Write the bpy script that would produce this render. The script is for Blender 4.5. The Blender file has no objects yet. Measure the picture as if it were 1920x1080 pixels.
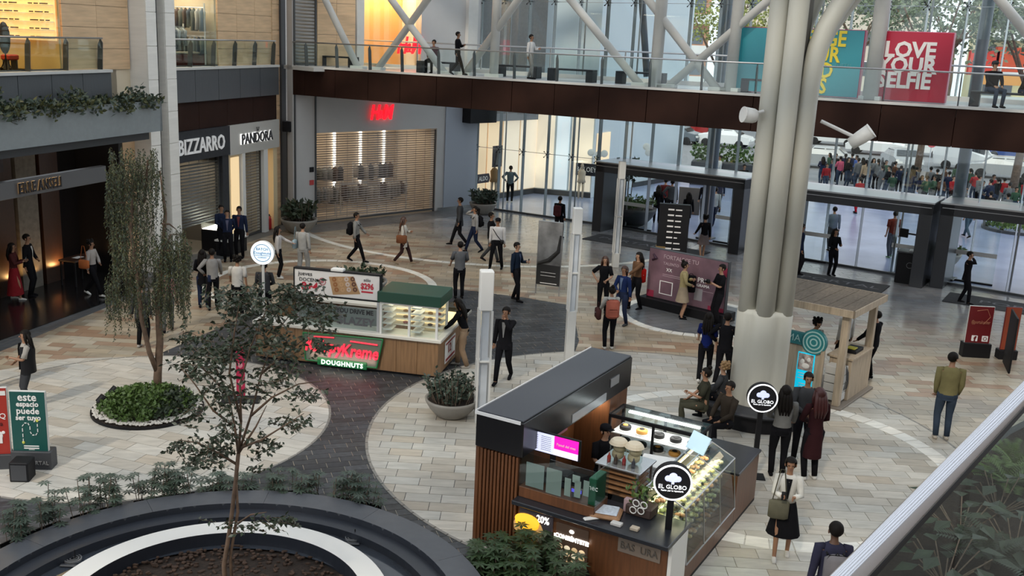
import bpy, bmesh, math, random
from mathutils import Vector, Matrix
random.seed(11)
sc = bpy.context.scene
COL = sc.collection
PI = math.pi
# ------------------------------------------------------------------ camera
EYE = 7.65
FPX, CX, CY = 1885.0, 893.0, 540.0
_th = math.atan(471.3/FPX); _rho = math.atan(.0385)
_F = Vector((0, math.cos(_th), -math.sin(_th))); _U0 = Vector((0, math.sin(_th), math.cos(_th))); _R0 = Vector((1, 0, 0))
_R = math.cos(_rho)*_R0 + math.sin(_rho)*_U0
_D = math.sin(_rho)*_R0 - math.cos(_rho)*_U0
cd = bpy.data.cameras.new('camera'); cam = bpy.data.objects.new('camera', cd); COL.objects.link(cam)
m = Matrix.Identity(4)
for i in range(3):
    m[i][0] = _R[i]; m[i][1] = -_D[i]; m[i][2] = -_F[i]
m[2][3] = EYE
cam.matrix_world = m
cd.sensor_width = 36; cd.lens = 36*FPX/1920; cd.shift_x = (960-CX)/1920; cd.clip_end = 600; cd.clip_start = .1
sc.camera = cam
# ------------------------------------------------------------------ light and exposure
sc.view_settings.view_transform = 'Standard'; sc.view_settings.look = 'None'
sc.view_settings.exposure = 0.0; sc.view_settings.gamma = 1; sc.view_settings.use_curve_mapping = False
wd = bpy.data.worlds.new('sky'); sc.world = wd; wd.use_nodes = True
bg = wd.node_tree.nodes['Background']; bg.inputs[0].default_value = (.86, .93, 1, 1); bg.inputs[1].default_value = 1.6
sd = bpy.data.lights.new('sun', 'SUN'); sd.energy = 1.6; sd.angle = math.radians(3); sd.color = (1, .9, .75)
sun = bpy.data.objects.new('sun', sd); COL.objects.link(sun); sun.rotation_euler = (math.radians(48), 0, math.radians(-28))

def ray(px, py): return FPX*_F + (px-CX)*_R + (py-CY)*_D
def G(px, py, z=0.0):
    """the point of the horizontal plane at height z that this image point shows"""
    d = ray(px, py); t = (z-EYE)/d.z
    return Vector((d.x*t, d.y*t, z))
def PV(px, py, Y):
    d = ray(px, py); t = Y/d.y
    return Vector((d.x*t, Y, EYE+d.z*t))
def proj(p):
    v = Vector(p)-Vector((0, 0, EYE)); a = v.dot(_F)
    if a < .2: return None
    return (CX+FPX*v.dot(_R)/a, CY+FPX*v.dot(_D)/a)

# ------------------------------------------------------------------ materials
_mats = {}
def mat(name, col, rough=.6, metal=0, emit=0, var=0, scale=8, bump=0, spec=.5, attr=None, stretch=None, ecol=None, coat=0):
    if name in _mats: return _mats[name]
    M = bpy.data.materials.new(name); M.use_nodes = True; _mats[name] = M
    nt = M.node_tree; b = nt.nodes['Principled BSDF']
    b.inputs['Roughness'].default_value = rough; b.inputs['Metallic'].default_value = metal
    b.inputs['Specular IOR Level'].default_value = spec; b.inputs['Coat Weight'].default_value = coat
    c = (col[0], col[1], col[2], 1)
    src = None
    b.inputs['Base Color'].default_value = c
    if attr:
        a = nt.nodes.new('ShaderNodeAttribute'); a.attribute_name = attr; src = a.outputs['Color']
    if var or bump:
        tc = nt.nodes.new('ShaderNodeTexCoord'); n = nt.nodes.new('ShaderNodeTexNoise')
        n.inputs['Scale'].default_value = scale; n.inputs['Detail'].default_value = 4
        if stretch:
            mp = nt.nodes.new('ShaderNodeMapping'); mp.inputs['Scale'].default_value = stretch
            nt.links.new(tc.outputs['Object'], mp.inputs[0]); nt.links.new(mp.outputs[0], n.inputs['Vector'])
        else: nt.links.new(tc.outputs['Object'], n.inputs['Vector'])
    if var:
        mr = nt.nodes.new('ShaderNodeMapRange'); mr.inputs['From Min'].default_value = .3; mr.inputs['From Max'].default_value = .7
        mr.inputs['To Min'].default_value = 1-var; mr.inputs['To Max'].default_value = 1+var
        nt.links.new(n.outputs['Fac'], mr.inputs['Value'])
        mx = nt.nodes.new('ShaderNodeVectorMath'); mx.operation = 'SCALE'
        if src: nt.links.new(src, mx.inputs[0])
        else: mx.inputs[0].default_value = col[:3]
        nt.links.new(mr.outputs[0], mx.inputs['Scale']); src = mx.outputs[0]
    if src: nt.links.new(src, b.inputs['Base Color'])
    if bump:
        bp = nt.nodes.new('ShaderNodeBump'); bp.inputs['Strength'].default_value = bump; bp.inputs['Distance'].default_value = .01
        nt.links.new(n.outputs['Fac'], bp.inputs['Height']); nt.links.new(bp.outputs[0], b.inputs['Normal'])
    if emit:
        b.inputs['Emission Color'].default_value = (*(ecol or col)[:3], 1); b.inputs['Emission Strength'].default_value = emit
    return M
def glass(name, tint=(.93, .97, .96), ior=1.45, rough=.02, gain=1.0):
    if name in _mats: return _mats[name]
    M = bpy.data.materials.new(name); M.use_nodes = True; _mats[name] = M; nt = M.node_tree
    nt.nodes.clear(); o = nt.nodes.new('ShaderNodeOutputMaterial'); t = nt.nodes.new('ShaderNodeBsdfTransparent'); g = nt.nodes.new('ShaderNodeBsdfGlossy')
    mx = nt.nodes.new('ShaderNodeMixShader'); lw_ = nt.nodes.new('ShaderNodeLayerWeight'); pw = nt.nodes.new('ShaderNodeMath'); pw.operation = 'POWER'; pw.inputs[1].default_value = 5
    nt.links.new(lw_.outputs['Facing'], pw.inputs[0]); lw_.inputs[0].default_value = .5; f = nt.nodes.new('ShaderNodeMath'); f.operation = 'MULTIPLY_ADD'; f.inputs[1].default_value = .75; f.inputs[2].default_value = .035; nt.links.new(pw.outputs[0], f.inputs[0])
    t.inputs[0].default_value = (*tint, 1); g.inputs['Roughness'].default_value = rough
    mm = nt.nodes.new('ShaderNodeMath'); mm.operation = 'MULTIPLY'; mm.inputs[1].default_value = gain
    nt.links.new(f.outputs[0], mm.inputs[0]); nt.links.new(mm.outputs[0], mx.inputs[0])
    nt.links.new(t.outputs[0], mx.inputs[1]); nt.links.new(g.outputs[0], mx.inputs[2]); nt.links.new(mx.outputs[0], o.inputs[0])
    return M
def C(name, col, **k): return mat(name, col, **k)
STEEL = mat('steel', (.45, .46, .48), .3, .8)
DSTEEL = mat('dark_steel', (.08, .085, .09), .4, .3)
BLACK = mat('black', (.009, .009, .011), .55, spec=.25)
DGREY = mat('dark_grey', (.045, .048, .055), .5)
CHAR = mat('charcoal', (.026, .028, .034), .5, var=.15, spec=.3)
WHITE = mat('white_paint', (.75, .75, .73), .5)
WHITEM = mat('white_metal', (.62, .62, .6), .4, var=.04, scale=3)
CREAM = mat('cream', (.72, .62, .46), .6)
GLASS = glass('clear_glass')
GLASSG = glass('green_glass', (.86, .93, .9))
TRAV = mat('travertine', (.68, .47, .28), .55, var=.16, scale=1.5, stretch=(.6, .6, 7))
TRAVL = mat('pale_stone', (.84, .82, .77), .55, var=.05, scale=1.5, stretch=(.6, .6, 7))
WOOD = mat('oak', (.27, .155, .075), .5, var=.25, scale=2, stretch=(14, 14, 1))
WOODR = mat('red_wood', (.13, .048, .02), .45, var=.22, scale=2, stretch=(12, 12, 1))
WOODL = mat('pale_wood', (.42, .34, .25), .6, var=.18, scale=2, stretch=(10, 10, 1))
BROWN = mat('brown_panel', (.027, .011, .0075), .6, var=.18, scale=1.2, spec=.15)
SKIN1 = mat('skin', (.42, .235, .15), .55); SKIN2 = mat('skin_tan', (.3, .155, .09), .55); SKIN3 = mat('skin_dark', (.12, .06, .035), .5)
HAIRB = mat('black_hair', (.008, .006, .005), .6, spec=.15); HAIRN = mat('brown_hair', (.05, .02, .012), .5); HAIRG = mat('blonde_hair', (.3, .18, .08), .5); HAIRY = mat('grey_hair', (.2, .19, .18), .5)
LEAFD = mat('dark_leaf', (.028, .045, .022), .5, var=.35, scale=5)
LEAFG = mat('green_leaf', (.075, .13, .03), .5, var=.4, scale=6)
LEAFO = mat('olive_leaf', (.075, .085, .03), .5, var=.4, scale=6)
LEAFS = mat('succulent_leaf', (.05, .075, .055), .5, var=.35, scale=5)
BARK = mat('bark', (.14, .09, .06), .8, var=.3, scale=9, bump=.6)
BARKG = mat('grey_bark', (.16, .12, .09), .8, var=.3, scale=9, bump=.6)
SOIL = mat('soil', (.02, .012, .008), .95, var=.5, scale=22, bump=1)
EMW = mat('lamp_white', (1, .95, .85), emit=4)
EMY = mat('lamp_warm', (1, .62, .25), emit=1.6)

# ------------------------------------------------------------------ mesh helpers
class MB:
    def __init__(s): s.v = []; s.f = []; s.sm = False
    def add(s, vs, fs):
        n = len(s.v); s.v += [tuple(p) for p in vs]; s.f += [tuple(i+n for i in f) for f in fs]; return s
    def box(s, x0, x1, y0, y1, z0, z1):
        return s.add([(x0, y0, z0), (x1, y0, z0), (x1, y1, z0), (x0, y1, z0), (x0, y0, z1), (x1, y0, z1), (x1, y1, z1), (x0, y1, z1)],
                     [(0, 3, 2, 1), (4, 5, 6, 7), (0, 1, 5, 4), (1, 2, 6, 5), (2, 3, 7, 6), (3, 0, 4, 7)])
    def bbox(s, x0, x1, y0, y1, z0, z1, b=.01):
        n = len(s.v)
        pts = []
        for z, q in ((z0, b), (z0+b, 0), (z1-b, 0), (z1, b)):
            pts += [(x0+q+b, y0+q, z), (x1-q-b, y0+q, z), (x1-q, y0+q+b, z), (x1-q, y1-q-b, z), (x1-q-b, y1-q, z), (x0+q+b, y1-q, z), (x0+q, y1-q-b, z), (x0+q, y0+q+b, z)]
        fs = [tuple(range(7, -1, -1)), tuple(range(24, 32))]
        for r in range(3):
            for i in range(8):
                j = (i+1) % 8; fs.append((r*8+i, r*8+j, r*8+8+j, r*8+8+i))
        return s.add(pts, fs)
    def tube(s, pts, r, n=8, cap=True, el=None):
        pts = [Vector(p) for p in pts]; k = len(pts)
        rs = r if isinstance(r, (list, tuple)) else [r]*k
        ref = None; base = len(s.v); vs = []
        for i, p in enumerate(pts):
            t = (pts[min(i+1, k-1)]-pts[max(i-1, 0)])
            if t.length < 1e-9: t = Vector((0, 0, 1))
            t.normalize()
            if ref is None: ref = Vector((1, 0, 0)) if abs(t.x) < .8 else Vector((0, 1, 0))
            a = (ref-t*ref.dot(t)); a.normalize(); b = t.cross(a); ref = a
            rr = rs[i]; rx, ry = (rr if isinstance(rr, (list, tuple)) else (rr, rr))
            for j in range(n):
                q = 2*PI*j/n; vs.append(p+a*math.cos(q)*rx+b*math.sin(q)*ry)
        fs = []
        for i in range(k-1):
            for j in range(n):
                l = (j+1) % n; fs.append((i*n+j, i*n+l, (i+1)*n+l, (i+1)*n+j))
        if cap: fs += [tuple(range(n-1, -1, -1)), tuple(range((k-1)*n, k*n))]
        return s.add(vs, fs)
    def lathe(s, prof, c=(0, 0, 0), n=24, a0=0, a1=2*PI, cap=False):
        full = abs(a1-a0-2*PI) < 1e-6; m_ = n if full else n+1; vs = []
        for r, z in prof:
            for j in range(m_):
                q = a0+(a1-a0)*j/n; vs.append((c[0]+r*math.cos(q), c[1]+r*math.sin(q), c[2]+z))
        fs = []
        for i in range(len(prof)-1):
            for j in range(n):
                l = (j+1) % m_ if full else j+1; fs.append((i*m_+j, i*m_+l, (i+1)*m_+l, (i+1)*m_+j))
        if cap: fs += [tuple(range(m_-1, -1, -1)), tuple(range((len(prof)-1)*m_, len(prof)*m_))]
        return s.add(vs, fs)
    def prism(s, poly, z0, z1):
        n = len(poly)
        return s.add([(p[0], p[1], z0) for p in poly]+[(p[0], p[1], z1) for p in poly],
                     [tuple(range(n-1, -1, -1)), tuple(range(n, 2*n))]+[(i, (i+1) % n, n+(i+1) % n, n+i) for i in range(n)])
    def ball(s, c, r, n=10, m_=7):
        rx, ry, rz = r if isinstance(r, (list, tuple)) else (r, r, r); c = Vector(c); vs = [c+Vector((0, 0, -rz))]
        for i in range(1, m_):
            a = -PI/2+PI*i/m_
            for j in range(n):
                q = 2*PI*j/n; vs.append(c+Vector((rx*math.cos(a)*math.cos(q), ry*math.cos(a)*math.sin(q), rz*math.sin(a))))
        vs.append(c+Vector((0, 0, rz))); t = len(vs)-1
        fs = [(0, 1+(j+1) % n, 1+j) for j in range(n)]+[(t, 1+(m_-2)*n+j, 1+(m_-2)*n+(j+1) % n) for j in range(n)]
        for i in range(m_-2):
            for j in range(n):
                l = (j+1) % n; fs.append((1+i*n+j, 1+i*n+l, 1+(i+1)*n+l, 1+(i+1)*n+j))
        return s.add(vs, fs)
    def quad(s, a, b, c, d): return s.add([a, b, c, d], [(0, 1, 2, 3)])
    def leaf(s, p, d, L, w, up=None):
        """a pointed leaf of two folded halves"""
        d = Vector(d).normalized(); u = Vector(up) if up else Vector((random.uniform(-1, 1), random.uniform(-1, 1), random.uniform(-.2, 1)))
        sd_ = d.cross(u)
        if sd_.length < 1e-4: sd_ = d.cross(Vector((.3, 1, .2)))
        sd_.normalize(); nn = sd_.cross(d); p = Vector(p)
        mid = p+d*L*.45
        return s.add([p, mid+sd_*w+nn*w*.25, p+d*L, mid-sd_*w+nn*w*.25], [(0, 1, 2), (0, 2, 3)])
    def xf(s, M):
        s.v = [tuple(M @ Vector(p)) for p in s.v]; return s
    def mesh(s, name):
        me = bpy.data.meshes.new(name); me.from_pydata(s.v, [], s.f)
        if s.sm:
            me.polygons.foreach_set('use_smooth', [True]*len(me.polygons))
        me.update(); return me
def tag(o, label=None, cat=None, group=None, kind=None):
    if label: o['label'] = label
    if cat: o['category'] = cat
    if group: o['group'] = group
    if kind: o['kind'] = kind
    return o
def obj(name, mb, m_, parent=None, label=None, cat=None, group=None, kind=None, smooth=False):
    if isinstance(mb, MB):
        if smooth: mb.sm = True
        me = mb.mesh(name)
    else: me = mb
    if m_ and not me.materials: me.materials.append(m_)
    o = bpy.data.objects.new(name, me); COL.objects.link(o)
    if parent: o.parent = parent
    return tag(o, label, cat, group, kind)
def thing(name, label, cat, loc=(0, 0, 0), rz=0, group=None):
    o = bpy.data.objects.new(name, None); COL.objects.link(o); o.empty_display_size = .2
    o.location = loc; o.rotation_euler = (0, 0, rz); return tag(o, label, cat, group)
def struct(name, mb, m_, parent=None, smooth=False): return obj(name, mb, m_, parent, kind=None if parent else 'structure', smooth=smooth)
_later = []
def text(s, size, m_, parent, loc, rz=0, ext=.004, align='CENTER', bold=0, name='lettering', shear=0, tilt=PI/2, sx=1, label=None, space=1):
    """flat lettering facing local -Y"""
    cu = bpy.data.curves.new(name, 'FONT'); cu.body = s; cu.size = size; cu.extrude = ext; cu.align_x = align; cu.align_y = 'CENTER'; cu.offset = bold
    cu.shear = shear; cu.resolution_u = 2; cu.space_character = space
    o = bpy.data.objects.new(name, cu); COL.objects.link(o); o.location = loc; o.rotation_euler = (tilt, 0, rz); o.scale = (sx, 1, 1)
    if parent: o.parent = parent
    cu.materials.append(m_); _later.append((o, None)); tag(o, label); return o
def finish():
    bpy.context.view_layer.update(); dg = bpy.context.evaluated_depsgraph_get()
    done = []
    for o, extra in _later:
        me = bpy.data.meshes.new_from_object(o.evaluated_get(dg))
        if extra:
            bm = bmesh.new(); bm.from_mesh(me); n0 = len(bm.verts); vs = [bm.verts.new(p) for p in extra.v]
            for f in extra.f: bm.faces.new([vs[i] for i in f])
            for f in bm.faces: f.smooth = True
            bm.to_mesh(me); bm.free()
        done.append((o, me))
    for o, me in done:
        n = bpy.data.objects.new(o.name.split('.')[0], me); COL.objects.link(n); n.parent = o.parent
        n.location = o.location; n.rotation_euler = o.rotation_euler; n.scale = o.scale
        for k in ('label', 'category', 'group', 'kind'):
            if k in o: n[k] = o[k]
        if not me.materials and o.data.materials: me.materials.append(o.data.materials[0])
        nm = o.name; bpy.data.objects.remove(o); n.name = nm.split('.')[0]

# ------------------------------------------------------------------ the wall frames: origin and direction in plan
class Wall:
    """a vertical plane: s runs along it, n out of it, z up"""
    def __init__(s, O, d):
        s.O = Vector((O[0], O[1], 0)); s.d = Vector((d[0], d[1], 0)).normalized(); s.rz = math.atan2(s.d.y, s.d.x)
        s.M = Matrix.Translation(s.O) @ Matrix.Rotation(s.rz, 4, 'Z')
    def p(s, a, n, z=0): return s.M @ Vector((a, n, z))
    def hit(s, px, py, n=0):
        r = ray(px, py); O = s.p(0, n); a, b, c, e = s.d.x, -r.x, s.d.y, -r.y; det = a*e-b*c
        u = (-O.x*e+b*O.y)/det; t = (-a*O.y+c*O.x)/det; return u, EYE+r.z*t
# left shops: x runs towards the corner (+x = away from the camera), -y faces the hall
LW = Wall((-8.1-.30*16, 39.5-.954*16), (.30, .954))      # s=16 at the far corner
HM = Wall((-7.4, 39.54), (.74, .67))
BR = Wall((-7.4, 39.55), (.862, -.507))
FA = Wall((-.3, 46.05), (.848, -.53))
FB = Wall((4.9, 42.8), (.778, -.628))
# ================================================================== FLOOR
TILE = mat('stone_tile', (.4, .35, .28), .33, var=.14, scale=2.2, attr='tint', spec=.5, stretch=(1, 4, 1))
SLATE = mat('slate_tile', (.06, .065, .07), .42, var=.3, scale=9, attr='tint', bump=.15, spec=.3)
TILEG = mat('polished_tile', (.3, .3, .3), .16, var=.12, scale=2.2, attr='tint', spec=1.0, stretch=(1, 4, 1))
GROUT = mat('grout', (.17, .155, .135), .7)
fl = MB().prism([(-17, -6), (26, -6), (26, 26), (21.5, 29.4), (4.9, 42.8), (-.3, 46.05), (-2.2, 49), (-9.5, 42.4), (-13.5, 33), (-20, 14)], -.3, -.004)
floor = struct('floor', fl, GROUT)
def clip(poly, reg):
    """Sutherland-Hodgman clip of a polygon to a convex region (counter-clockwise)"""
    out = poly
    for i in range(len(reg)):
        a, b = reg[i], reg[(i+1) % len(reg)]; ex, ey = b[0]-a[0], b[1]-a[1]; src = out; out = []
        if not src: return []
        for k in range(len(src)):
            p, q = src[k], src[(k+1) % len(src)]
            dp = ex*(p[1]-a[1])-ey*(p[0]-a[0]); dq = ex*(q[1]-a[1])-ey*(q[0]-a[0])
            if dp >= 0: out.append(p)
            if dp*dq < 0:
                t = dp/(dp-dq); out.append((p[0]+(q[0]-p[0])*t, p[1]+(q[1]-p[1])*t))
    return out
def area(p): return .5*sum(p[i][0]*p[(i+1) % len(p)][1]-p[(i+1) % len(p)][0]*p[i][1] for i in range(len(p)))
def circle(cx, cy, r, n=72): return [(cx+r*math.cos(2*PI*i/n), cy+r*math.sin(2*PI*i/n)) for i in range(n)]
tiles = []
def lay(reg, z, w, h, ang, colf, m_, gap=.011):
    ca, sa = math.cos(ang), math.sin(ang)
    us = [p[0]*ca+p[1]*sa for p in reg]; vs = [-p[0]*sa+p[1]*ca for p in reg]
    j0, j1 = math.floor(min(vs)/h), math.ceil(max(vs)/h)
    for j in range(j0, j1):
        off = (j % 2)*w*.5+((j*7) % 5)*w*.07
        for i in range(math.floor((min(us)-off)/w), math.ceil((max(us)-off)/w)+1):
            u, v = i*w+off, j*h
            c = ((u+w/2)*ca-(v+h/2)*sa, (u+w/2)*sa+(v+h/2)*ca)
            pc = proj((c[0], c[1], z))
            if pc is None or not (-330 < pc[0] < 2250 and 0 < pc[1] < 1500): continue
            g = gap/2
            q = [(u+g, v+g), (u+w-g, v+g), (u+w-g, v+h-g), (u+g, v+h-g)]
            q = clip([(a*ca-b*sa, a*sa+b*ca) for a, b in q], reg)
            if len(q) < 3 or area(q) < .002: continue
            A_ = 0
            if 0 < pc[0] < 1920 and 0 < pc[1] < 1080:
                pp = [proj((a, b, z)) for a, b in q]; A_ = abs(area(pp))
            tiles.append((A_, q, z, colf(c[0], c[1]), TILEG if colf is main_col and depth_in(c[0], c[1]) > .45 else m_))
def jit(c, a): k = random.uniform(1-a, 1+a); h = random.uniform(-.03, .03); return (c[0]*k*(1+h), c[1]*k, c[2]*k*(1-h), 1)
def depth_in(x, y):
    d = (Vector((x, y, 0))-FB.O).dot(Vector((.628, .778, 0)))     # distance from the entrance line (negative = inside)
    return min(1, max(0, (d+9.5)/5.5))
def main_col(x, y):
    t = depth_in(x, y)
    r = random.random()
    base = (.40, .34, .255) if r < .55 else ((.34, .235, .165) if r < .78 else (.46, .41, .33))
    if y < 22 and x > 2: base = (.42, .375, .305) if r < .8 else (.38, .33, .27)
    if y >= 24: base = (base[0]*.84, base[1]*.80, base[2]*.76)
    g = (.23, .235, .25)
    return jit(tuple(base[i]*(1-t)+g[i]*t for i in range(3)), .13)
HALL = [(-14.5, 20), (-9, 8), (24, 8), (24, 27.5), (21.5, 29.4), (4.9, 42.8), (-.3, 46.0), (-7.3, 39.5), (-10.6, 29.5), (-12.2, 24)]
# convex hull pieces of the hall
lay([(-12.1, 24.5), (-11.1, 8), (24, 8), (24, 27.5), (4.9, 42.8), (-.3, 46.0), (-6.9, 39.9), (-8.1, 37.2)], 0, .6, .3, -.06, main_col, TILE)
STRIP = [(-13.2, 12), (-9.9, 28.3), (-8.6, 33.5), (-7.5, 39), (-8.3, 39.3), (-9.9, 33.4), (-12.4, 25.2), (-15, 16)]
lay([(-14.4, 12), (-11.6, 21), (-8.3, 34.6), (-10.6, 33.4), (-13, 24.8), (-16, 15)], .003, 1.2, .2, 1.28, lambda x, y: jit((.105, .11, .115), .12), TILE)
hs = [HM.p(0, -1.5), HM.p(9.6, -1.5), HM.p(9.6, 0), HM.p(0, 0)]
lay([(p.x, p.y) for p in hs], .003, .9, .3, HM.rz, lambda x, y: jit((.13, .13, .135), .1), TILE)
lay([(-7.7, 22.4), (-1.2, 17.0), (2.6, 20.6), (2.75, 25.3), (3.4, 28.6), (1.5, 29.6), (-.4, 30.3), (-2.6, 30.5), (-5.2, 29.4)], .004, .42, .21, .3, lambda x, y: jit((.05, .053, .058), .3), SLATE)
lay([(-8.4, 14.6), (-4.5, 12), (1.4, 10.5), (1.2, 15.5), (-1.2, 19.5), (-3.2, 21.5), (-7.2, 17)], .006, .42, .21, .3, lambda x, y: jit((.05, .053, .058), .3), SLATE)
lay([(-13, 15.8), (-12.3, 9), (-6, 9), (-5, 14.8), (-8, 15.2)], .005, .5, .5, .5, lambda x, y: jit((.14, .14, .15), .15), SLATE)
pale = lambda x, y: jit((.55, .52, .465) if random.random() < .8 else (.50, .45, .38), .08)
lay(circle(-6.75, 18.91, 3.87), .011, .7, .35, -.35, pale, TILE)
# the western lobe of pale stone
lay([(-12.5, 14), (-8.5, 15.4), (-7.2, 22.75), (-9.4, 22.3), (-12.6, 19.6)], .008, .7, .35, -.35, pale, TILE)
pale2 = lambda x, y: jit((.47, .445, .395) if random.random() < .75 else (.41, .37, .31), .10)
lay(circle(3.85, 18.6, 5.85), .014, .62, .31, -.05, pale2, TILE)
def ring(cx, cy, r, w, z, n, col, m_=TILE, a0=0, a1=2*PI):
    for i in range(n):
        p, q = a0+(a1-a0)*(i+.03)/n, a0+(a1-a0)*(i+.97)/n
        poly = [(cx+rr*math.cos(t), cy+rr*math.sin(t)) for rr, t in ((r-w, p), (r, p), (r, q), (r-w, q))]
        pc = proj((poly[1][0], poly[1][1], z)); A_ = 0
        if pc is None or not (-300 < pc[0] < 2200 and 0 < pc[1] < 1400): continue
        if 0 < pc[0] < 1920 and 0 < pc[1] < 1080: A_ = abs(area([proj((a, b, z)) for a, b in poly]))
        tiles.append((A_, poly, z, col(0, 0), m_))
lightband = lambda x, y: jit((.74, .72, .66), .04)
ring(5.55, 18.05, 3.75, .34, .017, 60, lightband)
lay(circle(6.3, 28.2, 1.9), .017, .9, .3, .4, lambda x, y: jit((.13, .135, .14), .1), TILE)
ring(6.3, 28.2, 2.15, .26, .018, 40, lightband)
ring(-4.8, 30.2, 3.6, .26, .010, 60, lightband)
ring(.9, 42.5, 8.75, .25, .010, 110, lightband, a0=PI*1.02, a1=PI*1.98)
ring(-6.75, 18.91, 3.9, .05, .0125, 90, lambda x, y: (.22, .21, .19, 1))
ring(3.85, 18.6, 5.9, .05, .0155, 120, lambda x, y: (.22, .21, .19, 1))
tiles.sort(key=lambda t: -t[0])
def tile_mesh(lst, nm):
    mb = MB(); cols = []
    for A_, q, z, c, m_ in lst:
        mb.prism(q, z-.004-max(0, z-.004), z+random.uniform(-.0006, .0006)); cols += [c]*(2*len(q))
    me = mb.mesh(nm); ca = me.color_attributes.new('tint', 'FLOAT_COLOR', 'POINT')
    ca.data.foreach_set('color', [x for c in cols for x in c]); return me
for t in tiles[:300]: obj('tile', tile_mesh([t], 'tile'), t[4], floor)
for m_ in (TILE, SLATE, TILEG):
    r = [t for t in tiles[300:] if t[4] is m_]
    obj('paving_tiles', tile_mesh(r, 'paving_tiles'), m_, floor, kind='stuff')
# outdoors pavement and parking ground
og = mat('outdoor_paving', (.27, .32, .46), .22, var=.1, scale=.8, spec=.5)
struct('ground', MB().prism([(26, 20), (70, 20), (90, 140), (-30, 140), (-30, 46.4), (-.4, 46.4), (4.9, 42.9), (21.6, 29.5)], -.2, -.004), og)
struct('parking_ground', MB().prism([(12, 62), (62, 44), (90, 139), (6, 139)], -.1, .012), mat('asphalt', (.20, .20, .21), .7, var=.1, scale=2))

# ================================================================== LEFT BUILDING
wl = MB(); T = .5
def L(mb, s0, s1, y0, y1, z0, z1): return mb.box(s0, s1, y0, y1, z0, z1)
# core wall: piers, lintel bands, everything the shops are cut from
wall = MB()
for s0, s1, z0, z1 in ((-9, 6.6, 4.55, 6.3), (8.7, 15.85, 4.27, 4.6), (8.7, 15.85, 4.6, 6.3), (15.8, 16.4, 0, 16),
                       (-9, -2.5, 0, 4.6), (6.0, 7.3, 4.4, 6.32), (4.3, 7.2, 6.3, 16), (12.1, 15.9, 6.3, 16), (-9, 15.9, 9.3, 16), (-9, -1, 6.3, 16)):
    wall.box(s0, s1, .06, 1.0, z0, z1)
wall_left = struct('wall_left', wall, CREAM); wall_left.matrix_world = LW.M
def lw(name, mb, m_, **k): return obj(name, mb, m_, wall_left, **k)
# travertine slabs, one by one
panelm = {}
def slabs(par, s0, s1, z0, z1, w, h, m_, y=0, t=.06, gap=.012, name='stone_panel', axis=0):
    ns = max(1, round((s1-s0)/w)); nz = max(1, round((z1-z0)/h)); ww, hh = (s1-s0)/ns, (z1-z0)/nz
    key = (round(ww, 3), round(hh, 3), m_.name, axis)
    if key not in panelm:
        b = MB(); b.box(gap/2, ww-gap/2, 0, t, gap/2, hh-gap/2) if axis == 0 else b.box(0, t, gap/2, ww-gap/2, gap/2, hh-gap/2)
        panelm[key] = b.mesh(name); panelm[key].materials.append(m_)
    for i in range(ns):
        for j in range(nz):
            dy = random.uniform(-.003, .003)
            o = obj(name, panelm[key], None, par); o.location = (s0+i*ww, y+dy, z0+j*hh) if axis == 0 else (y+dy, s0+i*ww, z0+j*hh)
slabs(wall_left, 4.3, 7.2, 6.3, 11.1, 1.45, .6, TRAV)
slabs(wall_left, 12.1, 15.85, 6.3, 11.1, 1.25, .6, TRAV)
slabs(wall_left, 15.85, 16.4, 0, 11.4, .55, .95, TRAV, y=-.02, t=.08)
slabs(wall_left, 6.65, 7.25, 0, 4.5, .6, .75, TRAV)
# twin pilasters with the dark groove between
pil = MB(); pil.box(7.25, 7.75, -.55, .5, 0, 16); pil.box(8.2, 8.72, -.55, .5, 0, 16)
pilo = lw('pilaster', pil, TRAVL); lw('groove', MB().box(7.75, 8.2, -.3, .4, 0, 16), DGREY)
slabs(wall_left, 7.25, 7.75, 0, 12, .5, 1.0, TRAVL, y=-.59, t=.04); slabs(wall_left, 8.2, 8.72, 0, 12, .52, 1.0, TRAVL, y=-.59, t=.04)
# corner strip
lw('corner_groove', MB().box(16.4, 16.75, -.1, .5, 0, 16), DGREY)
st = MB().box(16.75, 17.05, -.05, .5, 0, 16); lw('corner_pilaster', st, TRAVL)
# grey metal spandrel and brown band over the right-hand shops
for i in range(5):
    a = 8.74+i*(7.06/5); lw('spandrel_panel', MB().box(a+.01, a+7.06/5-.01, -.32, .05, 5.2, 6.24), mat('grey_metal_panel', (.085, .092, .10), .45, var=.08, stretch=(20, 20, .5), scale=3))
lw('slab_edge', MB().box(8.72, 15.8, -.36, .08, 6.24, 6.32), WHITEM)
for i in range(4):
    a = 8.74+i*(7.06/4); lw('fascia_panel', MB().box(a+.006, a+7.06/4-.006, -.2, .05, 4.27, 5.2), BROWN)
# planter fascia over the left shop
pl = MB().box(-9, 6.85, -1.3, -1.2, 4.55, 5.45); pl.box(-9, 6.85, -1.2, -.2, 4.55, 4.68); pl.box(6.75, 6.85, -1.3, 0, 4.55, 5.45)
lw('planter_fascia', pl, mat('planter_grey', (.235, .262, .272), .4, var=.05)); lw('planter_soil', MB().box(-9, 6.75, -1.2, -.3, 5.1, 5.3), SOIL)
for i in range(12):
    a = -9+i*1.25; lw('spandrel_panel', MB().box(a+.01, a+1.24, -.22, .05, 5.3, 6.24), mat('grey_metal_panel', (0, 0, 0)))
lw('slab_edge', MB().box(-9, 6, -.28, .08, 6.24, 6.32), WHITEM)
lw('balcony_floor', MB().box(-9, 6.0, -.2, 4, 6.2, 6.3), CREAM); lw('balcony_floor', MB().box(8.7, 15.8, -.2, 4, 6.2, 6.3), CREAM)
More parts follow.
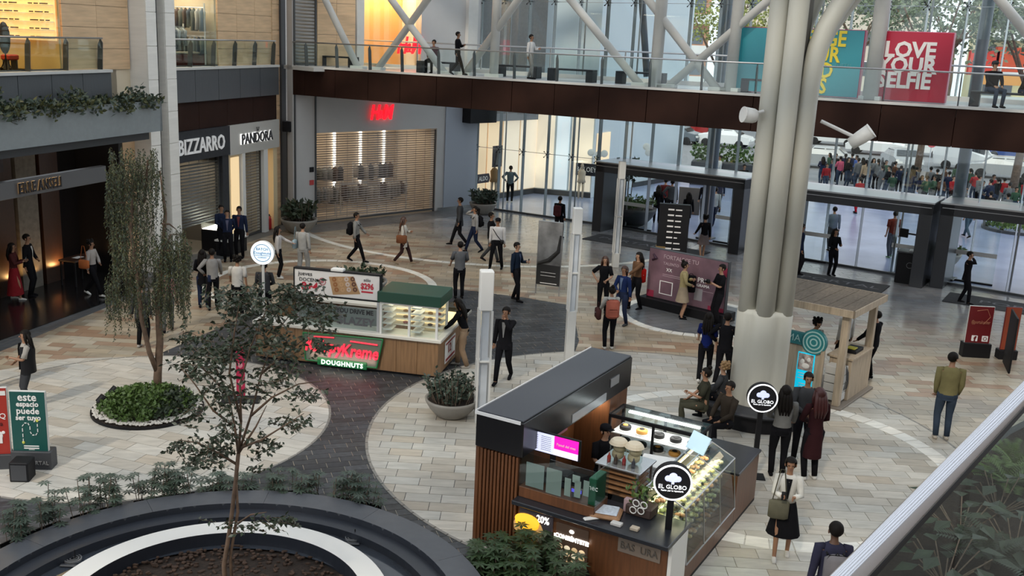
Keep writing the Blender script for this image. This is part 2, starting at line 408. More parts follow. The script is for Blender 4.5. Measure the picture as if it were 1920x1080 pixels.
# glass balustrades
def balustrade(W, s0, s1, z, n, y, label, posts=None, lean=.12, h=.88):
    t = thing('glass_balustrade', label, 'railing', W.p(s0, y, z), W.rz)
    Ls = s1-s0; obj('handrail', MB().tube([(0, -lean*.3, h), (Ls, -lean*.3, h)], .025, 8), STEEL, t, smooth=True)
    ps = posts or [Ls*i/n for i in range(n+1)]
    for p in ps:
        obj('post', MB().add([(p-.012, 0, 0), (p+.012, 0, 0), (p+.012, .17, 0), (p-.012, .17, 0), (p-.012, -.05, h*.86), (p+.012, -.05, h*.86), (p+.012, .03, h), (p-.012, .03, h),
                              (p-.012, .12, h*.78), (p+.012, .12, h*.78)], [(0, 1, 5, 4), (4, 5, 6, 7), (7, 6, 9, 8), (8, 9, 2, 3), (0, 4, 7, 8, 3), (1, 2, 9, 6, 5)]), DSTEEL, t)
    pp = sorted(set([0]+[round(q, 3) for q in ps]+[Ls]))
    for a, b in zip(pp[:-1], pp[1:]):
        if b-a > .1: obj('glass_pane', MB().box(a+.02, b-.02, -.03, -.018, .04, h-.03), GLASS, t)
    return t
balustrade(LW, -3, 5.7, 6.32, 6, -.16, 'glass balustrade above the planter of trailing plants')
balustrade(LW, 8.8, 15.7, 6.32, 5, -.2, 'glass balustrade above the dark grey panels beside the clothes window')

# ---- shop rooms behind the openings
def room(s0, s1, y0, y1, z0, z1, m_, name='shop_interior'):
    b = MB(); t = .05
    b.box(s0, s1, y1, y1+t, z0, z1); b.box(s0-t, s0, y0, y1, z0, z1); b.box(s1, s1+t, y0, y1, z0, z1); b.box(s0, s1, y0, y1, z1, z1+t); b.box(s0, s1, y0, y1, z0-t, z0)
    return lw(name, b, m_)
def area_light(name, loc, sx, sy, e, col, rot=(0, 0, 0)):
    d = bpy.data.lights.new(name, 'AREA'); d.shape = 'RECTANGLE'; d.size = sx; d.size_y = sy; d.energy = e; d.color = col
    o = bpy.data.objects.new(name, d); COL.objects.link(o); o.location = loc; o.rotation_euler = rot; return o
YEL = mat('warm_shop_wall', (.78, .55, .24), .6)
room(-3, 4.25, .1, 3.0, 6.3, 9.3, YEL); room(8.7, 12.05, .1, 3.0, 6.3, 9.3, mat('shop_wall_pale', (.6, .5, .36), .6))
o = area_light('shop_light', LW.p(1, 1.3, 9.2), 6, 1.5, 190, (1, .68, .32), (0, 0, LW.rz)); o = area_light('shop_light', LW.p(10.4, 1.3, 9.2), 3, 1.5, 120, (1, .82, .6), (0, 0, LW.rz))
# optician display upstairs: rows of frames on shelves, one black standing mirror
dsp = thing('eyewear_display', 'backlit wall of eyeglass shelves in the upper left shop', 'display', LW.p(4.0, 1.5, 6.3), LW.rz-PI/2)
b = MB(); e = MB()
for r in range(9):
    z = .9+r*.22
    for a in range(-8, 8):
        if a in (2, 3): continue
        x = a*.17+.02*((r*5+a) % 3); b.tube([(x+dx, 0, z) for dx in (0, .05)], .02, 6); b.tube([(x+.07, 0, z), (x+.12, 0, z)], .02, 6)
    obj('shelf', MB().box(-1.4, 1.4, .02, .12, z-.05, z-.035), WHITE, dsp)
obj('eyeglasses', b, DGREY, dsp, kind='stuff'); obj('light_panel', MB().box(-1.42, 1.42, .14, .17, .8, 2.9), mat('display_glow', (1, .62, .25), emit=.8), dsp)
t = thing('standing_mirror', 'black oval standing mirror in front of the eyeglass shelves', 'mirror', LW.p(2.9, .7, 6.3), LW.rz-PI/2)
obj('oval_frame', MB().ball((0, 0, .85), (.2, .03, .42), 14, 8), BLACK, t, smooth=True); obj('stand', MB().tube([(0, 0, 0), (0, 0, .5)], .02).tube([(-.2, 0, 0), (0, 0, .35), (.2, 0, 0)], .015), BLACK, t)
t = thing('red_stool', 'small red stool on the floor of the upper left shop', 'stool', LW.p(3.6, 1.2, 6.3), LW.rz)
obj('seat', MB().bbox(-.2, .2, -.15, .15, .25, .4, .03), mat('stool_red', (.5, .04, .02), .5), t); obj('leg', MB().box(-.17, -.13, -.1, .1, 0, .25).box(.13, .17, -.1, .1, 0, .25), DSTEEL, t)
# clothes shop upstairs
cols6 = [(.05, .06, .08), (.35, .33, .30), (.12, .13, .12), (.5, .48, .45), (.08, .05, .04), (.25, .28, .3)]
def rack(W, s, y, z, L_, n, label, two=False, dr=0):
    t = thing('clothes_rack', label, 'clothes rack', W.p(s, y, z), W.rz+dr)
    for k, zz in enumerate((1.0, 1.95) if two else (1.3,)):
        obj('rail', MB().tube([(0, 0, zz), (L_, 0, zz)], .015, 6), STEEL, t)
        for i in range(n):
            x = (i+.5)*L_/n; c = random.choice(cols6); w = L_/n*.42; hgt = random.uniform(.55, .8)
            g = MB(); g.tube([(x, 0, zz-.02), (x, 0, zz-.1), (x, .0, zz-.14), (x, 0, zz-.4), (x, 0, zz-hgt)], [(w*.3, .02), (w*.6, .14), (w, .2), (w*.9, .17), (w, .2)], 8)
            obj('hanging_shirt', g, mat('cloth_%02d' % cols6.index(c), c, .85), t, smooth=True)
    for x in (0, L_): obj('upright', MB().box(x-.02, x+.02, -.02, .02, 0, (2.1 if two else 1.4)), WHITEM, t)
    return t
rack(LW, 11.6, 2.9, 6.3, 1.3, 8, 'double rail of clothes at the left of the upper clothes shop', True, dr=-PI/2)
rack(LW, 11.6, 1.5, 6.3, 1.3, 8, 'double rail of pale shirts at the right of the upper clothes shop', True, dr=-PI/2)
rack(LW, 10.3, .9, 6.3, 1.1, 6, 'low rail of hanging garments near the upper shop window')
t = thing('display_plinth', 'long dark red display plinth in the upper clothes shop window', 'plinth', LW.p(8.9, .4, 6.3), LW.rz)
obj('body', MB().bbox(0, 3.0, 0, .5, 0, .42), mat('plinth_red', (.12, .02, .015), .5), t); obj('top', MB().bbox(-.03, 3.03, -.03, .53, .42, .48), WOODL, t)
for s0, s1, nm in ((-3, 4.25, 'window_1'), (8.7, 12.05, 'window_2')):
    n = 3; ww = (s1-s0)/n
    wn = struct(nm, MB().box(s0, s1, .0, .05, 6.3, 6.36).box(s0, s1, 0, .05, 9.25, 9.32), DSTEEL); wn.matrix_world = LW.M
    for i in range(n): obj('glass_pane', MB().box(s0+i*ww+.01, s0+(i+1)*ww-.01, .02, .03, 6.36, 9.25), GLASS, wn)

# ---- roller shutters
def shutter(W, s0, s1, z0, z1, y, label, m_, pitch=.11, gap=.03, name='roller_shutter'):
    t = thing(name, label, 'shutter', W.p(s0, y, 0), W.rz); b = MB(); z = z0; w = s1-s0
    while z+pitch-gap < z1:
        b.add([(0, 0, z), (w, 0, z), (w, -.018, z+(pitch-gap)*.5), (0, -.018, z+(pitch-gap)*.5), (0, 0, z+pitch-gap), (w, 0, z+pitch-gap)], [(0, 1, 3, 2), (2, 3, 5, 4)]); z += pitch
    obj('slat', b, m_, t, kind='stuff')
    n = MB()
    k = int(w/.5)
    for i in range(k+1): n.box(i*w/k-.008, i*w/k+.008, .002, .012, z0, z1)
    obj('link_rods', n, m_, t, kind='stuff')
    obj('bottom_bar', MB().bbox(0, w, -.03, .02, z0-.06, z0, .005), DSTEEL, t)
    for x in (-.05, w): obj('guide_rail', MB().box(x, x+.05, -.04, .03, 0, z1), DSTEEL, t)
    return t
SHUT = mat('shutter_grey', (.16, .165, .165), .4, .3); SHUTB = mat('shutter_beige', (.30, .26, .21), .45, .2)
# jewellery shop with the black sign
lw('shop_frame', MB().box(8.74, 12.25, -.3, .1, 3.25, 4.26).box(11.85, 12.25, -.22, .1, 0, 3.3).box(8.74, 8.85, -.1, .1, 0, 3.3), CHAR)
sg = thing('shop_sign', 'large silver lettering on the black shop fascia', 'sign', LW.p(10.45, -.33, 3.72), LW.rz)
text('BIZZARRO', .72, mat('silver_letter', (.6, .6, .6), .35, .3, emit=.25, ecol=(.8, .8, .8)), sg, (0, 0, 0), ext=.02, bold=.006, sx=.82)
room(8.8, 12.2, .1, 3.5, 0, 3.3, mat('shop_dark_wall', (.12, .11, .1), .6))
shutter(LW, 8.9, 11.8, 1.05, 3.2, -.05, 'half open grey roller shutter under the black shop sign', SHUT)
t = thing('display_counter', 'lit jewellery counter with black front under the half open shutter', 'counter', LW.p(10.8, -.25, 0), LW.rz)
obj('body', MB().bbox(0, 1.0, -.35, .3, 0, .75), BLACK, t); obj('glass_top', MB().bbox(0, 1.0, -.35, .3, .78, 1.02), GLASS, t); obj('lit_tray', MB().box(.04, .96, -.3, .28, .76, .78), EMW, t)
t = thing('display_counter', 'lower white topped counter step in front of the jewellery counter', 'counter', LW.p(10.3, -1.1, 0), LW.rz)
obj('body', MB().bbox(0, 1.2, -.25, .25, 0, .5), BLACK, t); obj('top', MB().bbox(-.04, 1.24, -.29, .29, .5, .56), WHITE, t)
area_light('shop_light', LW.p(11.2, 1.2, 3.0), 1.2, 1.5, 45, (1, .86, .6), (0, 0, LW.rz))
# shop with the pale sign
lw('shop_frame', MB().box(12.25, 15.82, -.3, .1, 3.2, 4.26), mat('pale_fascia', (.5, .49, .46), .5))
sg = thing('shop_sign', 'pale shop sign with dark backlit letters and a small crown', 'sign', LW.p(14.05, -.32, 3.7), LW.rz)
text('PANDORA', .52, mat('letter_black', (.02, .02, .025), .4), sg, (0, -.05, 0), ext=.02, sx=.9, bold=.004)
text('PANDORA', .54, mat('letter_glow', (1, 1, 1), emit=1.1), sg, (0, -.01, 0), ext=.004, sx=.9, bold=.01, name='letter_glow')
cr = MB()
for i, dx in enumerate((-.07, 0, .07)): cr.tube([(dx*.6, -.06, .27), (dx*1.3, -.06, .37)], .012, 6); cr.ball((dx*1.3, -.06, .385), .018, 6, 4)
cr.tube([(-.07, -.06, .27), (.07, -.06, .27)], .012, 6); obj('crown', cr, mat('letter_black', (0, 0, 0)), sg)
PW = mat('warm_cream', (.72, .58, .36), .5)
lw('shop_column', MB().box(12.3, 13.0, -.2, .1, 0, 3.2), PW); lw('shop_column', MB().box(13.1, 13.3, -.28, .1, 0, 3.2), WHITE)
lw('shop_column', MB().box(14.65, 14.95, -.28, .1, 0, 3.2), WHITE)
lw('shop_column', MB().box(15.5, 15.8, -.2, .1, 0, 3.2), PW)
lw('lit_panel', MB().box(12.4, 12.95, -.22, -.2, .1, 3.1), mat('lit_cream', (1, .74, .42), emit=.55)); lw('lit_panel', MB().box(14.98, 15.45, .02, .06, .1, 3.1), mat('lit_cream', (0, 0, 0)))
shutter(LW, 13.32, 14.63, .08, 3.15, -.1, 'beige roller shutter under the pale shop sign with a crown', SHUTB)
lw('entry_wall', MB().box(13.3, 15.5, .06, .1, 0, 3.3), PW)
for i, lab in ((0, 'red fire extinguisher leaning left in the lit doorway beside the pale shop'), (1, 'red fire extinguisher at the right in the lit doorway beside the pale shop')):
    t = thing('fire_extinguisher', lab, 'extinguisher', LW.p(15.12+i*.2, -.1, 0), LW.rz); b = MB().lathe([(.0, 0), (.08, .0), (.085, .05), (.085, .4), (.06, .48), (.02, .52), (0, .52)], n=12)
    obj('cylinder', b, mat('ext_red', (.5, .02, .02), .35), t, smooth=True); obj('valve', MB().tube([(0, 0, .5), (0, 0, .58)], .02).box(-.05, .03, -.01, .01, .57, .6), BLACK, t); obj('hose', MB().tube([(.02, 0, .55), (.11, 0, .5), (.11, 0, .25)], .012, 6), BLACK, t)
# dark shop with the slanting grey sign
DK = mat('dark_shopfront', (.012, .011, .012), .25)
lw('shop_soffit', MB().box(-9, 6.6, -1.0, .1, 4.3, 4.54), DGREY)
lw('shop_backwall', MB().box(-2.6, 6.6, 1.6, 1.8, 0, 4.4), DK); lw('shop_side', MB().box(6.45, 6.62, 0, 1.7, 0, 4.4), DK)
lw('shop_floor', MB().box(-9, 6.6, -1.5, 1.6, -.05, .02), mat('black_gloss_floor', (.012, .012, .013), .18))
sg = thing('shop_sign', 'long grey fascia sign with gold edged dark letters on the dark left shop', 'sign', LW.p(-9, -.55, 3.2), LW.rz)
obj('board', MB().bbox(0, 14, -.1, .1, 0, .45), mat('sign_grey', (.13, .13, .135), .35, .2), sg)
text('ERRE ANSELI', .38, mat('letter_black', (0, 0, 0)), sg, (12.06, -.16, .22), ext=.02, bold=.008, sx=.68, align='RIGHT', space=1.1)
text('ERRE ANSELI', .38, mat('gold_glow', (1, .6, .25), emit=1.2), sg, (12.09, -.115, .22), ext=.003, bold=.006, sx=.68, name='letter_glow', align='RIGHT', space=1.1)
WD = mat('dark_wood_panel', (.05, .022, .012), .4, var=.2, stretch=(8, 8, 1))
for i, (a, w_) in enumerate(((2.5, .95), (3.6, .8), (4.55, .75))):
    lw('wall_panel', MB().box(a, a+w_, 1.3, 1.6, 0, 4.3), WD if i != 1 else mat('concrete_panel', (.16, .145, .12), .7, var=.2))
    area_light('wall_washer', LW.p(a+w_*(.6 if i else .8), 1.12, .5), .25, .06, 9 if i != 1 else 2, (1, .55, .2), (math.radians(168), 0, LW.rz))
# wall lights and a mannequin with bags in the dark shop window
t = thing('shop_table', 'low dark table with a white paper in the dark shop', 'table', LW.p(5.1, 0.6, 0), LW.rz); obj('top', MB().bbox(-.5, .5, -.3, .3, .75, .8), WD, t)
for x in (-.45, .45):
    for y in (-.25, .25): obj('leg', MB().box(x-.02, x+.02, y-.02, y+.02, 0, .75), BLACK, t)
tag(obj('paper', MB().box(-.15, .15, -.1, .1, .801, .805), WHITE), 'white sheet of paper on the low dark table', 'paper').matrix_world = LW.M @ Matrix.Translation((5.1, .6, 0))
t = thing('shop_poster', 'pale photo poster above the grey sign in the dark shop', 'poster', LW.p(.6, .4, 3.75), LW.rz)
obj('panel', MB().box(-1.6, 1.6, 0, .04, -.05, .75), mat('poster_dark', (.05, .03, .028), .5, var=.4, scale=4), t)
b = MB()
for x in (-1.3, -.75, -.2, .5, 1.1): b.tube([(x, -.02, .0), (x+.1, -.02, .35), (x+.02, -.02, .7)], [.05, .07, .03], 6)
b.tube([(-1, -.03, .4), (1, -.03, .3)], .05, 6); obj('figures', b, mat('poster_pale', (.22, .18, .16), .6), t)
# CCTV pole at the corner
t = thing('speaker_column', 'tall dark corner pole carrying a black box sign and a camera', 'pole', LW.p(16.55, -.3, 0), LW.rz)
obj('pole', MB().box(-.06, .06, -.06, .06, 0, 3.8), DSTEEL, t); obj('box', MB().bbox(-.32, .28, -.25, .1, 3.75, 4.15), BLACK, t); obj('camera', MB().tube([(0, -.2, 3.6), (.35, -.45, 3.5)], .07).tube([(0, 0, 3.4), (0, -.2, 3.6)], .05), BLACK, t)
obj('emblem', MB().lathe([(.0, 0), (.11, 0), (.11, .01), (0, .01)], n=16).xf(Matrix.Translation((-.02, -.26, 3.97)) @ Matrix.Rotation(PI/2, 4, 'X')), WHITE, t)
# trailing plants of the planter
b = MB(); b2 = MB()
for i in range(520):
    s = random.uniform(-3, 6.7); zz = random.uniform(0, .55)*(.6+.4*math.sin(s*2.1)); y = random.uniform(-1.35, -.4)
    p = Vector((s, y, 5.35+abs(zz)*random.random())) if i % 6 else Vector((s, -1.38, random.uniform(5.15, 5.45)))
    for k in range(7): (b if (i+k) % 3 else b2).leaf(p+Vector((random.uniform(-.12, .12), random.uniform(-.1, .1), random.uniform(0, .15))), (random.uniform(-1, 1), random.uniform(-1, .4), random.uniform(-.3, 1)), random.uniform(.1, .2), .045)
t = thing('planter_shrubs', 'trailing leafy shrubs spilling over the long grey planter', 'shrubs', LW.p(0, 0, 0), LW.rz)
obj('foliage', b, LEAFS, t, kind='stuff'); obj('young_foliage', b2, LEAFO, t, kind='stuff')

# ================================================================== THE SHOP WALL FACING THE HALL (behind the bridge)
HMW = mat('grey_white_wall', (.50, .50, .50), .55, var=.04, scale=1)
w = MB(); w.box(0, 1.05, 0, .4, 0, 16); w.box(1.05, 7.3, 0, .4, 3.68, 6.3); w.box(7.3, 9.7, 0, .4, 0, 6.3)
w.box(0, 9.7, 0.02, .4, 9.6, 16); w.box(1.05, 3.1, 0, .4, 6.3, 16); w.box(6.3, 9.7, 0, .4, 6.3, 16); w.box(9.6, 9.7, 0, 3, 0, 16)
wall_back = struct('wall_back', w, HMW); wall_back.matrix_world = HM.M
hm = lambda name, mb, m_, **k: obj(name, mb, m_, wall_back, **k)
hm('shop_pilaster', MB().box(7.75, 9.62, -.06, 0, 0, 5.2), mat('blue_grey_wall', (.36, .40, .47), .5)); hm('shop_pilaster', MB().box(2.95, 3.3, -.08, 0, 6.3, 14), WHITEM); hm('shop_pilaster', MB().box(8.75, 9.3, -.2, 0, 6.3, 14), WHITEM)
slabs(wall_back, 1.1, 2.9, 6.3, 11.1, .9, 1.2, TRAV, y=-.04, t=.04)
hm('baseboard', MB().box(7.4, 9.62, -.09, -.06, 0, .15), STEEL)
hm('upper_floor', MB().box(0, 9.7, -1.5, 3.4, 6.15, 6.3), WHITEM)
b = MB(); t = .05; b.box(1.0, 7.4, 3, 3+t, 0, 3.8); b.box(1.0, 1.05, .4, 3, 0, 3.8); b.box(7.35, 7.4, .4, 3, 0, 3.8); b.box(1, 7.4, .4, 3, 3.75, 3.8); b.box(1, 7.4, .4, 3, -.05, 0.01)
hm('shop_interior', b, mat('shop_inner', (.55, .47, .38), .6))
area_light('shop_light', HM.p(4.2, 1.6, 3.6), 5.5, 1.8, 60, (1, .82, .6), (0, 0, HM.rz))
shutter(HM, 1.12, 7.25, .12, 3.62, .1, 'wide slatted roller shutter over the lit fashion shop', mat('shutter_hm', (.36, .31, .28), .4, .25), pitch=.095, gap=.034)
for i, (s, y, L_) in enumerate(((1.5, 1.2, 1.3), (3.2, 1.4, 1.4), (5.1, 1.2, 1.5), (1.8, 2.4, 2.2), (4.6, 2.5, 2.2))):
    rack(HM, s, y, 0, L_, 8, 'rail of clothes seen through the wide shutter, %s' % ('front left', 'front middle', 'front right', 'back left', 'back right')[i], two=i > 2)
for s in (1.9, 3.9, 5.3, 6.6): obj('shop_lamp', MB().box(s-.05, s+.05, 2.9, 2.95, .6+random.random(), 3.4), EMW, wall_back)
HR = mat('sign_red', (1, .008, .02), emit=1.6)
def hmlogo(W, s, z, k, label):
    sg = thing('shop_sign', label, 'sign', W.p(s, -.12, z), W.rz)
    text('H', .95*k, HR, sg, (-.36*k, 0, 0), ext=.03, shear=.25, sx=.72, bold=.012); text('&', .5*k, HR, sg, (-.02*k, 0, -.08*k), ext=.03, shear=.25, sx=.8, bold=.01); text('M', .95*k, HR, sg, (.36*k, 0, 0), ext=.03, shear=.25, sx=.72, bold=.012)
    return sg
hmlogo(HM, 4.17, 4.42, .92, 'red illuminated slanting letters above the wide shutter')
# little wall notices
for z, m_, lab in ((2.24, BLACK, 'small black notice plate left of the wide shutter'), (1.72, mat('notice_red', (.5, .05, .05), .5), 'small red notice plate left of the wide shutter')):
    o = obj('notice_plate', MB().bbox(-.1, .1, -.02, 0, -.1, .1, .004), m_); o.matrix_world = Matrix.Translation(HM.p(.85, -.005, z)) @ Matrix.Rotation(HM.rz, 4, 'Z'); tag(o, lab, 'notice')
# upper floor of the same shop
hm('lit_backwall', MB().box(3.3, 6.4, 1.4, 1.45, 6.3, 9.6), mat('amber_wall', (.85, .5, .2), .6)); hm('side_wall', MB().box(3.25, 3.3, .3, 1.4, 6.3, 9.6).box(6.35, 6.4, .3, 1.4, 6.3, 9.6).box(3.3, 6.4, .3, 1.4, 9.55, 9.6), WHITE)
area_light('shop_light', HM.p(4.8, .8, 9.4), 2.8, .8, 110, (1, .62, .3), (0, 0, HM.rz))
for x in (3.3, 4.3, 5.35): obj('window_pane', MB().box(x, x+1.0, .05, .06, 6.35, 9.6), GLASS, wall_back)
hmlogo(HM, 5.55, 7.15, 1.05, 'red illuminated slanting letters in the upper amber window')
shutter(HM, .1, 1.0, 6.4, 9.6, -.03, 'narrow slatted shutter at the upper left of the back wall', SHUTB, pitch=.13, gap=.05)
hm('dark_box', MB().bbox(8.7, 10.3, -.6, .2, 3.9, 5.0), BLACK)
# ================================================================== BRIDGE
BL = 27.5; BW = 4.2
t = thing('footbridge', 'long brown clad footbridge crossing in front of the glass facade', 'bridge', BR.p(0, 0, 0), BR.rz); bridge = t
obj('deck', MB().box(0, BL, .1, BW, 6.0, 6.28), mat('deck_pale', (.42, .43, .45), .3, var=.05), t); obj('soffit', MB().box(0, BL, .12, BW, 5.22, 6.0), BROWN, t)
obj('deck_edge', MB().box(0, BL, -.04, .14, 6.24, 6.31), WHITEM, t)
ss = [0, .6, 2.08, 3.62, 5.06, 6.63, 8.1, 9.68, 11.29, 12.9, 14.54, 16.23, 17.9, 19.7, 21.51, 23.43, 25.4, BL]
for a, b_ in zip(ss[:-1], ss[1:]): obj('fascia_panel', MB().bbox(a+.008, b_-.008, random.uniform(-.006, .006), .1, 5.2, 6.235, .006), BROWN, t)
balustrade(BR, 0, BL, 6.31, 0, .05, 'long glass balustrade along the front edge of the footbridge', posts=ss[1:-1])
tb = thing('rear_railing', 'thin steel railing along the far edge of the footbridge', 'railing', BR.p(0, BW-.1, 6.28), BR.rz)
obj('handrail', MB().tube([(0, 0, 1.05), (BL, 0, 1.05)], .03), STEEL, tb)
for s in range(0, 28, 3): obj('post', MB().box(s-.02, s+.02, -.02, .02, 0, 1.05), STEEL, tb)
obj('rear_kerb', MB().box(0, BL, -.1, .05, 0, .14), WHITEM, tb)
# benches
def bench(s, label, L_=1.7, y=1.45):
    t = thing('bench', label, 'bench', BR.p(s, y, 6.28), BR.rz, 'benches on the footbridge')
    obj('seat', MB().bbox(0, L_, -.2, .2, .36, .42, .01), CHAR, t)
    for x in (0, L_-.25): obj('leg', MB().bbox(x, x+.25, -.2, .2, 0, .36, .01), CHAR, t)
for s, lab in ((.25, 'black bench at the far left end of the footbridge'), (4.9, 'black bench on the footbridge where a person sits'), (7.9, 'black bench on the footbridge behind the white post and the standing person'),
               (10.35, 'black bench on the footbridge, third before the big column'), (12.6, 'black bench behind the foot of a white strut, second before the big column'), (17.1, 'black bench on the footbridge partly hidden by the big column')):
    bench(s, lab, y=1.45 if s not in (7.9, 12.6) else 2.1)
bench(23.6, 'long black bench at the right end of the footbridge', 4, 1.3)
# struts and posts of the bridge truss
def strut(name, a, z0, b_, z1, label, r=.13, y0=1.0, y1=1.0, m_=None, grp=None, cat='strut'):
    t = thing(name, label, cat, BR.p(a, y0, 6.28), BR.rz, grp)
    top = 15.0; k = (top-z0)/(z1-z0); bx = a+(b_-a)*k
    obj('tube', MB().tube([(0, 0, 0), (bx-a, y1-y0, top-6.28)], r, 14), m_ or WHITEM, t, smooth=True)
    obj('base_plate', MB().bbox(-.3, .3, -.16, .16, 0, .12, .01), m_ or WHITEM, t)
    return t
for a, b_, z1, lab in ((2.42, .81, 8.79, 'white diagonal strut leaning left, leftmost on the footbridge'), (3.28, 5.47, 8.86, 'white diagonal strut leaning right, crossing in front of the amber window'),
                       (6.35, 3.94, 8.83, 'white diagonal strut leaning left behind the seated person on the bridge'), (7.15, 9.2, 8.91, 'white diagonal strut leaning right behind the walking person on the bridge'),
                       (13.92, 11.23, 8.94, 'white diagonal strut leaning left, left of the tall post pair'), (16.5, 13.96, 8.98, 'white diagonal strut leaning left just before the big column'),
                       (14.8, 17.5, 8.8, 'white diagonal strut leaning right up to the big column'), (26.6, 24.0, 9.13, 'white diagonal strut at the upper right corner')):
    strut('truss_strut', a, 6.31, b_, z1, lab)
for a, lab, r in ((8.37, 'white round post on the footbridge by the standing person', .16), (14.38, 'white round post rising between two diagonal struts', .19), (16.85, 'white round post on the footbridge nearest the big column', .18),
                  (21.0, 'white round post between the teal and the red billboard', .22)):
    strut('truss_post', a, 6.31, a+.02, 9, lab, r, cat='post')
# billboards on the bridge
def board(s, w, h, y, mface, mside, label, depth=.35):
    t = thing('billboard', label, 'billboard', BR.p(s, y, 6.3), BR.rz); obj('box', MB().bbox(0, w, 0, depth, 0, h, .01), mside, t)
    obj('face', MB().box(.02, w-.02, -.012, 0, .02, h-.02), mface, t); return t
MAG = mat('magenta', (.32, .015, .08), .4, emit=.1); LET = mat('letter_white', (.62, .6, .58), .5, emit=.25)
t = board(16.9, 3.7, 1.95, 1.3, mat('teal_face', (.025, .20, .24), .4, emit=.25), MAG, 'teal billboard with yellow lettering half hidden by the big column')
YL = mat('letter_yellow', (.55, .42, .03), .5, emit=.3)
for i, s_ in enumerate(('MERGE', 'YOUR', 'AND', 'VIBES')): text(s_, .62, YL, t, (3.2-.14*i, -.03, 1.66-.46*i), ext=.02, bold=.015, sx=.8, align='RIGHT')
text('PORTAL', .15, mat('letter_faint', (.1, .35, .38), .4), t, (3.2, -.03, .92), sx=.9)
t = board(20.92, 2.05, 1.95, 1.3, mat('red_face', (.33, .012, .035), .35, emit=.22), mat('pink_side', (.5, .12, .2), .4), 'red billboard with big white three line lettering')
for i, (s_, w_) in enumerate((('LOVE', 1.0), ('YOUR', .95), ('SELFIE', .86))): text(s_, .6, LET, t, (.95-.03*i, -.03, 1.42-.43*i), ext=.02, bold=.02, sx=w_*(.95, 1.0, 1.05)[i])
obj('slat', MB().box(.05, .45, -.02, -.012, .1, .12).box(.05, .45, -.02, -.012, .2, .22).box(.05, .45, -.02, -.012, .3, .32), MAG, t)

# ================================================================== GLASS FACADE
def facade(nm, W, s0, s1, n, z0s):
    fr = struct(nm, MB().box(s0, s1, -.04, .04, 0, .08), DSTEEL); fr.matrix_world = W.M
    w = (s1-s0)/n
    pm = {}
    for k, (za, zb) in enumerate(zip(z0s[:-1], z0s[1:])):
        for i in range(n):
            key = k
            if key not in pm: pm[key] = MB().box(.008, w-.008, -.008, .008, za+.008, zb-.008).mesh('glass_pane'); pm[key].materials.append(GLASS)
            o = obj('glass_pane', pm[key], None, fr); o.location = (s0+i*w, 0, 0)
    sp = MB().ball((0, .05, 0), .035, 6, 5)
    for dx in (-.09, .09):
        for dz in (-.12, .12): sp.tube([(0, .05, 0), (dx, .02, dz)], .012, 5); sp.ball((dx, 0, dz), .03, 6, 4)
    sp.tube([(0, .05, 0), (0, .4, 0)], .02, 6); spm = sp.mesh('spider_fitting'); spm.materials.append(BLACK)
    fin = MB().box(-.006, .006, .06, .3, 0, z0s[-1]).mesh('glass_fin'); fin.materials.append(mat('fin_glass', (.12, .14, .15), .1, spec=.8))
    post = MB().tube([(0, .65, 0), (0, .65, z0s[-1])], .035, 10).mesh('steel_post'); post.materials.append(mat('facade_post', (.30, .31, .33), .4, .3))
    cab = MB()
    for z in z0s[1:-1]: cab.tube([(s0, .3, z), (s1, .3, z)], .012, 5)
    obj('tie_rods', cab, STEEL, fr)
    for i in range(n+1):
        o = obj('glass_fin', fin, None, fr); o.location = (s0+i*w, 0, 0)
        if i % 3 == 1: o = obj('steel_post', post, None, fr); o.location = (s0+i*w, 0, 0)
        for z in z0s[1:-1]: o = obj('spider_fitting', spm, None, fr); o.location = (s0+i*w, 0, z)
facade('window_3', FA, 0, 6.12, 5, [.05, 2.75, 5.95, 9.2, 13])
facade('window_4', FB, 0, 21.3, 17, [2.95, 5.95, 9.2, 13])
facade('window_5', FB, -.05, .95, 1, [.05, 2.95])
# big grey columns of the facade
for s, lab, r in ((4.9, 'dark grey steel column behind the first entrance portal', .22), (14.2, 'dark grey steel column right of the second entrance portal', .2), (1.6, 'slanting grey steel post at the upper facade', .14)):
    t = thing('facade_column', lab, 'column', FB.p(s, .9, 0), FB.rz); obj('shaft', MB().tube([(0, 0, 6.3 if s < 2 else 0), (-1.1 if s < 2 else 0, 0, 13)], r, 14), mat('column_bluegrey', (.12, .14, .17), .4), t, smooth=True); obj('base_plate', MB().bbox(-.3, .3, -.3, .3, 0, .06), DSTEEL, t)
# entrance portals
PGREY = mat('portal_grey', (.035, .037, .043), .35, .2)
def portal(a, b_, label, y0=-1.45, y1=.5, h=2.85, j=.42):
    A_ = G(*a); t = thing('entrance_portal', label, 'entrance', A_, 0)
    d = (Vector(b_)-A_); w = d.length; t.rotation_euler = (0, 0, math.atan2(d.y, d.x))
    D_ = y1-y0
    obj('jamb', MB().bbox(0, j, 0, D_, 0, h, .01), PGREY, t); obj('jamb', MB().bbox(w-j, w, 0, D_, 0, h, .01), PGREY, t)
    obj('lintel', MB().bbox(0, w, 0, D_, h-.38, h, .01), PGREY, t); obj('top_trim', MB().box(-.03, w+.03, -.03, D_, h, h+.05), STEEL, t)
    obj('light_groove', MB().box(0.05, w-.05, -.012, 0, h-.14, h-.12), STEEL, t)
    x0, x1 = j, w-j; q = (x1-x0)/4
    for k, (u0, u1) in enumerate(((x0, x0+q), (x1-q, x1))):
        obj('glass_leaf', MB().box(u0, u1, D_-.2, D_-.18, .03, h-.4), GLASS, t); obj('push_band', MB().box(u0, u1, D_-.215, D_-.2, .95, 1.1), WHITE, t); obj('floor_track', MB().box(u0, u1, D_-.24, D_-.14, 0, .05), BLACK, t)
    obj('door_mat', MB().bbox(x0+.3, x1-.5, -1.9, -.4, .0, .025, .008), mat('mat_black', (.025, .027, .032), .9, var=.2), t)
    return t
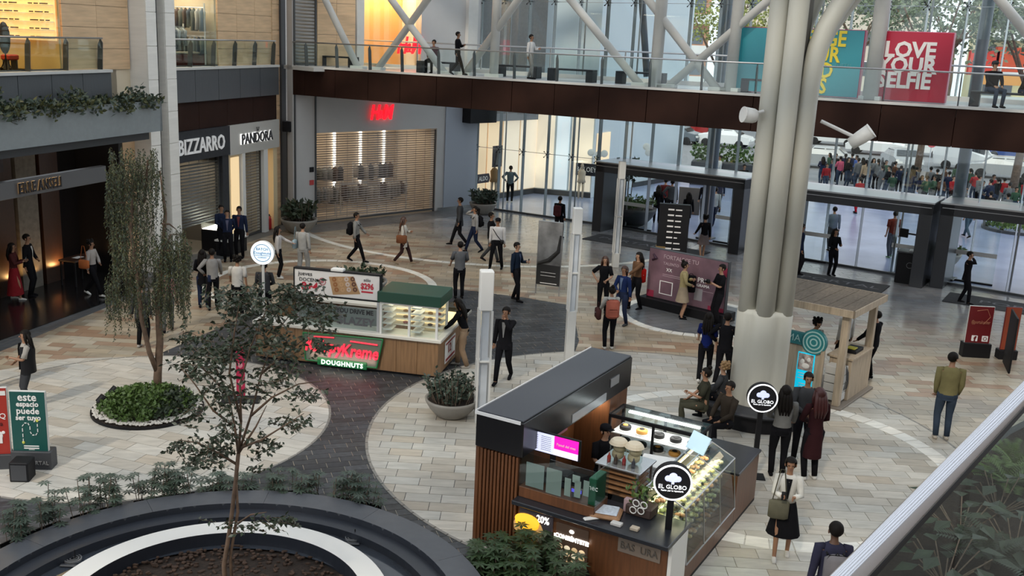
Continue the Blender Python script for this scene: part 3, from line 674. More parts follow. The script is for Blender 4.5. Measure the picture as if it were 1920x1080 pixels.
P1 = portal((1109, 432), G(1383, 478), 'dark entrance portal left of the big column')
P2 = portal((1452, 498), G(1728, 541), 'dark entrance portal right of the big column')
v = (G(1728, 541)-G(1452, 498)).normalized(); p3 = G(1742, 538)
P3 = portal((1742, 538), p3+v*6, 'dark entrance portal at the right edge')
MATL = mat('mat_letter', (.11, .115, .13), .7)
for P_, x in ((P1, 2.4), (P2, 2.6), (P3, 3.0)): text('PORTAL', .55, MATL, P_, (x, -1.15, .03), tilt=0, ext=.001, sx=1.3)

# ================================================================== OUTSIDE
OW = mat('outdoor_shop_cream', (.75, .62, .45), .6); OG = mat('grey_cladding', (.17, .165, .165), .6, var=.12); OB = mat('pale_cladding', (.62, .68, .72), .5)
q = [G(885, 379), G(1000, 362), G(1107, 371), G(1185, 351), G(1275, 336)]
ob = thing('shop_building', 'neighbouring building with lit cream shop windows outside the glass', 'building', (0, 0, 0))
def owall(name, a, b_, z0, z1, m_, th=.3, off=0):
    d = (b_-a); rz = math.atan2(d.y, d.x); o = obj(name, MB().box(0, d.length, off, off+th, z0, z1), m_, ob); o.location = (a.x, a.y, 0); o.rotation_euler = (0, 0, rz); return o
owall('shop_wall', q[0], q[1], 0, 4.1, OW); owall('shop_wall', q[1], q[2], 0, 14, OB); owall('shop_wall', q[2], q[3], 0, 14, OB); owall('shop_wall', q[3], q[4], 0, 14, OB)
owall('dark_base', q[0], q[1], 0, .25, DGREY, .05, -.06); owall('dark_base', q[1], q[2], 0, .25, DGREY, .05, -.06); owall('dark_base', q[3], q[4], 0, .25, DGREY, .05, -.06)
owall('upper_wall', q[0]+Vector((-.5, -.8, 0)), q[1]+Vector((.2, -.9, 0)), 4.1, 16, OG, .4); owall('soffit_band', q[0]+Vector((-.5, -1, 0)), q[1]+Vector((0, -1, 0)), 3.8, 4.15, mat('soffit_grey', (.25, .25, .26), .5), .5)
d = q[1]-q[0]; rz = math.atan2(d.y, d.x); fm = None
for i in range(5):
    for j in range(8):
        if fm is None: fm = MB().bbox(.01, d.length/5-.01, 0, .05, .01, .98, .008).mesh('cladding_panel'); fm.materials.append(OG)
        o = obj('cladding_panel', fm, None, ob); p = q[0]+Vector((-.5, -.8, 4.2+j))+d*(i/5); o.location = p+Vector((.03, -.05, 0)); o.rotation_euler = (0, 0, rz)
for k, (s_, w_, z0, z1, m_) in enumerate(((-.02, .2, .3, 3.75, mat('lit_pane', (1, .74, .48), emit=.55)), (.2, .22, .3, 3.75, mat('lit_pane', (0, 0, 0))), (.44, .26, .3, 3.75, mat('lit_pane_pale', (1, .84, .66), emit=.5)), (.72, .28, .3, 3.75, mat('lit_pane_pale', (0, 0, 0))))):
    o = owall('lit_window', q[0]+d*s_, q[0]+d*(s_+w_), z0, z1, m_, .03, -.05)
d2 = q[2]-q[1]
for s_, w_ in ((.02, .3), (.36, .22), (.62, .36)): owall('lit_window', q[1]+d2*s_, q[1]+d2*(s_+w_), .3, 4.6, mat('lit_pane_white', (.85, .93, 1), emit=.45) if .3 < s_ < .5 else mat('lit_pane_pale', (0, 0, 0)), .03, -.05)
d3 = q[3]-q[2]
owall('lit_window', q[2]+d3*.05, q[2]+d3*.35, 1.2, 3.2, mat('lit_pane', (0, 0, 0)), .03, -.05)
t = thing('hanging_sign', 'dark hexagonal sign with white lettering by the outside shop window', 'sign', G(905, 335, 0)*0+PV(905, 335, 46.9), rz)
obj('board', MB().prism([(-.42, -.2), (.42, -.2), (.52, 0), (.42, .22), (-.36, .22), (-.52, 0)], -.03, .03).xf(Matrix.Rotation(PI/2, 4, 'X')), mat('sign_maroon', (.03, .015, .02), .4), t); text('ALDO', .3, LET, t, (0, -.05, 0), sx=.8)
t = thing('blade_sign', 'dark rectangular sign with white lettering beside the first portal', 'sign', PV(1100, 318, 50), -.35)
obj('board', MB().bbox(-.55, .55, -.05, .05, -.3, .3), mat('sign_navy', (.01, .012, .02), .4), t); text('&CLOEY', .34, LET, t, (0, -.07, 0), sx=.8)
t = thing('wall_poster', 'dark square poster of a figure on the outside shop window', 'poster', PV(932, 293, 47.6), rz); obj('panel', MB().box(-.35, .35, -.03, 0, -.5, .5), mat('poster_ink', (.03, .03, .035), .5, var=.6, scale=5), t); obj('figure', MB().tube([(0, -.05, -.4), (.05, -.05, 0), (0, -.05, .35)], [.16, .13, .06], 8), mat('figure_grey', (.3, .3, .3)), t)
def mannequin(p, rz, label, c):
    t = thing('mannequin', label, 'mannequin', p, rz); b = MB(); b.tube([(-.09, 0, 0), (-.1, 0, .5), (-.08, 0, .9)], [.04, .06, .08]); b.tube([(.09, 0, 0), (.1, 0, .5), (.08, 0, .9)], [.04, .06, .08]); b.ball((0, 0, 1.62), (.08, .09, .12), 10, 7); b.tube([(0, 0, 1.45), (0, 0, 1.55)], .05)
    obj('body', b, mat('mannequin_pale', (.5, .4, .3), .5), t, smooth=True); obj('dress', MB().tube([(0, 0, .8), (0, 0, 1.0), (0, 0, 1.3), (0, 0, 1.45)], [(.22, .15), (.17, .12), (.2, .13), (.1, .08)], 10), c, t, smooth=True)
mannequin(PV(925, 372, 47.6)*1, 0, 'mannequin in a tan coat in the outside shop window', mat('coat_tan', (.3, .17, .07), .8)); mannequin(PV(1088, 372, 49.5), 0, 'mannequin in pale clothes beside the dark rectangular sign', mat('coat_pale', (.5, .4, .3), .8))
# round lit plates decorating the outside shop by the first portal
for i, (px, py) in enumerate(((1108, 286), (1122, 290), (1133, 288), (1212, 275), (1216, 286))):
    t = tag(obj('round_plate', MB().lathe([(0, 0), (.16, .0), (.18, .03), (.1, .05), (0, .05)], n=14).xf(Matrix.Rotation(PI/2, 4, 'X')), WHITE), None); t.location = PV(px, py, 49.8-.1*i)
    tag(t, ('leftmost', 'second from left', 'third from left', 'fourth from left, upper', 'fourth from left, lower')[i]+' round white plate hung above the first portal outside', 'plate', 'round plates outside')
# hedge planters, kerbs and a wide band of road with parked cars
def hedge(a, b_, w, h, label, base=.5):
    t = thing('hedge_planter', label, 'hedge', ((a+b_)/2), math.atan2((b_-a).y, (b_-a).x)); L_ = (b_-a).length
    obj('planter_box', MB().bbox(-L_/2, L_/2, -w/2, w/2, 0, base, .02), DGREY, t); f = MB()
    for i in range(int(L_*w*90)):
        f.leaf((random.uniform(-L_/2, L_/2), random.uniform(-w/2, w/2), base+random.random()*h), (random.uniform(-1, 1), random.uniform(-1, 1), random.uniform(-.2, 1)), .22, .09)
    obj('foliage', f, LEAFG, t, kind='stuff')
hedge(G(1308, 352)+Vector((0, 2, 0)), G(1395, 360)+Vector((1, 2, 0)), 1.5, .9, 'dark planter with a clipped hedge outside the first portal', 1.3)
t = thing('flower_bed', 'round green planting bed on the plaza at the right edge', 'flower bed', G(1905, 432)); f = MB()
for i in range(500): a = random.random()*6.28; r = 1.3*math.sqrt(random.random()); f.leaf((r*math.cos(a), r*math.sin(a), .1+random.random()*.2), (random.uniform(-1, 1), random.uniform(-1, 1), 1), .15, .06)
obj('foliage', f, LEAFG, t, kind='stuff'); obj('kerb', MB().lathe([(1.3, 0), (1.45, 0), (1.45, .12), (1.3, .12)], n=28), DGREY, t)
def car(p, rz, c, label, van=False, L_=4.3):
    t = thing('car', label, 'car', p, rz); W_ = .88
    prof = [(-2.1, .35), (-2.15, .75), (-1.9, .92), (-1.35, 1.0), (-.75, 1.42), (.75, 1.45), (1.3, 1.02), (2.0, .88), (2.15, .6), (2.12, .35)]
    if van: prof = [(-2.1, .35), (-2.2, 1.0), (-2.1, 1.85), (-1.8, 1.95), (.8, 1.95), (1.5, 1.15), (2.15, 1.0), (2.25, .6), (2.2, .35)]
    b = MB(); n = len(prof)
    for y, k in ((-W_, 0), (-W_*.8, 1), (W_*.8, 1), (W_, 0)):
        b.v += [(x*(.98 if not k else 1), y if z < 1.05 else y*.84, z if k or z < .9 else z-.04) for x, z in prof]
    for r in range(3): b.f += [(r*n+i, r*n+(i+1) % n, (r+1)*n+(i+1) % n, (r+1)*n+i) for i in range(n)]
    b.f += [tuple(range(n-1, -1, -1)), tuple(range(3*n, 4*n))]
    obj('body', b, mat('car_'+c[0], c[1], .25, .2, spec=.6), t, smooth=False)
    wn = MB(); z0, z1 = (1.15, 1.75) if van else (1.03, 1.36)
    for y in (-W_*.87, W_*.87):
        if van:
            for xa, xb in ((-1.9, -1.0), (-.85, .05), (.2, 1.0)): wn.box(xa, xb, y-.012, y+.012, z0, z1)
        else: wn.add([(-1.1, y, z0), (-.05, y, z0), (-.05, y, z1), (-.7, y, z1), (.05, y, z0), (1.05, y, z0), (.7, y, z1), (.05, y, z1)], [(0, 1, 2, 3), (4, 5, 6, 7)])
    if not van: wn.add([(.84, -.62, 1.4), (.84, .62, 1.4), (1.32, .7, 1.06), (1.32, -.7, 1.06)], [(0, 1, 2, 3)]).add([(-.82, -.62, 1.4), (-.82, .62, 1.4), (-1.3, .7, 1.06), (-1.3, -.7, 1.06)], [(0, 1, 2, 3)])
    obj('window', wn, mat('car_glass', (.02, .025, .03), .08, spec=.8), t)
    for x in (-1.3, 1.35):
        for y in (-W_, W_): obj('wheel', MB().lathe([(0, -.1), (.2, -.1), (.32, -.08), (.32, .08), (.2, .1), (0, .1)], n=14).xf(Matrix.Translation((x, y*.93, .32)) @ Matrix.Rotation(PI/2, 4, 'X')), BLACK, t)
    obj('lamp', MB().box(2.05, 2.17, -.8, -.5, .62, .75).box(2.05, 2.17, .5, .8, .62, .75), WHITE, t)
cw, cg, cr_, cb, ck, csl = ('white', (.75, .75, .75)), ('silver', (.38, .39, .4)), ('red', (.35, .02, .02)), ('blue', (.03, .07, .25)), ('black', (.02, .02, .022)), ('slate', (.10, .12, .14))
for px, py, rz, c, lab, van in ((1358, 275, -.5, cw, 'white car outside just left of the big column', 0), (1265, 268, -.6, csl, 'slate car outside over the first portal', 0), (1190, 257, -.6, cg, 'silver car half hidden by the facade posts over the first portal', 0), (1310, 255, -.6, cr_, 'red car behind the white car left of the big column', 0),
    (1545, 315, -.4, cg, 'silver car at the left of the crowd, right of the big column', 0), (1640, 290, -.5, cw, 'white car behind the ladder-like posts outside', 0), (1688, 318, -1.7, cg, 'silver car facing the crowd with its windscreen to us', 0), (1655, 282, 2.6, cr_, 'red car parked behind the crowd', 0),
    (1722, 292, 2.6, cw, 'white car parked behind the silver one near the tree trunk', 0), (1810, 318, -.4, cw, 'white van with dark side windows parked outside', 1), (1880, 335, -.5, cg, 'silver car at the right edge of the car park', 0), (1900, 300, 2.6, cb, 'blue car at the right edge of the car park', 0),
    (1560, 272, -.5, cw, 'white car in the far row left, under the bridge edge', 0)):
    g = G(px, py); car(g, rz, c, lab, van)
# street trees seen through the glass
def crown(f, c, R, n, L_=.3, w=.12):
    for i in range(n):
        v = Vector((random.gauss(0, 1), random.gauss(0, 1), random.gauss(0, 1))).normalized()*(random.random()**.4); p = Vector((c[0]+v.x*R[0], c[1]+v.y*R[1], c[2]+v.z*R[2]))
        f.leaf(p, (random.uniform(-1, 1), random.uniform(-1, 1), random.uniform(-.5, 1)), L_, w)
def street_tree(p, h, R, label, m_, n=1500, tr=.22, blobs=6):
    t = thing('street_tree', label, 'tree', p); b = MB().tube([(0, 0, 0), (.15, 0, h*.35), (0, .1, h*.6)], [tr, tr*.8, tr*.55], 10); f = MB()
    for k in range(blobs):
        a = k*2.4; c = (R*.55*math.cos(a), R*.55*math.sin(a), h*(.68+.28*((k*.37) % 1))); b.tube([(0, .1, h*.5), (c[0]*.5, c[1]*.5, h*.65), c], [tr*.45, tr*.3, .04], 6); crown(f, c, (R*.55, R*.55, R*.42), n//blobs)
    obj('trunk', b, BARK, t, smooth=True); obj('foliage', f, m_, t, kind='stuff')
LY = mat('yellow_green_leaf', (.25, .27, .07), .6, var=.3); LP = mat('grey_green_leaf', (.17, .21, .13), .6, var=.3)  # yellow green and grey green leaf colours of the street trees
for px, py, h, R, lab, m_ in ((1715, 345, 13, 4.5, 'street tree with a dark trunk rising from the crowd', LP), (1890, 400, 12, 3.5, 'street tree with dark trunk at the right of the crowd', LP), (1330, 262, 12, 4, 'yellow green tree behind the glass left of the big column', LY), (1420, 268, 11, 3.6, 'yellow green tree right behind the big column', LY),
    (1590, 268, 15, 6, 'large grey green tree above the teal billboard', LP), (1760, 275, 16, 6, 'tall grey green tree above the red billboard', LP)):
    street_tree(G(px, py), h, R, lab, m_, 2600 if h > 14 else 1500)
# far buildings
def building(x0, x1, y, z1, label, m_, mwin, floors, bays, band=None, depth=12, rz=0):
    t = thing('far_building', label, 'building', ((x0+x1)/2, y, 0), rz); w = x1-x0; obj('wall', MB().box(-w/2, w/2, 0, depth, 0, z1), m_, t); fh = z1/floors; bw = w/bays
    for f_ in range(floors):
        if band: obj('balcony', MB().box(-w/2, w/2, -.8, 0, f_*fh+.1, f_*fh+1.1), band, t)
        for k in range(bays): o = obj('window', MB().box(-w/2+k*bw+bw*.18, -w/2+(k+1)*bw-bw*.18, -.06, .02, f_*fh+fh*.38, f_*fh+fh*.85), mwin, t)
DW = mat('far_window', (.12, .14, .17), .2); 
building(45, 68, 92, 24, 'yellow apartment block with white balconies at the upper right', mat('yellow_render', (.72, .62, .38), .7), DW, 8, 6, mat('far_white', (.8, .8, .8), .6), rz=-.35)
building(30, 52, 122, 14, 'low pale block behind the street trees', mat('far_cream', (.7, .62, .55), .7), DW, 4, 7)
building(8, 24, 112, 13, 'terracotta block far behind the glass facade', mat('far_terracotta', (.55, .28, .18), .7), DW, 4, 5, mat('far_white', (0, 0, 0)))
building(-4, 9, 96, 15, 'pale grey block far behind the left facade', mat('far_grey', (.6, .62, .64), .7), DW, 5, 4)
for i, (px, py, c) in enumerate(((1843, 118, (.6, .05, .03)), (1893, 112, (.55, .08, .03)), (1868, 150, (.8, .35, .1)))):
    t = thing('shop_awning', ('red shop front below the yellow apartment block, left', 'red shop front below the yellow apartment block, right', 'orange shop front band below the yellow apartment block', 'red banner on the far building left of the slanting post')[i], 'shop front', PV(px, py, 86 if i < 3 else 90)); obj('panel', MB().bbox(-1.2 if i != 2 else -2, 1.2 if i != 2 else 2, -.2, .2, -1.0 if i != 2 else -.4, 1.0 if i != 2 else .4), mat('front_%d' % i, c, .6), t)
# ================================================================== THE BIG COLUMN
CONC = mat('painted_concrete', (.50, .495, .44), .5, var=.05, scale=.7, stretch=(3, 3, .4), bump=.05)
t = thing('fluted_column', 'huge pale fluted column standing beside the bakery kiosk', 'column', (6.0, 20.15, 0))
n = 72; b = MB(); zs = [0, .6, 1.2, 1.8, 2.35, 2.45]
for k, z in enumerate(zs):
    for i in range(n):
        a = 2*PI*i/n; l = abs(math.cos(3*(a-.234))); r = .5+(.095 if z < 2.4 else .03)*(l**.6); b.v.append((r*math.cos(a), r*math.sin(a), z))
for k in range(len(zs)-1):
    for i in range(n): j = (i+1) % n; b.f.append((k*n+i, k*n+j, (k+1)*n+j, (k+1)*n+i))
b.f.append(tuple(range((len(zs)-1)*n, len(zs)*n)))
obj('base_shaft', b, CONC, t, smooth=True)
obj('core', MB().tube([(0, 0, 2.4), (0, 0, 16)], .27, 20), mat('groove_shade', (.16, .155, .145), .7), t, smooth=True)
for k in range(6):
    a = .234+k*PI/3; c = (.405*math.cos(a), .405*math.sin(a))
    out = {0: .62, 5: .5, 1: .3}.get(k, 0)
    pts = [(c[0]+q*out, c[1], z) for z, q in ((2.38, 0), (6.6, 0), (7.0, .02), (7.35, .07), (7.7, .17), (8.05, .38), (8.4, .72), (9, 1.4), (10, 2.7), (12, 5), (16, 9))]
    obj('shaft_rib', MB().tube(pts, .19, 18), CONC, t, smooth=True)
# floodlights clamped to the column
for (p, a, lab) in (((-.55, -.3, 6.35), Vector((-.42, -.1, 0)), 'pale cylindrical floodlight on the left of the big column'), ((.6, -.25, 6.2), Vector((.9, -.2, -.25)), 'pale cylindrical floodlight on an arm right of the big column')):
    base = Vector((6.0, 20.15, 0))+Vector(p); f = thing('floodlight', lab, 'floodlight', base)
    obj('arm', MB().tube([(0, 0, .1), a*.75], .035, 8), WHITEM, f); d = Vector((.25, -.1, .22)) if a.x > 0 else Vector((-.28, -.06, .03)); c = a*.8 if a.x > 0 else a*.35
    d = d.normalized(); s_ = Vector((.0, 0, 0)); obj('housing', MB().tube([c-d*.18*(a.x > 0), c+d*.05, c+d*.26], [.12, .14, .15], 16), WHITEM, f, smooth=True); obj('lens_rim', MB().tube([c+d*.26, c+d*.28], [.155, .155], 16), WHITE, f)
t = thing('round_bench', 'low dark round bench around the foot of the big column', 'bench', (6.0, 20.15, 0))
obj('seat', MB().lathe([(.62, .36), (1.1, .36), (1.13, .4), (1.1, .44), (.62, .44)], n=48), CHAR, t); obj('plinth', MB().lathe([(.98, 0), (.98, .36)], n=48), BLACK, t)

# ================================================================== LIGHT PYLONS
PG = mat('pylon_glass', (.55, .6, .66), .12, var=.2, scale=1.2, stretch=(1, 1, 1), spec=.7)
def pylon(x, y, h, cap_, w, label, foot=.9):
    t = thing('light_pylon', label, 'pylon', (x, y, 0), .12)
    obj('head_box', MB().bbox(-w/2, w/2, -w/2, w/2, h-cap_, h, .015), WHITE, t)
    for sx in (-1, 1):
        for sy in (-1, 1): obj('corner_post', MB().box(sx*w/2-.02-.01*sx, sx*w/2+.02-.01*sx, sy*w/2-.02, sy*w/2+.02, foot, h-cap_), WHITEM, t)
    obj('glass_core', MB().box(-w*.28, w*.28, -w*.28, w*.28, foot, h-cap_), PG, t)
    for z in (foot+(h-cap_-foot)*.5,): obj('crossbar', MB().bbox(-w/2, w/2, -w/2, w/2, z-.02, z+.02), WHITEM, t)
    obj('foot_box', MB().bbox(-w/2, w/2, -w/2, w/2, 0, foot, .01), WHITEM, t)
pylon(.2, 19.35, 3.18, .8, .27, 'white glass sided light pylon nearest the bakery kiosk roof', .25)
pylon(2.22, 22.4, 4.0, .6, .2, 'tall white light pylon behind the far end of the bakery kiosk roof', 1.6)
pylon(4.83, 34.4, 3.7, .6, .22, 'slim white light pylon in front of the first entrance portal', .5)

# ================================================================== BAKERY KIOSK
GK = Wall((.11, 14.27), (.855, -.518)); K = lambda x, y, z=0: GK.p(x, y, z)
kt = thing('bakery_kiosk', 'wooden bakery kiosk with black roof box and glass showcases', 'kiosk', K(0, 0), GK.rz)
def ko(name, mb, m_, **k): return obj(name, mb, m_, kt, **k)
WK = mat('kiosk_wood', (.125, .048, .018), .4, var=.22, scale=2, stretch=(12, 12, 1)); BTOP = mat('black_top', (.018, .02, .026), .3); ROOFM = mat('roof_sheet', (.042, .046, .058), .4)
ko('plinth', MB().box(0, 3.2, .02, 4.1, 0, .06), BLACK)
ko('tower_wall', MB().box(0, .1, 0, 3.95, .02, 1.62), WK)
ko('tower_wall', MB().box(.0, .74, .05, .13, .02, 1.62), WK)
ko('tower_end', MB().box(0.1, .76, 3.2, 3.95, .02, 1.75), WK)
b = MB(); 
for i in range(12): b.bbox(i*.062+.004, i*.062+.046, -.02, .05, .03, 1.6, .006)
for i in range(58): b.box(-.03, 0, i*.068+.01, i*.068+.05, .03, 1.6)
ko('wood_slats', b, WK, kind='stuff')
ko('roof_box', MB().bbox(-.02, .8, -.04, 3.98, 1.62, 2.17, .012), mat('black_gloss', (.01, .01, .012), .25)); ko('roof_top', MB().bbox(-.0, .78, -.02, 3.96, 2.172, 2.2, .006), ROOFM)
ko('roof_edge_light', MB().box(-.035, -.02, -.05, 3.98, 2.14, 2.2).box(-.035, .75, -.055, -.04, 2.14, 2.19), mat('edge_silver', (.7, .7, .7), .3, emit=.15)); ko('fascia_sign', MB().box(.8, .815, 3.05, 3.4, 1.85, 2.0), STEEL)
ko('fascia_strip', MB().box(.8, .812, 1.6, 2.9, 1.66, 1.8), mat('frosted', (.4, .42, .44), .3))
ko('wall_notice', MB().box(.1, .115, 2.4, 2.9, .95, 1.45), mat('notice_pink', (.3, .12, .16), .5)); ko('door_panel', MB().box(.1, .12, 1.2, 2.2, .05, 1.6), WOODR)
o = area_light('downlight', K(.55, 3.05, 1.6), .15, .15, 6, (1, .95, .85)); 
# front counter
ko('counter_front', MB().bbox(.76, 3.14, 0, .62, .06, .93, .006), WK); ko('counter_top', MB().bbox(.74, 3.2, -.2, .7, .93, 1.0, .01), BTOP)
ko('plate', MB().bbox(2.4, 3.04, -.02, 0, .62, .84, .004), mat('taupe_plate', (.2, .16, .13), .4))
text('BAS  URA', .15, mat('letter_dim', (.1, .09, .08)), kt, (2.72, -.03, .73), sx=.9)
# the lit posters of the counter
def lit(col, name, e=.9): return mat(name, col, .4, emit=e)
po = ko('lit_poster', MB().bbox(.8, 1.36, -.03, 0, .1, .82, .005), lit((.03, .025, .03), 'poster_night', .5))
obj('cake', MB().lathe([(0, 0), (.24, 0), (.25, .1), (.22, .16), (0, .16)], n=20).xf(Matrix.Translation((.96, -.035, .48)) @ Matrix.Scale(.1, 4, (0, 1, 0)) @ Matrix.Rotation(-.35, 4, 'X')), lit((.55, .33, .12), 'cake_sponge', .5), po)
obj('icing', MB().lathe([(0, 0), (.2, 0), (.21, .06), (0, .08)], n=20).xf(Matrix.Translation((.95, -.06, .62)) @ Matrix.Scale(.1, 4, (0, 1, 0)) @ Matrix.Rotation(.5, 4, 'X')), lit((1, .5, .03), 'icing_yellow', .9), po)
obj('crumble', MB().bbox(.82, 1.2, -.05, -.03, .36, .48), lit((.6, .45, .28), 'crumble', .5), po); text('20%', .16, EMW, po, (1.2, -.04, .74), sx=.8)
po = ko('lit_poster', MB().bbox(1.42, 1.94, -.03, 0, .08, .78, .005), lit((.05, .03, .02), 'poster_brown', .5)); text('¡CONSIÉNTETE!', .09, EMW, po, (1.68, -.04, .58), sx=.9, bold=.003)
for i in range(16): obj('biscuit', MB().ball((1.5+.12*(i % 4), -.035, .12+.1*(i//4)), (.05, .012, .04), 10, 6), lit([(.75, .55, .32), (.8, .68, .48), (.55, .38, .2)][i % 3], 'biscuit_%d' % (i % 3), .7), po, smooth=True)
obj('emblem', MB().ball((1.68, -.04, .7), (.04, .008, .03), 10, 6), EMW, po)
# till shelf with glass screen
ko('till_ledge', MB().bbox(.76, 2.0, -.02, .45, 1.0, 1.17, .008), WK)
b = MB().box(.76, 2.0, -.02, -.012, 1.17, 1.72); b.box(.752, .76, -.02, .42, 1.17, 1.72); b.box(2.0, 2.008, -.02, .42, 1.17, 1.72); ko('screen_glass', b, glass('screen_glass', (.82, .88, .87), gain=1.3))
papers = [(.86, 1.2, .3, .38, (.33, .36, .36)), (1.2, 1.18, .25, .4, (.36, .38, .37)), (1.5, 1.22, .1, .28, (.45, .47, .45)), (1.66, 1.24, .1, .26, (.45, .47, .44)), (1.8, 1.3, .09, .24, (.42, .45, .43)), (1.62, 1.46, .12, .12, (.5, .52, .5))]
for i, (x, z, w, h, c) in enumerate(papers):
    o = obj('paper_notice', MB().bbox(0, w, 0, .006, 0, h, .002), mat('paper_%d' % i, c, .6)); o.matrix_world = GK.M @ Matrix.Translation((x, -.005, z)); tag(o, ('wide grey sheet at the left behind the till glass', 'tall pale grey sheet behind the till glass', 'narrow paper slip, first right of the tall grey sheet', 'narrow paper slip, second right of the tall grey sheet', 'narrow paper slip nearest the green box behind the glass', 'small square paper above the slips behind the till glass')[i], 'notice')
t = thing('card_terminal', 'card terminal with a blue lit screen behind the till glass', 'card terminal', K(1.62, .15, 1.17), GK.rz); obj('body', MB().bbox(-.05, .06, -.05, .1, 0, .1, .01), mat('terminal_grey', (.1, .11, .14), .4), t); obj('screen', MB().box(-.05, .11, -.056, -.05, .09, .14), lit((.12, .1, .8), 'blue_screen', 1), t)
t = thing('tip_box', 'green box with white lettering at the right of the till glass', 'box', K(1.9, .12, 1.17), GK.rz); obj('body', MB().bbox(-.03, .09, -.1, .25, 0, .42, .01), mat('green_box', (.02, .12, .06), .4), t); text('chec', .12, LET, t, (.02, -.11, .28), sx=.9)
# monitor
t = thing('menu_screen', 'bright menu screen, half pale and half magenta, on the bakery counter', 'screen', K(.62, .42, 1.72), GK.rz); 
obj('bezel', MB().bbox(-.03, .9, 0, .04, -.14, .2, .006), BLACK, t); obj('pale_half', MB().box(0, .47, -.008, 0, -.12, .18), lit((.62, .66, .9), 'screen_pale', 1.0), t); obj('magenta_half', MB().box(.47, .87, -.008, 0, -.02, .18), lit((.9, .01, .42), 'screen_magenta', 1.0), t); obj('caption_strip', MB().box(.47, .87, -.008, 0, -.12, -.02), lit((.75, .7, .9), 'screen_lilac', 1.0), t)
b = MB()
for i in range(8): b.box(.03, .2, -.01, -.008, .13-.03*i, .137-.03*i).box(.25, .42, -.01, -.008, .13-.03*i, .137-.03*i)
obj('menu_lines', b, mat('menu_ink', (.2, .22, .4)), t); text('Pastel del mes', .055, LET, t, (.67, -.012, .06)); obj('stand', MB().box(.4, .48, .02, .06, -.55, -.1), BLACK, t)
# tray trolley with pastries
t = thing('tray_rack', 'steel trolley of wooden trays with a cup jar on top', 'rack', K(1.62, .95, .0), GK.rz)
for x in (0, .62):
    for y in (0, .55): obj('upright', MB().box(x-.015, x+.015, y-.015, y+.015, .9, 1.42), STEEL, t)
obj('top', MB().bbox(-.06, .68, -.05, .6, 1.4, 1.43, .005), mat('steel_top', (.5, .52, .54), .25, .7), t)
for i in range(5): obj('tray', MB().bbox(.0, .6, .02, .52, .95+.085*i, .975+.085*i, .005), mat('tray_wood', (.28, .14, .06), .5, var=.2), t)
for i, (x, lab) in enumerate(((.18, 'large clear jar of cream pastries on the trolley'), (.44, 'second clear jar with a paper ruff on the trolley'))):
    j = thing('pastry_jar', lab, 'jar', K(1.62+x, 1.2, 1.43), GK.rz); obj('glass', MB().lathe([(.1, 0), (.13, .05), (.13, .26), (.11, .3)], n=18), GLASSG, j, smooth=True); obj('pastries', MB().ball((0, 0, .1), (.1, .1, .09)).ball((.02, 0, .2), (.1, .1, .08)), mat('pastry', (.55, .42, .28), .7, var=.3), j, smooth=True); obj('ruff', MB().lathe([(.0, .27), (.15, .27), (.13, .31), (.1, .34), (0, .34)], n=18), CREAM, j)
for i, (x, y, c) in enumerate(((.1, .1, (.3, .03, .02)), (.22, .08, (.05, .03, .02)), (.34, .12, (.25, .02, .02)), (.5, .1, (.04, .04, .05)))):
    j = thing('small_bottle', ('red topped small bottle', 'dark small bottle', 'second red small bottle', 'black small bottle')[i]+' in front of the jars on the trolley', 'bottle', K(1.62+x, .95+y, 1.43), GK.rz, 'small bottles on the trolley'); obj('body', MB().lathe([(0, 0), (.03, 0), (.03, .09), (.012, .12), (.012, .15), (0, .15)], n=10), mat('bottle_%d' % i, c, .3), j, smooth=True)
# tray basket on the counter, till, napkin things
t = thing('serving_basket', 'wicker tray basket lined with printed paper on the counter', 'basket', K(2.1, .2, 1.0), GK.rz+.25); obj('tray', MB().bbox(-.22, .22, -.2, .2, 0, .07, .03), mat('wicker', (.3, .16, .08), .7, var=.2), t); obj('lining', MB().bbox(-.17, .17, -.15, .15, .07, .09, .01), mat('paper_lining', (.55, .6, .68), .6, var=.2, scale=20), t)
t = thing('tongs_rest', 'white paper packet beside the wicker tray', 'packet', K(1.98, -.05, 1.0), GK.rz+.9); obj('packet', MB().bbox(-.12, .12, -.04, .04, 0, .03, .01), WHITE, t)
t = thing('gift_basket', 'dark basket with white ribbon bows and green sprigs on the counter', 'basket', K(2.5, .55, 1.0), GK.rz); obj('body', MB().bbox(-.2, .2, -.15, .15, 0, .16, .02), mat('basket_dark', (.05, .03, .025), .7), t)
b = MB()
for k in range(60): b.leaf((random.uniform(-.2, .2), random.uniform(-.12, .2), .15+random.random()*.3), (random.uniform(-1, 1), random.uniform(-1, 1), .6), .1, .03)
obj('sprigs', b, LEAFG, t, kind='stuff'); b = MB()
for dx, dz in ((-.07, .1), (.05, .12), (-.03, .22), (.09, .22)): b.tube([(dx+.05*math.cos(a), -.17, dz+.05*math.sin(a)) for a in [i*PI/5 for i in range(11)]], .009, 5)
obj('ribbon_bows', b, WHITE, t)
for i, (x, y, w_, c, lab) in enumerate(((2.35, .0, .16, (.6, .58, .55), 'small white card on the black counter'), (2.62, .02, .12, (.5, .42, .32), 'small folded beige card on the black counter'), (2.3, .5, .1, (.4, .28, .3), 'pink patterned tin on the counter'))):
    o = obj('counter_card', MB().bbox(-w_/2, w_/2, -.05, .05, 0, .04 if i < 2 else .2, .005), mat('card_%d' % i, c)); o.matrix_world = GK.M @ Matrix.Translation((x, y, 1.0)); tag(o, lab, 'card' if i < 2 else 'tin')
t = thing('till', 'black till and printer standing behind the till glass', 'till', K(1.2, .4, 1.17), GK.rz); obj('body', MB().bbox(-.2, .2, -.12, .12, 0, .22, .02), BLACK, t); obj('drawer', MB().box(-.18, .18, -.13, -.12, .03, .1), DGREY, t)
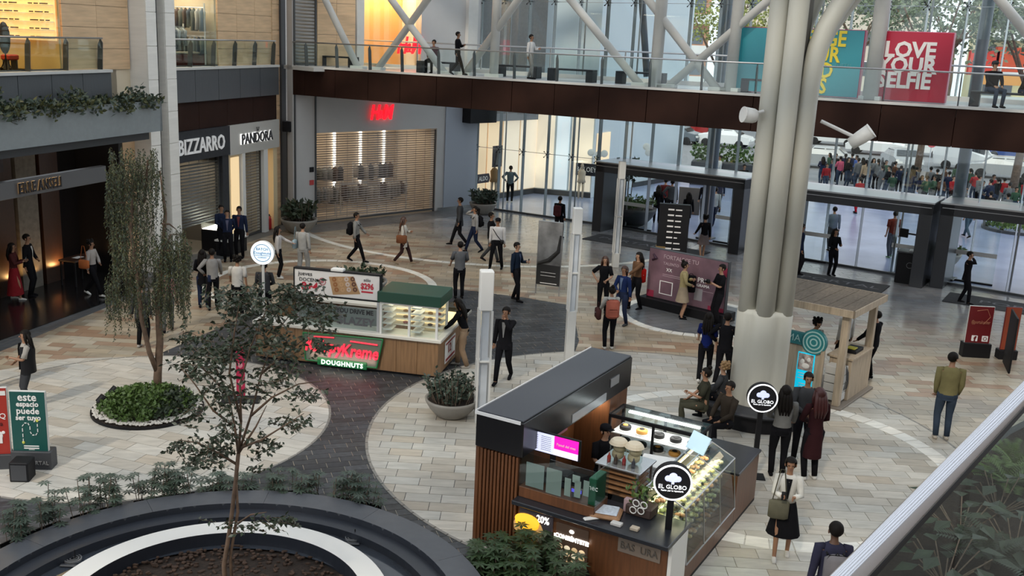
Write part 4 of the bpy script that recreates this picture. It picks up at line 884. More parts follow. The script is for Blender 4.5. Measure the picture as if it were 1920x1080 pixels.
# glass showcase down the right-hand side
ko('showcase_base', MB().bbox(2.5, 3.2, .62, 2.9, .06, .32, .006), WK); ko('showcase_wood_end', MB().bbox(2.5, 3.2, 2.9, 4.1, .06, .9, .006), WK)
ko('end_panel', MB().bbox(3.145, 3.2, .0, .62, .06, .93, .004), WHITE)
ko('rear_counter_top', MB().bbox(2.35, 3.22, 2.9, 4.15, .9, .95, .01), BTOP)
fr = MB()
sec = [(3.2, .34), (3.12, 1.2), (2.72, 1.38), (2.5, 1.38)]
for y in (.66, 1.42, 2.18, 2.9): fr.tube([(x, y, z) for x, z in sec], .012, 6)
for x, z in sec: fr.tube([(x, .66, z), (x, 2.9, z)], .012, 6)
ko('showcase_frame', fr, STEEL)
g = MB()
for (xa, za), (xb, zb) in zip(sec[:-1], sec[1:]): g.quad((xa, .66, za), (xa, 2.9, za), (xb, 2.9, zb), (xb, .66, zb))
for y in (.66, 2.9): g.add([(x, y, z) for x, z in sec]+[(2.5, y, .34)], [(0, 1, 2, 3, 4)])
ko('showcase_glass', g, GLASS)
ko('showcase_back', MB().box(2.5, 2.53, .66, 2.9, .34, 1.36), mat('mirror_dark', (.15, .14, .12), .2))
LED = mat('led_warm', (1, .83, .5), emit=5)
for z in (.36, .62, .88, 1.12):
    ko('showcase_shelf', MB().box(2.54, 3.15-(z-.36)*.1, .68, 2.88, z, z+.012), glass('shelf_glass', (.9, .95, .93), gain=.6)); ko('led_strip', MB().box(2.54, 2.56, .7, 2.86, z+.2, z+.215), LED)
area_light('showcase_light', K(2.85, 1.8, 1.3), .3, 2.0, 14, (1, .85, .55), (0, 0, GK.rz))
pk = [(.55, .5, .18), (.6, .42, .2), (.5, .55, .3), (.62, .3, .15), (.5, .45, .35), (.35, .2, .1)]
boxm = MB().bbox(-.085, .085, -.07, .07, 0, .085, .01).mesh('clear_lid'); boxm.materials.append(glass('lid_glass', (.92, .95, .9), gain=1.2)); gl = []
for i, c in enumerate(pk): m_ = MB().ball((-.03, -.02, .03), (.045, .04, .03), 8, 5).ball((.04, .02, .03), (.04, .04, .03), 8, 5).ball((0, .03, .03), (.04, .03, .035), 8, 5).mesh('pastry'); m_.materials.append(mat('pastry_%d' % i, c, .6, var=.2, scale=30)); gl.append(m_)
ORD = ('first', 'second', 'third', 'fourth', 'fifth', 'sixth', 'seventh', 'eighth', 'ninth', 'tenth'); rown = ['bottom', 'second', 'third', 'top']
for zi, z in enumerate((.372, .632, .892, 1.132)):
    for yi in range(10):
        for xi in range(2):
            ci = (zi*3+yi*2+xi) % 6
            t = thing('pastry_box', 'clear box of %s pastries, %s showcase shelf, %s from the near end, %s row' % (('yellow', 'lemon', 'green', 'orange', 'cream', 'brown')[ci], rown[zi], ORD[yi], ('inner', 'outer')[xi]), 'pastry box', K(2.68+.25*xi, .78+.21*yi, z), GK.rz+random.uniform(-.15, .15), '%s pastry boxes on the %s showcase shelf' % (('yellow', 'lemon', 'green', 'orange', 'cream', 'brown')[ci], rown[zi]))
            obj('clear_lid', boxm, None, t); obj('pastry', gl[ci], None, t)
# rear upright case with cakes
rc = MB()
for x in (.86, 1.66, 2.46):
    for y in (3.02, 3.6): rc.box(x-.02, x+.02, y-.02, y+.02, .3, 1.36)
for y in (3.02, 3.6): rc.box(.84, 2.48, y-.02, y+.02, 1.34, 1.4).box(.84, 2.48, y-.02, y+.02, .3, .36)
for x in (.86, 2.46): rc.box(x-.02, x+.02, 3.02, 3.6, 1.34, 1.4)
ko('case_frame', rc, BLACK); ko('case_body', MB().box(.84, 2.48, 3.0, 3.62, .06, .32), BLACK); ko('case_glass', MB().box(.86, 2.46, 3.03, 3.59, 1.4, 1.41).box(.87, 2.45, 3.6, 3.61, .36, 1.38), GLASS)
ko('case_lamp', MB().box(1.0, 2.3, 3.5, 3.56, 1.3, 1.33), mat('lamp_cool', (.95, .97, 1), emit=6)); area_light('case_light', K(1.66, 3.3, 1.32), 1.4, .3, 9, (1, .97, .92), (0, 0, GK.rz))
for z in (.55, .8, 1.05): ko('case_shelf', MB().box(.88, 2.44, 3.05, 3.58, z, z+.015), mat('shelf_white', (.6, .62, .62), .2))
cn = [((.6, .3, .06), 'orange topped tart'), ((.6, .6, .58), 'white cream cake'), ((.35, .08, .06), 'red berry cake'), ((.5, .4, .3), 'pale sponge cake'), ((.08, .04, .03), 'chocolate cake')]
for zi, z in enumerate((.565, .815, 1.065)):
    for k in range(5):
        c, nm = cn[(k+zi*2) % 5]; t = thing('cake', '%s on the %s shelf of the rear glass case' % (nm, ('low', 'middle', 'high')[zi]), 'cake', K(1.05+.31*k, 3.28, z), GK.rz)
        obj('plate', MB().lathe([(0, 0), (.13, 0), (.14, .012), (0, .015)], n=18), WHITE, t); obj('sponge', MB().lathe([(0, .01), (.1, .01), (.105, .06), (.095, .08), (0, .085)], n=18), mat('cake_%d' % ((k+zi*2) % 5), c, .6), t, smooth=True); obj('topping', MB().ball((0, 0, .085), (.05, .05, .02), 8, 5), mat('cake_%d' % ((k+zi*2+1) % 5), (0, 0, 0)), t)
t = thing('paper_stack', 'stack of white cake boxes and papers between the showcases', 'boxes', K(2.05, 2.35, 0), GK.rz+.2); obj('cabinet', MB().bbox(-.4, .4, -.5, .4, .06, .85), mat('cabinet_grey', (.25, .26, .27), .4), t)
for i in range(4): obj('box', MB().bbox(-.28, .25, -.35, .15, .86+i*.06, .915+i*.06, .008), WHITE, t)
t = thing('tablet', 'pale tilted tablet screen standing at the corner of the showcase', 'tablet', K(2.62, 2.35, 1.38), GK.rz-.5); obj('screen', MB().box(-.2, .2, -.01, .01, 0, .3).xf(Matrix.Rotation(-.5, 4, 'X')), mat('tablet_glow', (.55, .75, .85), emit=.5), t)
# lollipop signs
def lolly(p, z, r, label, words, face, back, rim, rz=0, pole=BLACK, pw=.045, kind=0):
    t = thing('round_sign', label, 'sign', p, rz); obj('pole', MB().box(-pw, pw, -.03, .03, 0, z-r), pole, t); obj('base', MB().bbox(-.2, .2, -.15, .15, 0, .03, .005), pole, t)
    R_ = Matrix.Translation((0, 0, z)) @ Matrix.Rotation(PI/2, 4, 'X')
    obj('drum', MB().lathe([(0, -.06), (r, -.06), (r, .06), (0, .06)], n=36).xf(R_), back, t); obj('face', MB().lathe([(0, .061), (r*.98, .061), (r*.98, .065), (0, .065)], n=36).xf(R_), face, t)
    obj('lit_rim', MB().lathe([(r*.9, .063), (r*.99, .063), (r*.99, .072), (r*.9, .072)], n=36).xf(R_), rim, t)
    return t
BF = mat('sign_face_black', (.006, .006, .01), .3); RIM = mat('rim_white', (.95, .97, 1), emit=1.0)
for p, z, lab in ((K(2.95, -.0)+Vector((0, 0, 0)), 1.74, 'round black lit sign with a balloon on a black post at the front counter'), (Vector((5.21, 17.1, 0)), 1.56, 'round black lit sign with a balloon on a black post by the big column')):
    if z > 1.7: p = K(3.0, .32)*1
    t = lolly(p, z, .27, lab, '', BF, BLACK, RIM, -.12)
    b = MB()
    for dx, dz, r in ((-.07, .06, .045), (0, .09, .06), (.07, .06, .045), (-.035, .05, .04), (.035, .05, .04)): b.ball((dx, -.07, dz), (r, .008, r), 12, 7)
    b.box(-.02, .02, -.078, -.07, -.02, .03); b.v = [(x_, y_, z_+z) for x_, y_, z_ in b.v]; obj('balloon_emblem', b, mat('emblem_lilac', (.6, .65, .95), emit=.8), t); text('EL GLOBO', .084, RIM, t, (0, -.075, z-.065)); text('Pasión por la repostería', .032, RIM, t, (0, -.075, z-.12))
# ================================================================== DOUGHNUT KIOSK
KK = Wall((-5.19, 22.84), (.973, -.229)); Q = lambda x, y, z=0: KK.p(x, y, z)
kk = thing('doughnut_kiosk', 'wood fronted doughnut kiosk with white counter and green canopy', 'kiosk', Q(0, 0), KK.rz)
def qo(name, mb, m_, **k): return obj(name, mb, m_, kk, **k)
OAK = mat('oak_front', (.24, .135, .065), .45, var=.2, scale=2, stretch=(10, 10, .8)); CTR = mat('counter_white', (.66, .64, .58), .35)
qo('plinth', MB().box(.08, 4.42, .08, 2.7, 0, .08), BLACK)
for i in range(9): qo('wood_panel', MB().bbox(i*.5+.003, (i+1)*.5-.003, 0, .06, .07, .88, .004), OAK)
for i in range(5): qo('wood_panel', MB().bbox(4.44, 4.5, .0+i*.54+.003, (i+1)*.54-.003, .07, .88, .004), OAK)
qo('rear_front', MB().box(0, 4.5, 2.6, 2.7, .07, .88).box(0, .06, 0, 2.7, .07, .88), OAK)
qo('counter_top', MB().bbox(-.05, 4.58, -.08, .55, .88, .96, .012).bbox(3.95, 4.58, .55, 2.8, .88, .96, .012).bbox(-.05, 4.58, 2.3, 2.8, .88, .96, .012), CTR)
qo('glass_screen', MB().box(.9, 3.0, .1, .11, .96, 1.5), glass('screen_glass')); 
ink = mat('letter_black', (0, 0, 0)); text('YOU DRIVE ME', .15, ink, kk, (2.45, .09, 1.38), bold=.004, sx=.9); text('GLAZEY', .26, mat('letter_outline', (.1, .1, .11)), kk, (2.45, .09, 1.14), bold=.008); text('SERVED', .11, ink, kk, (1.6, .09, 1.3)); text('& WHITE', .11, ink, kk, (1.6, .09, 1.15))
qo('screen_back', MB().box(.9, 3.0, .5, .55, .96, 1.35), mat('backboard_grey', (.28, .29, .3), .4))
# green canopy with glass cabinet
GR = mat('canopy_green', (.01, .06, .035), .4)
qo('canopy', MB().bbox(3.05, 4.55, -.08, .95, 1.72, 1.97, .01), GR); 
b = MB()
for x in (3.12, 3.8, 4.45):
    for y in (.0, .85): b.box(x-.025, x+.025, y-.025, y+.025, .96, 1.72)
b.box(3.1, 4.48, -.03, .88, 1.68, 1.72)
qo('cabinet_frame', b, WHITE); qo('cabinet_glass', MB().box(3.13, 4.44, -.005, .005, .98, 1.7).box(4.44, 4.45, 0, .85, .98, 1.7), GLASS)
for z in (1.05, 1.19, 1.33, 1.47, 1.6): qo('cabinet_shelf', MB().box(3.14, 4.43, .5, .83, z, z+.015), WHITE); qo('louvre', MB().box(3.14, 3.36, .03, .4, z, z+.025).box(3.84, 4.05, .03, .4, z, z+.025), WHITEM)
qo('lit_back', MB().box(3.14, 4.43, .84, .86, .98, 1.68), mat('lit_yellow', (1, .78, .42), emit=.9)); area_light('cabinet_light', Q(3.8, .4, 1.66), 1.1, .5, 7, (1, .88, .65), (0, 0, KK.rz))
for zi, z in enumerate((1.07, 1.21, 1.35, 1.49)):
    for k in range(5):
        dm = 'glazed' if (k+zi) % 3 else ('chocolate' if k % 2 else 'pink')
        o = obj('doughnut', MB().lathe([(.025+.0, .02), (.04, .038), (.06, .03), (.065, .015), (.05, 0), (.03, .003), (.025, .02)], n=12), mat('dough_'+dm, {'glazed': (.5, .28, .1), 'chocolate': (.07, .03, .02), 'pink': (.6, .2, .22)}[dm], .3), smooth=True)
        o.matrix_world = KK.M @ Matrix.Translation((3.5+.2*k, .68, z)); tag(o, '%s doughnut, %s from the left on the %s shelf under the green canopy' % (dm, ORD[k], ('lowest', 'second', 'third', 'top')[zi]), 'doughnut', '%s doughnuts, %s shelf of the doughnut kiosk' % (dm, ('lowest', 'second', 'third', 'top')[zi]))
qo('side_showcase', MB().bbox(3.9, 4.5, 1.3, 2.2, .96, 1.02), mat('lit_yellow', (0, 0, 0))); qo('side_showcase_glass', MB().box(3.9, 4.5, 1.3, 2.2, 1.02, 1.3), GLASS)
sp = qo('side_poster', MB().bbox(4.505, 4.52, .55, 1.45, .2, .72, .003), WHITE); text('12', .3, mat('letter_redbrown', (.25, .03, .03)), sp, (4.53, .9, .5), rz=PI/2); obj('stripe', MB().box(4.52, 4.526, .6, 1.4, .24, .3).box(4.52, 4.526, .6, 1.4, .64, .68), mat('letter_redbrown', (0, 0, 0)), sp)
# overhead billboard
bb = thing('price_board', 'white overhead board advertising a dozen doughnuts over the kiosk', 'billboard', Q(1.0, 0, 0), KK.rz)
obj('panel', MB().bbox(0, 2.08, 0, .12, 1.72, 2.3, .01), mat('board_white', (.62, .6, .58), .4, emit=.12), bb); obj('frame', MB().box(-.02, 0, -.02, .14, 1.7, 2.32).box(2.08, 2.1, -.02, .14, 1.7, 2.32).box(-.02, 2.1, -.02, .14, 2.3, 2.33).box(-.02, 2.1, -.02, .14, 1.69, 1.72), BLACK, bb); obj('top_clamp', MB().bbox(.9, 1.2, -.03, .15, 2.32, 2.38, .01), WHITE, bb)
for x in (.02, 2.0): obj('post', MB().box(x, x+.06, .05, .11, .96, 1.7), STEEL, bb)
RD = mat('letter_crimson', (.42, .01, .03), .4, emit=.1)
text('jueves', .14, ink, bb, (.27, -.012, 2.2)); text('DOCENA', .12, ink, bb, (.37, -.012, 2.06)); text('8+4', .26, RD, bb, (.38, -.012, 1.9), bold=.008); text('sólo', .1, ink, bb, (1.78, -.012, 2.18)); text('$296', .19, RD, bb, (1.78, -.012, 2.03), bold=.006, sx=.8); obj('caption', MB().box(1.64, 1.92, -.005, 0, 1.88, 1.92).box(.1, .5, -.005, 0, 1.76, 1.765), RD, bb)
obj('roundel', MB().lathe([(.07, 0), (.09, 0), (.09, .006), (.07, .006)], n=20).lathe([(0, 0), (.04, 0), (.04, .006), (0, .006)], n=14).xf(Matrix.Translation((.69, -.006, 2.05)) @ Matrix.Rotation(PI/2, 4, 'X')), mat('roundel_pink', (.45, .15, .17)), bb)
obj('doughnut_box', MB().add([(.85, -.006, 2.18), (1.45, -.006, 2.24), (1.62, -.006, 1.84), (.95, -.006, 1.76)], [(0, 3, 2, 1)]), mat('carton', (.42, .25, .12)), bb)
for i in range(12):
    x = .98+.15*(i % 4)+.03*(i//4); z = 2.13-.12*(i//4)+.015*(i % 4); obj('printed_doughnut', MB().lathe([(.02, 0), (.055, 0), (.055, .004), (.02, .004)], n=14).xf(Matrix.Translation((x, -.008, z)) @ Matrix.Rotation(PI/2, 4, 'X')), mat('print_%d' % (i % 4), [(.3, .12, .04), (.5, .3, .15), (.55, .45, .4), (.12, .05, .03)][i % 4]), bb)
# neon sign on the front
ns = thing('neon_sign', 'green and red illuminated name sign on the doughnut kiosk front', 'sign', Q(2.22, -.04, 0), KK.rz)
obj('plate', MB().prism([(-.92, .86-.72), (.84, .14), (.98, .84), (-.98, .8), (-1.0, .72)], -.02, .03).xf(Matrix.Rotation(PI/2, 4, 'X')), mat('sign_plate', (.12, .17, .13), .4), ns)
GN = mat('neon_green', (.008, .13, .04), emit=.25); RN = mat('neon_red', (1, .03, .06), emit=1.1); WN = mat('neon_white', (.85, 1, .9), emit=1.3)
b = MB(); P_ = [(-.92, .14), (.84, .14), (.98, .84), (-.98, .8)]
for (xa, za), (xb, zb) in zip(P_, P_[1:]+P_[:1]): b.tube([(xa, -.04, za), (xb, -.04, zb)], .018, 6)
obj('border', b, GN, ns); obj('band', MB().bbox(-.62, .6, -.06, -.02, .06, .24, .01), GN, ns)
text('Krispy', .42, RN, ns, (-.47, -.06, .52), bold=.008, shear=.2, sx=.86, ext=.012); text('Kreme', .42, RN, ns, (.42, -.06, .47), bold=.008, shear=.2, sx=.78, ext=.012); obj('swash', MB().tube([(.2, -.06, .72), (.86, -.06, .7)], .018, 6), RN, ns); obj('swash', MB().tube([(-.7, -.06, .74), (-.2, -.06, .76)], .012, 6), RN, ns)
text('DOUGHNUTS', .15, WN, ns, (0, -.075, .145), bold=.004, space=1.15, ext=.006)
area_light('neon_glow', Q(2.22, -.12, .3), 1.6, .2, 2.5, (1, .45, .45), (PI/2, 0, KK.rz))
t = lolly(G(495, 612), 2.0+.0, .31, 'round white lit sign with blue print left of the doughnut kiosk', '', mat('sign_ice', (.72, .85, .95), emit=.75), WHITE, mat('rim_ice', (.9, .95, 1), emit=1.2), -.1, WHITEM, .03)
BLU = mat('letter_blue', (.1, .25, .45)); text('BATCH', .1, BLU, t, (0, -.075, 2.1)); text('Doughnuts', .1, BLU, t, (0, -.075, 2.0)); obj('rule', MB().box(-.2, .2, -.078, -.072, 1.93, 1.94), BLU, t); text('COMPANY', .05, BLU, t, (0, -.075, 1.88))
obj('inner_ring', MB().lathe([(.22, .066), (.235, .066), (.235, .07), (.22, .07)], n=30).xf(Matrix.Translation((0, 0, 2.0)) @ Matrix.Rotation(PI/2, 4, 'X')), BLU, t)
# ================================================================== PALE WOODEN KIOSK
UK = Wall((8.03, 20.85), (.63, .777)); U = lambda x, y, z=0: UK.p(x, y, z)   # x goes back to the right, +y goes left
uk = thing('pale_kiosk', 'pale wooden kiosk with a plank roof and teal sign, right of the big column', 'kiosk', U(0, 0), UK.rz)
def uo(name, mb, m_, **k): return obj(name, mb, m_, uk, **k)
uo('base', MB().bbox(-.1, 2.0, -.1, 2.3, 0, .06, .01), mat('base_taupe', (.2, .17, .14), .6))
for x, y in ((0, 0), (1.75, 0), (0, 2.0), (1.75, 2.0)): uo('post', MB().bbox(x, x+.15, y, y+.15, .06, 2.15, .006), WOODL)
for i in range(8): uo('roof_plank', MB().bbox(-.1, 2.02, -.12+i*.31, -.12+(i+1)*.31-.01, 2.24, 2.28, .005), mat('roof_plank_brown', (.13, .105, .08), .9, var=.25, scale=3, stretch=(2, 8, 1)))
uo('fascia', MB().bbox(-.12, 2.04, -.14, -.1, 2.12, 2.28, .004).bbox(-.12, -.08, -.14, 2.36, 2.12, 2.28, .004).bbox(2.0, 2.04, -.14, 2.36, 2.12, 2.28, .004), WOODL)
uo('side_counter', MB().bbox(.55, 1.75, .0, .5, .06, 1.0, .006), WOODL); uo('side_counter_top', MB().bbox(.5, 1.85, -.04, .55, 1.0, 1.05, .006), WOODL)
uo('front_panel', MB().bbox(-.02, .1, .45, 2.1, .06, 1.25, .006), WOODL); uo('door_trim', MB().box(-.06, .0, .42, .5, .06, 1.25), WOODL)
lp = uo('lit_panel', MB().bbox(-.05, -.02, .62, 1.0, .12, 1.12, .004), mat('cyan_screen', (.0, .42, .62), emit=.9))
obj('photo', MB().box(-.058, -.05, .64, .98, .72, 1.1), mat('photo_blur', (.35, .3, .28), .5, var=.8, scale=9, emit=.1), lp)
obj('figure', MB().ball((-.06, .74, .98), (.01, .04, .05)).ball((-.06, .88, .92), (.01, .05, .06)).ball((-.06, .8, .83), (.01, .09, .06)), WHITE, lp)
b = MB()
for i, w_ in enumerate((.28, .24, .3, .0, .2, .22, .18)):
    if w_: b.box(-.056, -.05, .81-w_/2, .81+w_/2, .64-i*.06, .655-i*.06)
obj('caption_lines', b, WHITE, lp); obj('ring_logo', MB().lathe([(.025, 0), (.035, 0), (.035, .004), (.025, .004)], n=14).xf(Matrix.Translation((-.055, .81, .3)) @ Matrix.Rotation(-PI/2, 4, 'Y')), WHITE, lp)
TEAL = mat('teal', (.02, .18, .2), .4); LTEAL = mat('light_teal', (.3, .5, .5), .5)
ts = uo('teal_sign', MB().bbox(-.06, .04, .9, 2.1, 1.28, 1.56, .006), TEAL); obj('round_end', MB().lathe([(0, -.05), (.28, -.05), (.28, .05), (0, .05)], n=30, a0=0, a1=2*PI).xf(Matrix.Translation((-.01, .68, 1.4)) @ Matrix.Rotation(-PI/2, 4, 'Y')), TEAL, ts)
for r in (.06, .14, .22): obj('ring', MB().lathe([(r, .052), (r+.03, .052), (r+.03, .058), (r, .058)], n=26).xf(Matrix.Translation((-.01, .68, 1.4)) @ Matrix.Rotation(-PI/2, 4, 'Y')), LTEAL, ts)
text('PLUMA', .22, LTEAL, ts, (-.075, 1.32, 1.42), rz=-PI/2)
text('S', .3, WHITE, uk, (-.1, 2.2, 2.02), rz=-PI/2, bold=.02)
t = thing('wall_display', 'white drawer unit with hanging cords beside the teal sign', 'drawers', U(.2, .05), UK.rz)
for i in range(4): obj('drawer', MB().bbox(0, .32, .0, .4, .1+i*.2, .28+i*.2, .008), WHITEM, t)
b = MB()
for i in range(5): b.tube([(.1+.05*i, -.02, .95-.05*i), (.15+.04*i, -.04, .6-.03*i), (.1+.05*i, -.02, .35)], .006, 5)
obj('cords', b, DGREY, t)
t = thing('display_tray', 'black tray with yellow goods on the pale kiosk counter', 'tray', U(1.15, .2, 1.05), UK.rz); obj('tray', MB().bbox(-.25, .25, -.15, .15, 0, .08, .01), BLACK, t); obj('goods', MB().bbox(-.2, 0, -.1, .1, .08, .11), mat('yellow_goods', (.5, .45, .05)), t)
# ================================================================== STANDING SIGNS
def panel_sign(name, A_, B_, z0, h, d, label, face, cat='sign', foot=None, rim=None, foot_h=0):
    """A_ and B_: feet of the left and the right edge"""
    v = B_-A_; w = v.length; t = thing(name, label, cat, A_, math.atan2(v.y, v.x))
    obj('panel', MB().bbox(0, w, 0, d, z0, z0+h, .006), rim or WHITEM, t); obj('face', MB().box(.012, w-.012, -.006, 0, z0+.012, z0+h-.012), face, t)
    if foot_h: obj('foot_box', MB().bbox(-.02, w+.05, -.06, d+.16, 0, foot_h, .01), foot or DGREY, t)
    return t, w
A_ = G(27, 878); B_ = G(92, 880)
t, w = panel_sign('standing_sign', A_, A_+Vector((.62, .02, 0)), .3, 1.14, .06, 'dark green standing board with white rounded Spanish lettering', mat('deep_green', (.006, .075, .065), .4), foot_h=.34)
for i, (s_, k) in enumerate((('este', .19), ('espacio', .125), ('puede', .155), ('ser tuyo', .125))): text(s_, k*1.05, LET, t, (.31, -.012, 1.33-.125*i), bold=.003, sx=.98)
b = MB(); path = [(.2, .52), (.2, .6), (.2, .7), (.2, .8), (.24, .86), (.3, .86), (.33, .8), (.33, .7), (.36, .64), (.42, .64), (.46, .7), (.46, .8), (.46, .88)]
for i in range(len(path)-1):
    a, c = path[i], path[i+1]; b.tube([(a[0], -.015, a[1]), (a[0]*.4+c[0]*.6, -.015, a[1]*.4+c[1]*.6)], .008, 5)
obj('dashed_route', b, LET, t); obj('pin', MB().ball((.46, -.015, .91), (.025, .008, .03), 8, 5).ball((.2, -.015, .5), (.025, .008, .03), 8, 5), mat('pin_yellow', (.6, .6, .1)), t)
obj('small_print', MB().box(.2, .46, -.01, -.006, .42, .44).box(.2, .46, -.01, -.006, .38, .4).box(.28, .38, -.01, -.006, .36, .368), LET, t); text('PORTAL', .1, mat('letter_faint2', (.3, .3, .3)), t, (.45, -.075, .14))
t, w = panel_sign('standing_sign', A_+Vector((-.62, -.12, 0)), A_+Vector((-.03, .0, 0)), .25, 1.25, .06, 'red standing board with a white ghost figure at the left edge', mat('board_red', (.36, .03, .02), .4), foot_h=.28)
obj('ghost', MB().ball((.4, -.012, .62), (.09, .006, .1), 14, 8).bbox(.32, .48, -.02, -.008, .48, .62, .004).ball((.5, -.012, .68), (.03, .006, .03)), LET, t); obj('eyes', MB().ball((.38, -.022, .64), (.012, .004, .016)).ball((.42, -.022, .64), (.012, .004, .016)).ball((.4, -.022, .58), (.014, .004, .02)), BLACK, t)
text('de Q', .14, LET, t, (.42, -.012, .98)); text('para', .12, mat('letter_wine', (.1, .01, .01)), t, (.4, -.012, .84)); obj('pale_strip', MB().box(.0, .58, -.012, -.006, 1.36, 1.44), WHITE, t)
t = thing('loudspeaker', 'small black floor box in front of the green standing board', 'box', G(38, 903)+Vector((0, .1, 0)), .05); obj('body', MB().bbox(-.16, .16, -.15, .17, 0, .36, .015), BLACK, t); obj('grille', MB().box(-.13, .13, -.157, -.15, .04, .32), DGREY, t)
# photo banner on two legs
A_ = G(1003, 550); B_ = G(1042, 556); t, w = panel_sign('banner_stand', A_, B_+Vector((.1, 0, 0)), .3, 2.0, .04, 'grey and black photo banner on a thin frame in the middle of the hall', mat('photo_grey', (.2, .2, .2), .5, var=.7, scale=1.6), rim=STEEL)
for x in (0, w-.03): obj('leg', MB().box(x, x+.03, 0, .03, 0, .3), STEEL, t)
obj('lower_field', MB().box(.012, w-.012, -.01, -.006, .32, .95), mat('photo_black', (.02, .02, .02)), t); obj('curve_stroke', MB().tube([(w-.05, -.012, 1.9), (w-.1, -.012, 1.4), (w*.5, -.012, 1.1), (.05, -.012, .97)], [.03, .06, .07, .04], 8), mat('photo_black', (0, 0, 0)), t); obj('small_print', MB().box(.15, w-.15, -.014, -.01, .7, .71).box(.15, w-.15, -.014, -.01, .6, .61).box(.15, w-.1, -.014, -.01, .36, .38), LET, t)
# directory totem
A_ = G(1197, 560); t, w = panel_sign('directory_board', A_, A_+Vector((1.0, -.18, 0)), .1, 2.35, .25, 'tall black directory board with rows of white names behind the pink wall', mat('board_black', (.012, .012, .014), .35), rim=BLACK, foot_h=.1)
t.location = G(1200, 478, 0); t.location = Vector((t.location.x+.0, t.location.y-3.2, 0)); 
obj('wood_side', MB().box(-.02, .3, -.02, .24, 0, 1.0), mat('ochre', (.3, .2, .08), .5), t); b = MB()
for i in range(8):
    z = 2.25-i*.19
    obj('name_row', MB().box(.3, .5, -.012, -.006, z, z+.05), LET, t); obj('name_row', MB().box(.55, .65+.15*random.random(), -.012, -.006, z, z+.04), LET, t)
# pink programme wall on a black plinth
A_ = G(1203, 577)+Vector((.1, .3, 0)); B_ = G(1350, 613)+Vector((.1, .3, 0)); v = B_-A_; t = thing('programme_wall', 'wide pink and grey printed wall on a black plinth', 'display wall', A_, math.atan2(v.y, v.x)); w = v.length
obj('plinth', MB().bbox(-.15, w+.1, -.12, .6, 0, .28, .01), BLACK, t); PK = mat('print_pink', (.19, .11, .14), .45, var=.35, scale=1.3); obj('panel', MB().bbox(0, w, .1, .25, .28, 1.78, .008), DGREY, t); obj('face', MB().box(.02, w-.02, .09, .1, .3, 1.76), PK, t)
FL = mat('letter_rose', (.5, .38, .42)); text('FORTALECE TU', .17, FL, t, (w*.42, .08, 1.58)); text('TALENTO', .12, FL, t, (w*.3, .08, 1.38)); text('XX', .14, LET, t, (w*.28, .08, 1.2)); text('PRO', .2, LET, t, (w*.72, .08, 1.1)); text('GRAMA', .12, LET, t, (w*.72, .08, .95))
obj('rule_lines', MB().box(w*.2, w*.5, .082, .09, 1.05, 1.06).box(w*.2, w*.5, .082, .09, 1.0, 1.01).box(w*.55, w*.85, .082, .09, .8, .81), FL, t); obj('ribbon', MB().tube([(w*.06, .08, 1.6), (w*.1, .08, 1.5), (w*.05, .08, 1.42)], [.03, .06, .03], 8), mat('ink_plum', (.04, .01, .03)), t)
obj('frame_square', MB().box(w*.18, w*.33, .082, .09, .45, .47).box(w*.18, w*.33, .082, .09, .83, .85).box(w*.17, w*.18, .082, .09, .45, .85).box(w*.33, w*.34, .082, .09, .45, .85), LET, t); obj('white_square', MB().box(w*.62, w*.72, .082, .09, .5, .85), mat('print_greywhite', (.4, .38, .4)), t); obj('red_corner', MB().box(0.02, w*.1, .084, .09, .3, .5).box(w*.9, w-.02, .084, .09, 1.35, 1.6).box(w*.8, w-.02, .084, .09, .3, .42), mat('print_crimson', (.3, .02, .06)), t)
# red folding boards on the right
N = G(1848, 712); A_ = G(1800, 668)
RB = mat('board_darkred', (.16, .012, .015), .4)
t, w = panel_sign('folding_board', A_+Vector((.05, 0, 0)), A_+Vector((.68, -.05, 0)), .38, 1.0, .04, 'dark red board with two white social media squares on a black base', RB, foot_h=.38, foot=BLACK)
for x in (.16, .42): obj('icon_square', MB().bbox(x, x+.15, -.014, -.006, .44, .59, .01), LET, t)
text('f', .17, RB, t, (.24, -.02, .5), bold=.01); obj('camera_glyph', MB().lathe([(.035, 0), (.05, 0), (.05, .004), (.035, .004)], n=14).xf(Matrix.Translation((.495, -.018, .515)) @ Matrix.Rotation(PI/2, 4, 'X')), RB, t); text('@portalcenter', .13, mat('letter_rust', (.5, .2, .12)), t, (.33, -.014, .95), rz=0, sx=.6)
obj('curl_stroke', MB().tube([(.2, -.01, 1.25), (.45, -.01, 1.3), (.55, -.01, 1.1), (.4, -.01, .9)], .008, 5), mat('letter_rust', (0, 0, 0)), t)
t, w = panel_sign('folding_board', A_+Vector((.62, -1.35, 0)), A_+Vector((.98, -.35, 0)), .0, 1.42, .04, 'black directory panel turned edgewise beside the dark red board', BLACK, rim=BLACK)
t, w = panel_sign('folding_board', A_+Vector((.95, -.1, 0)), A_+Vector((1.35, -.12, 0)), .25, 1.15, .04, 'narrow red orange board right of the black directory panel', mat('board_orange', (.28, .05, .02), .4), rim=RB, foot_h=.25, foot=BLACK)
# red and pink upright banner behind the thin tree
t = thing('flag_banner', 'narrow crimson flag banner behind the thin tree', 'banner', G(452, 752), .1); obj('base', MB().bbox(-.4, .4, -.2, .2, 0, .06, .02), BLACK, t); obj('flag', MB().bbox(-.09, .09, -.01, .01, .12, 1.25, .004), mat('crimson', (.42, .01, .06), .5), t); obj('mark', MB().ball((0, -.015, .8), (.05, .005, .06)).ball((0, -.015, .4), (.05, .005, .08)), mat('flag_pink', (.6, .25, .28)), t)
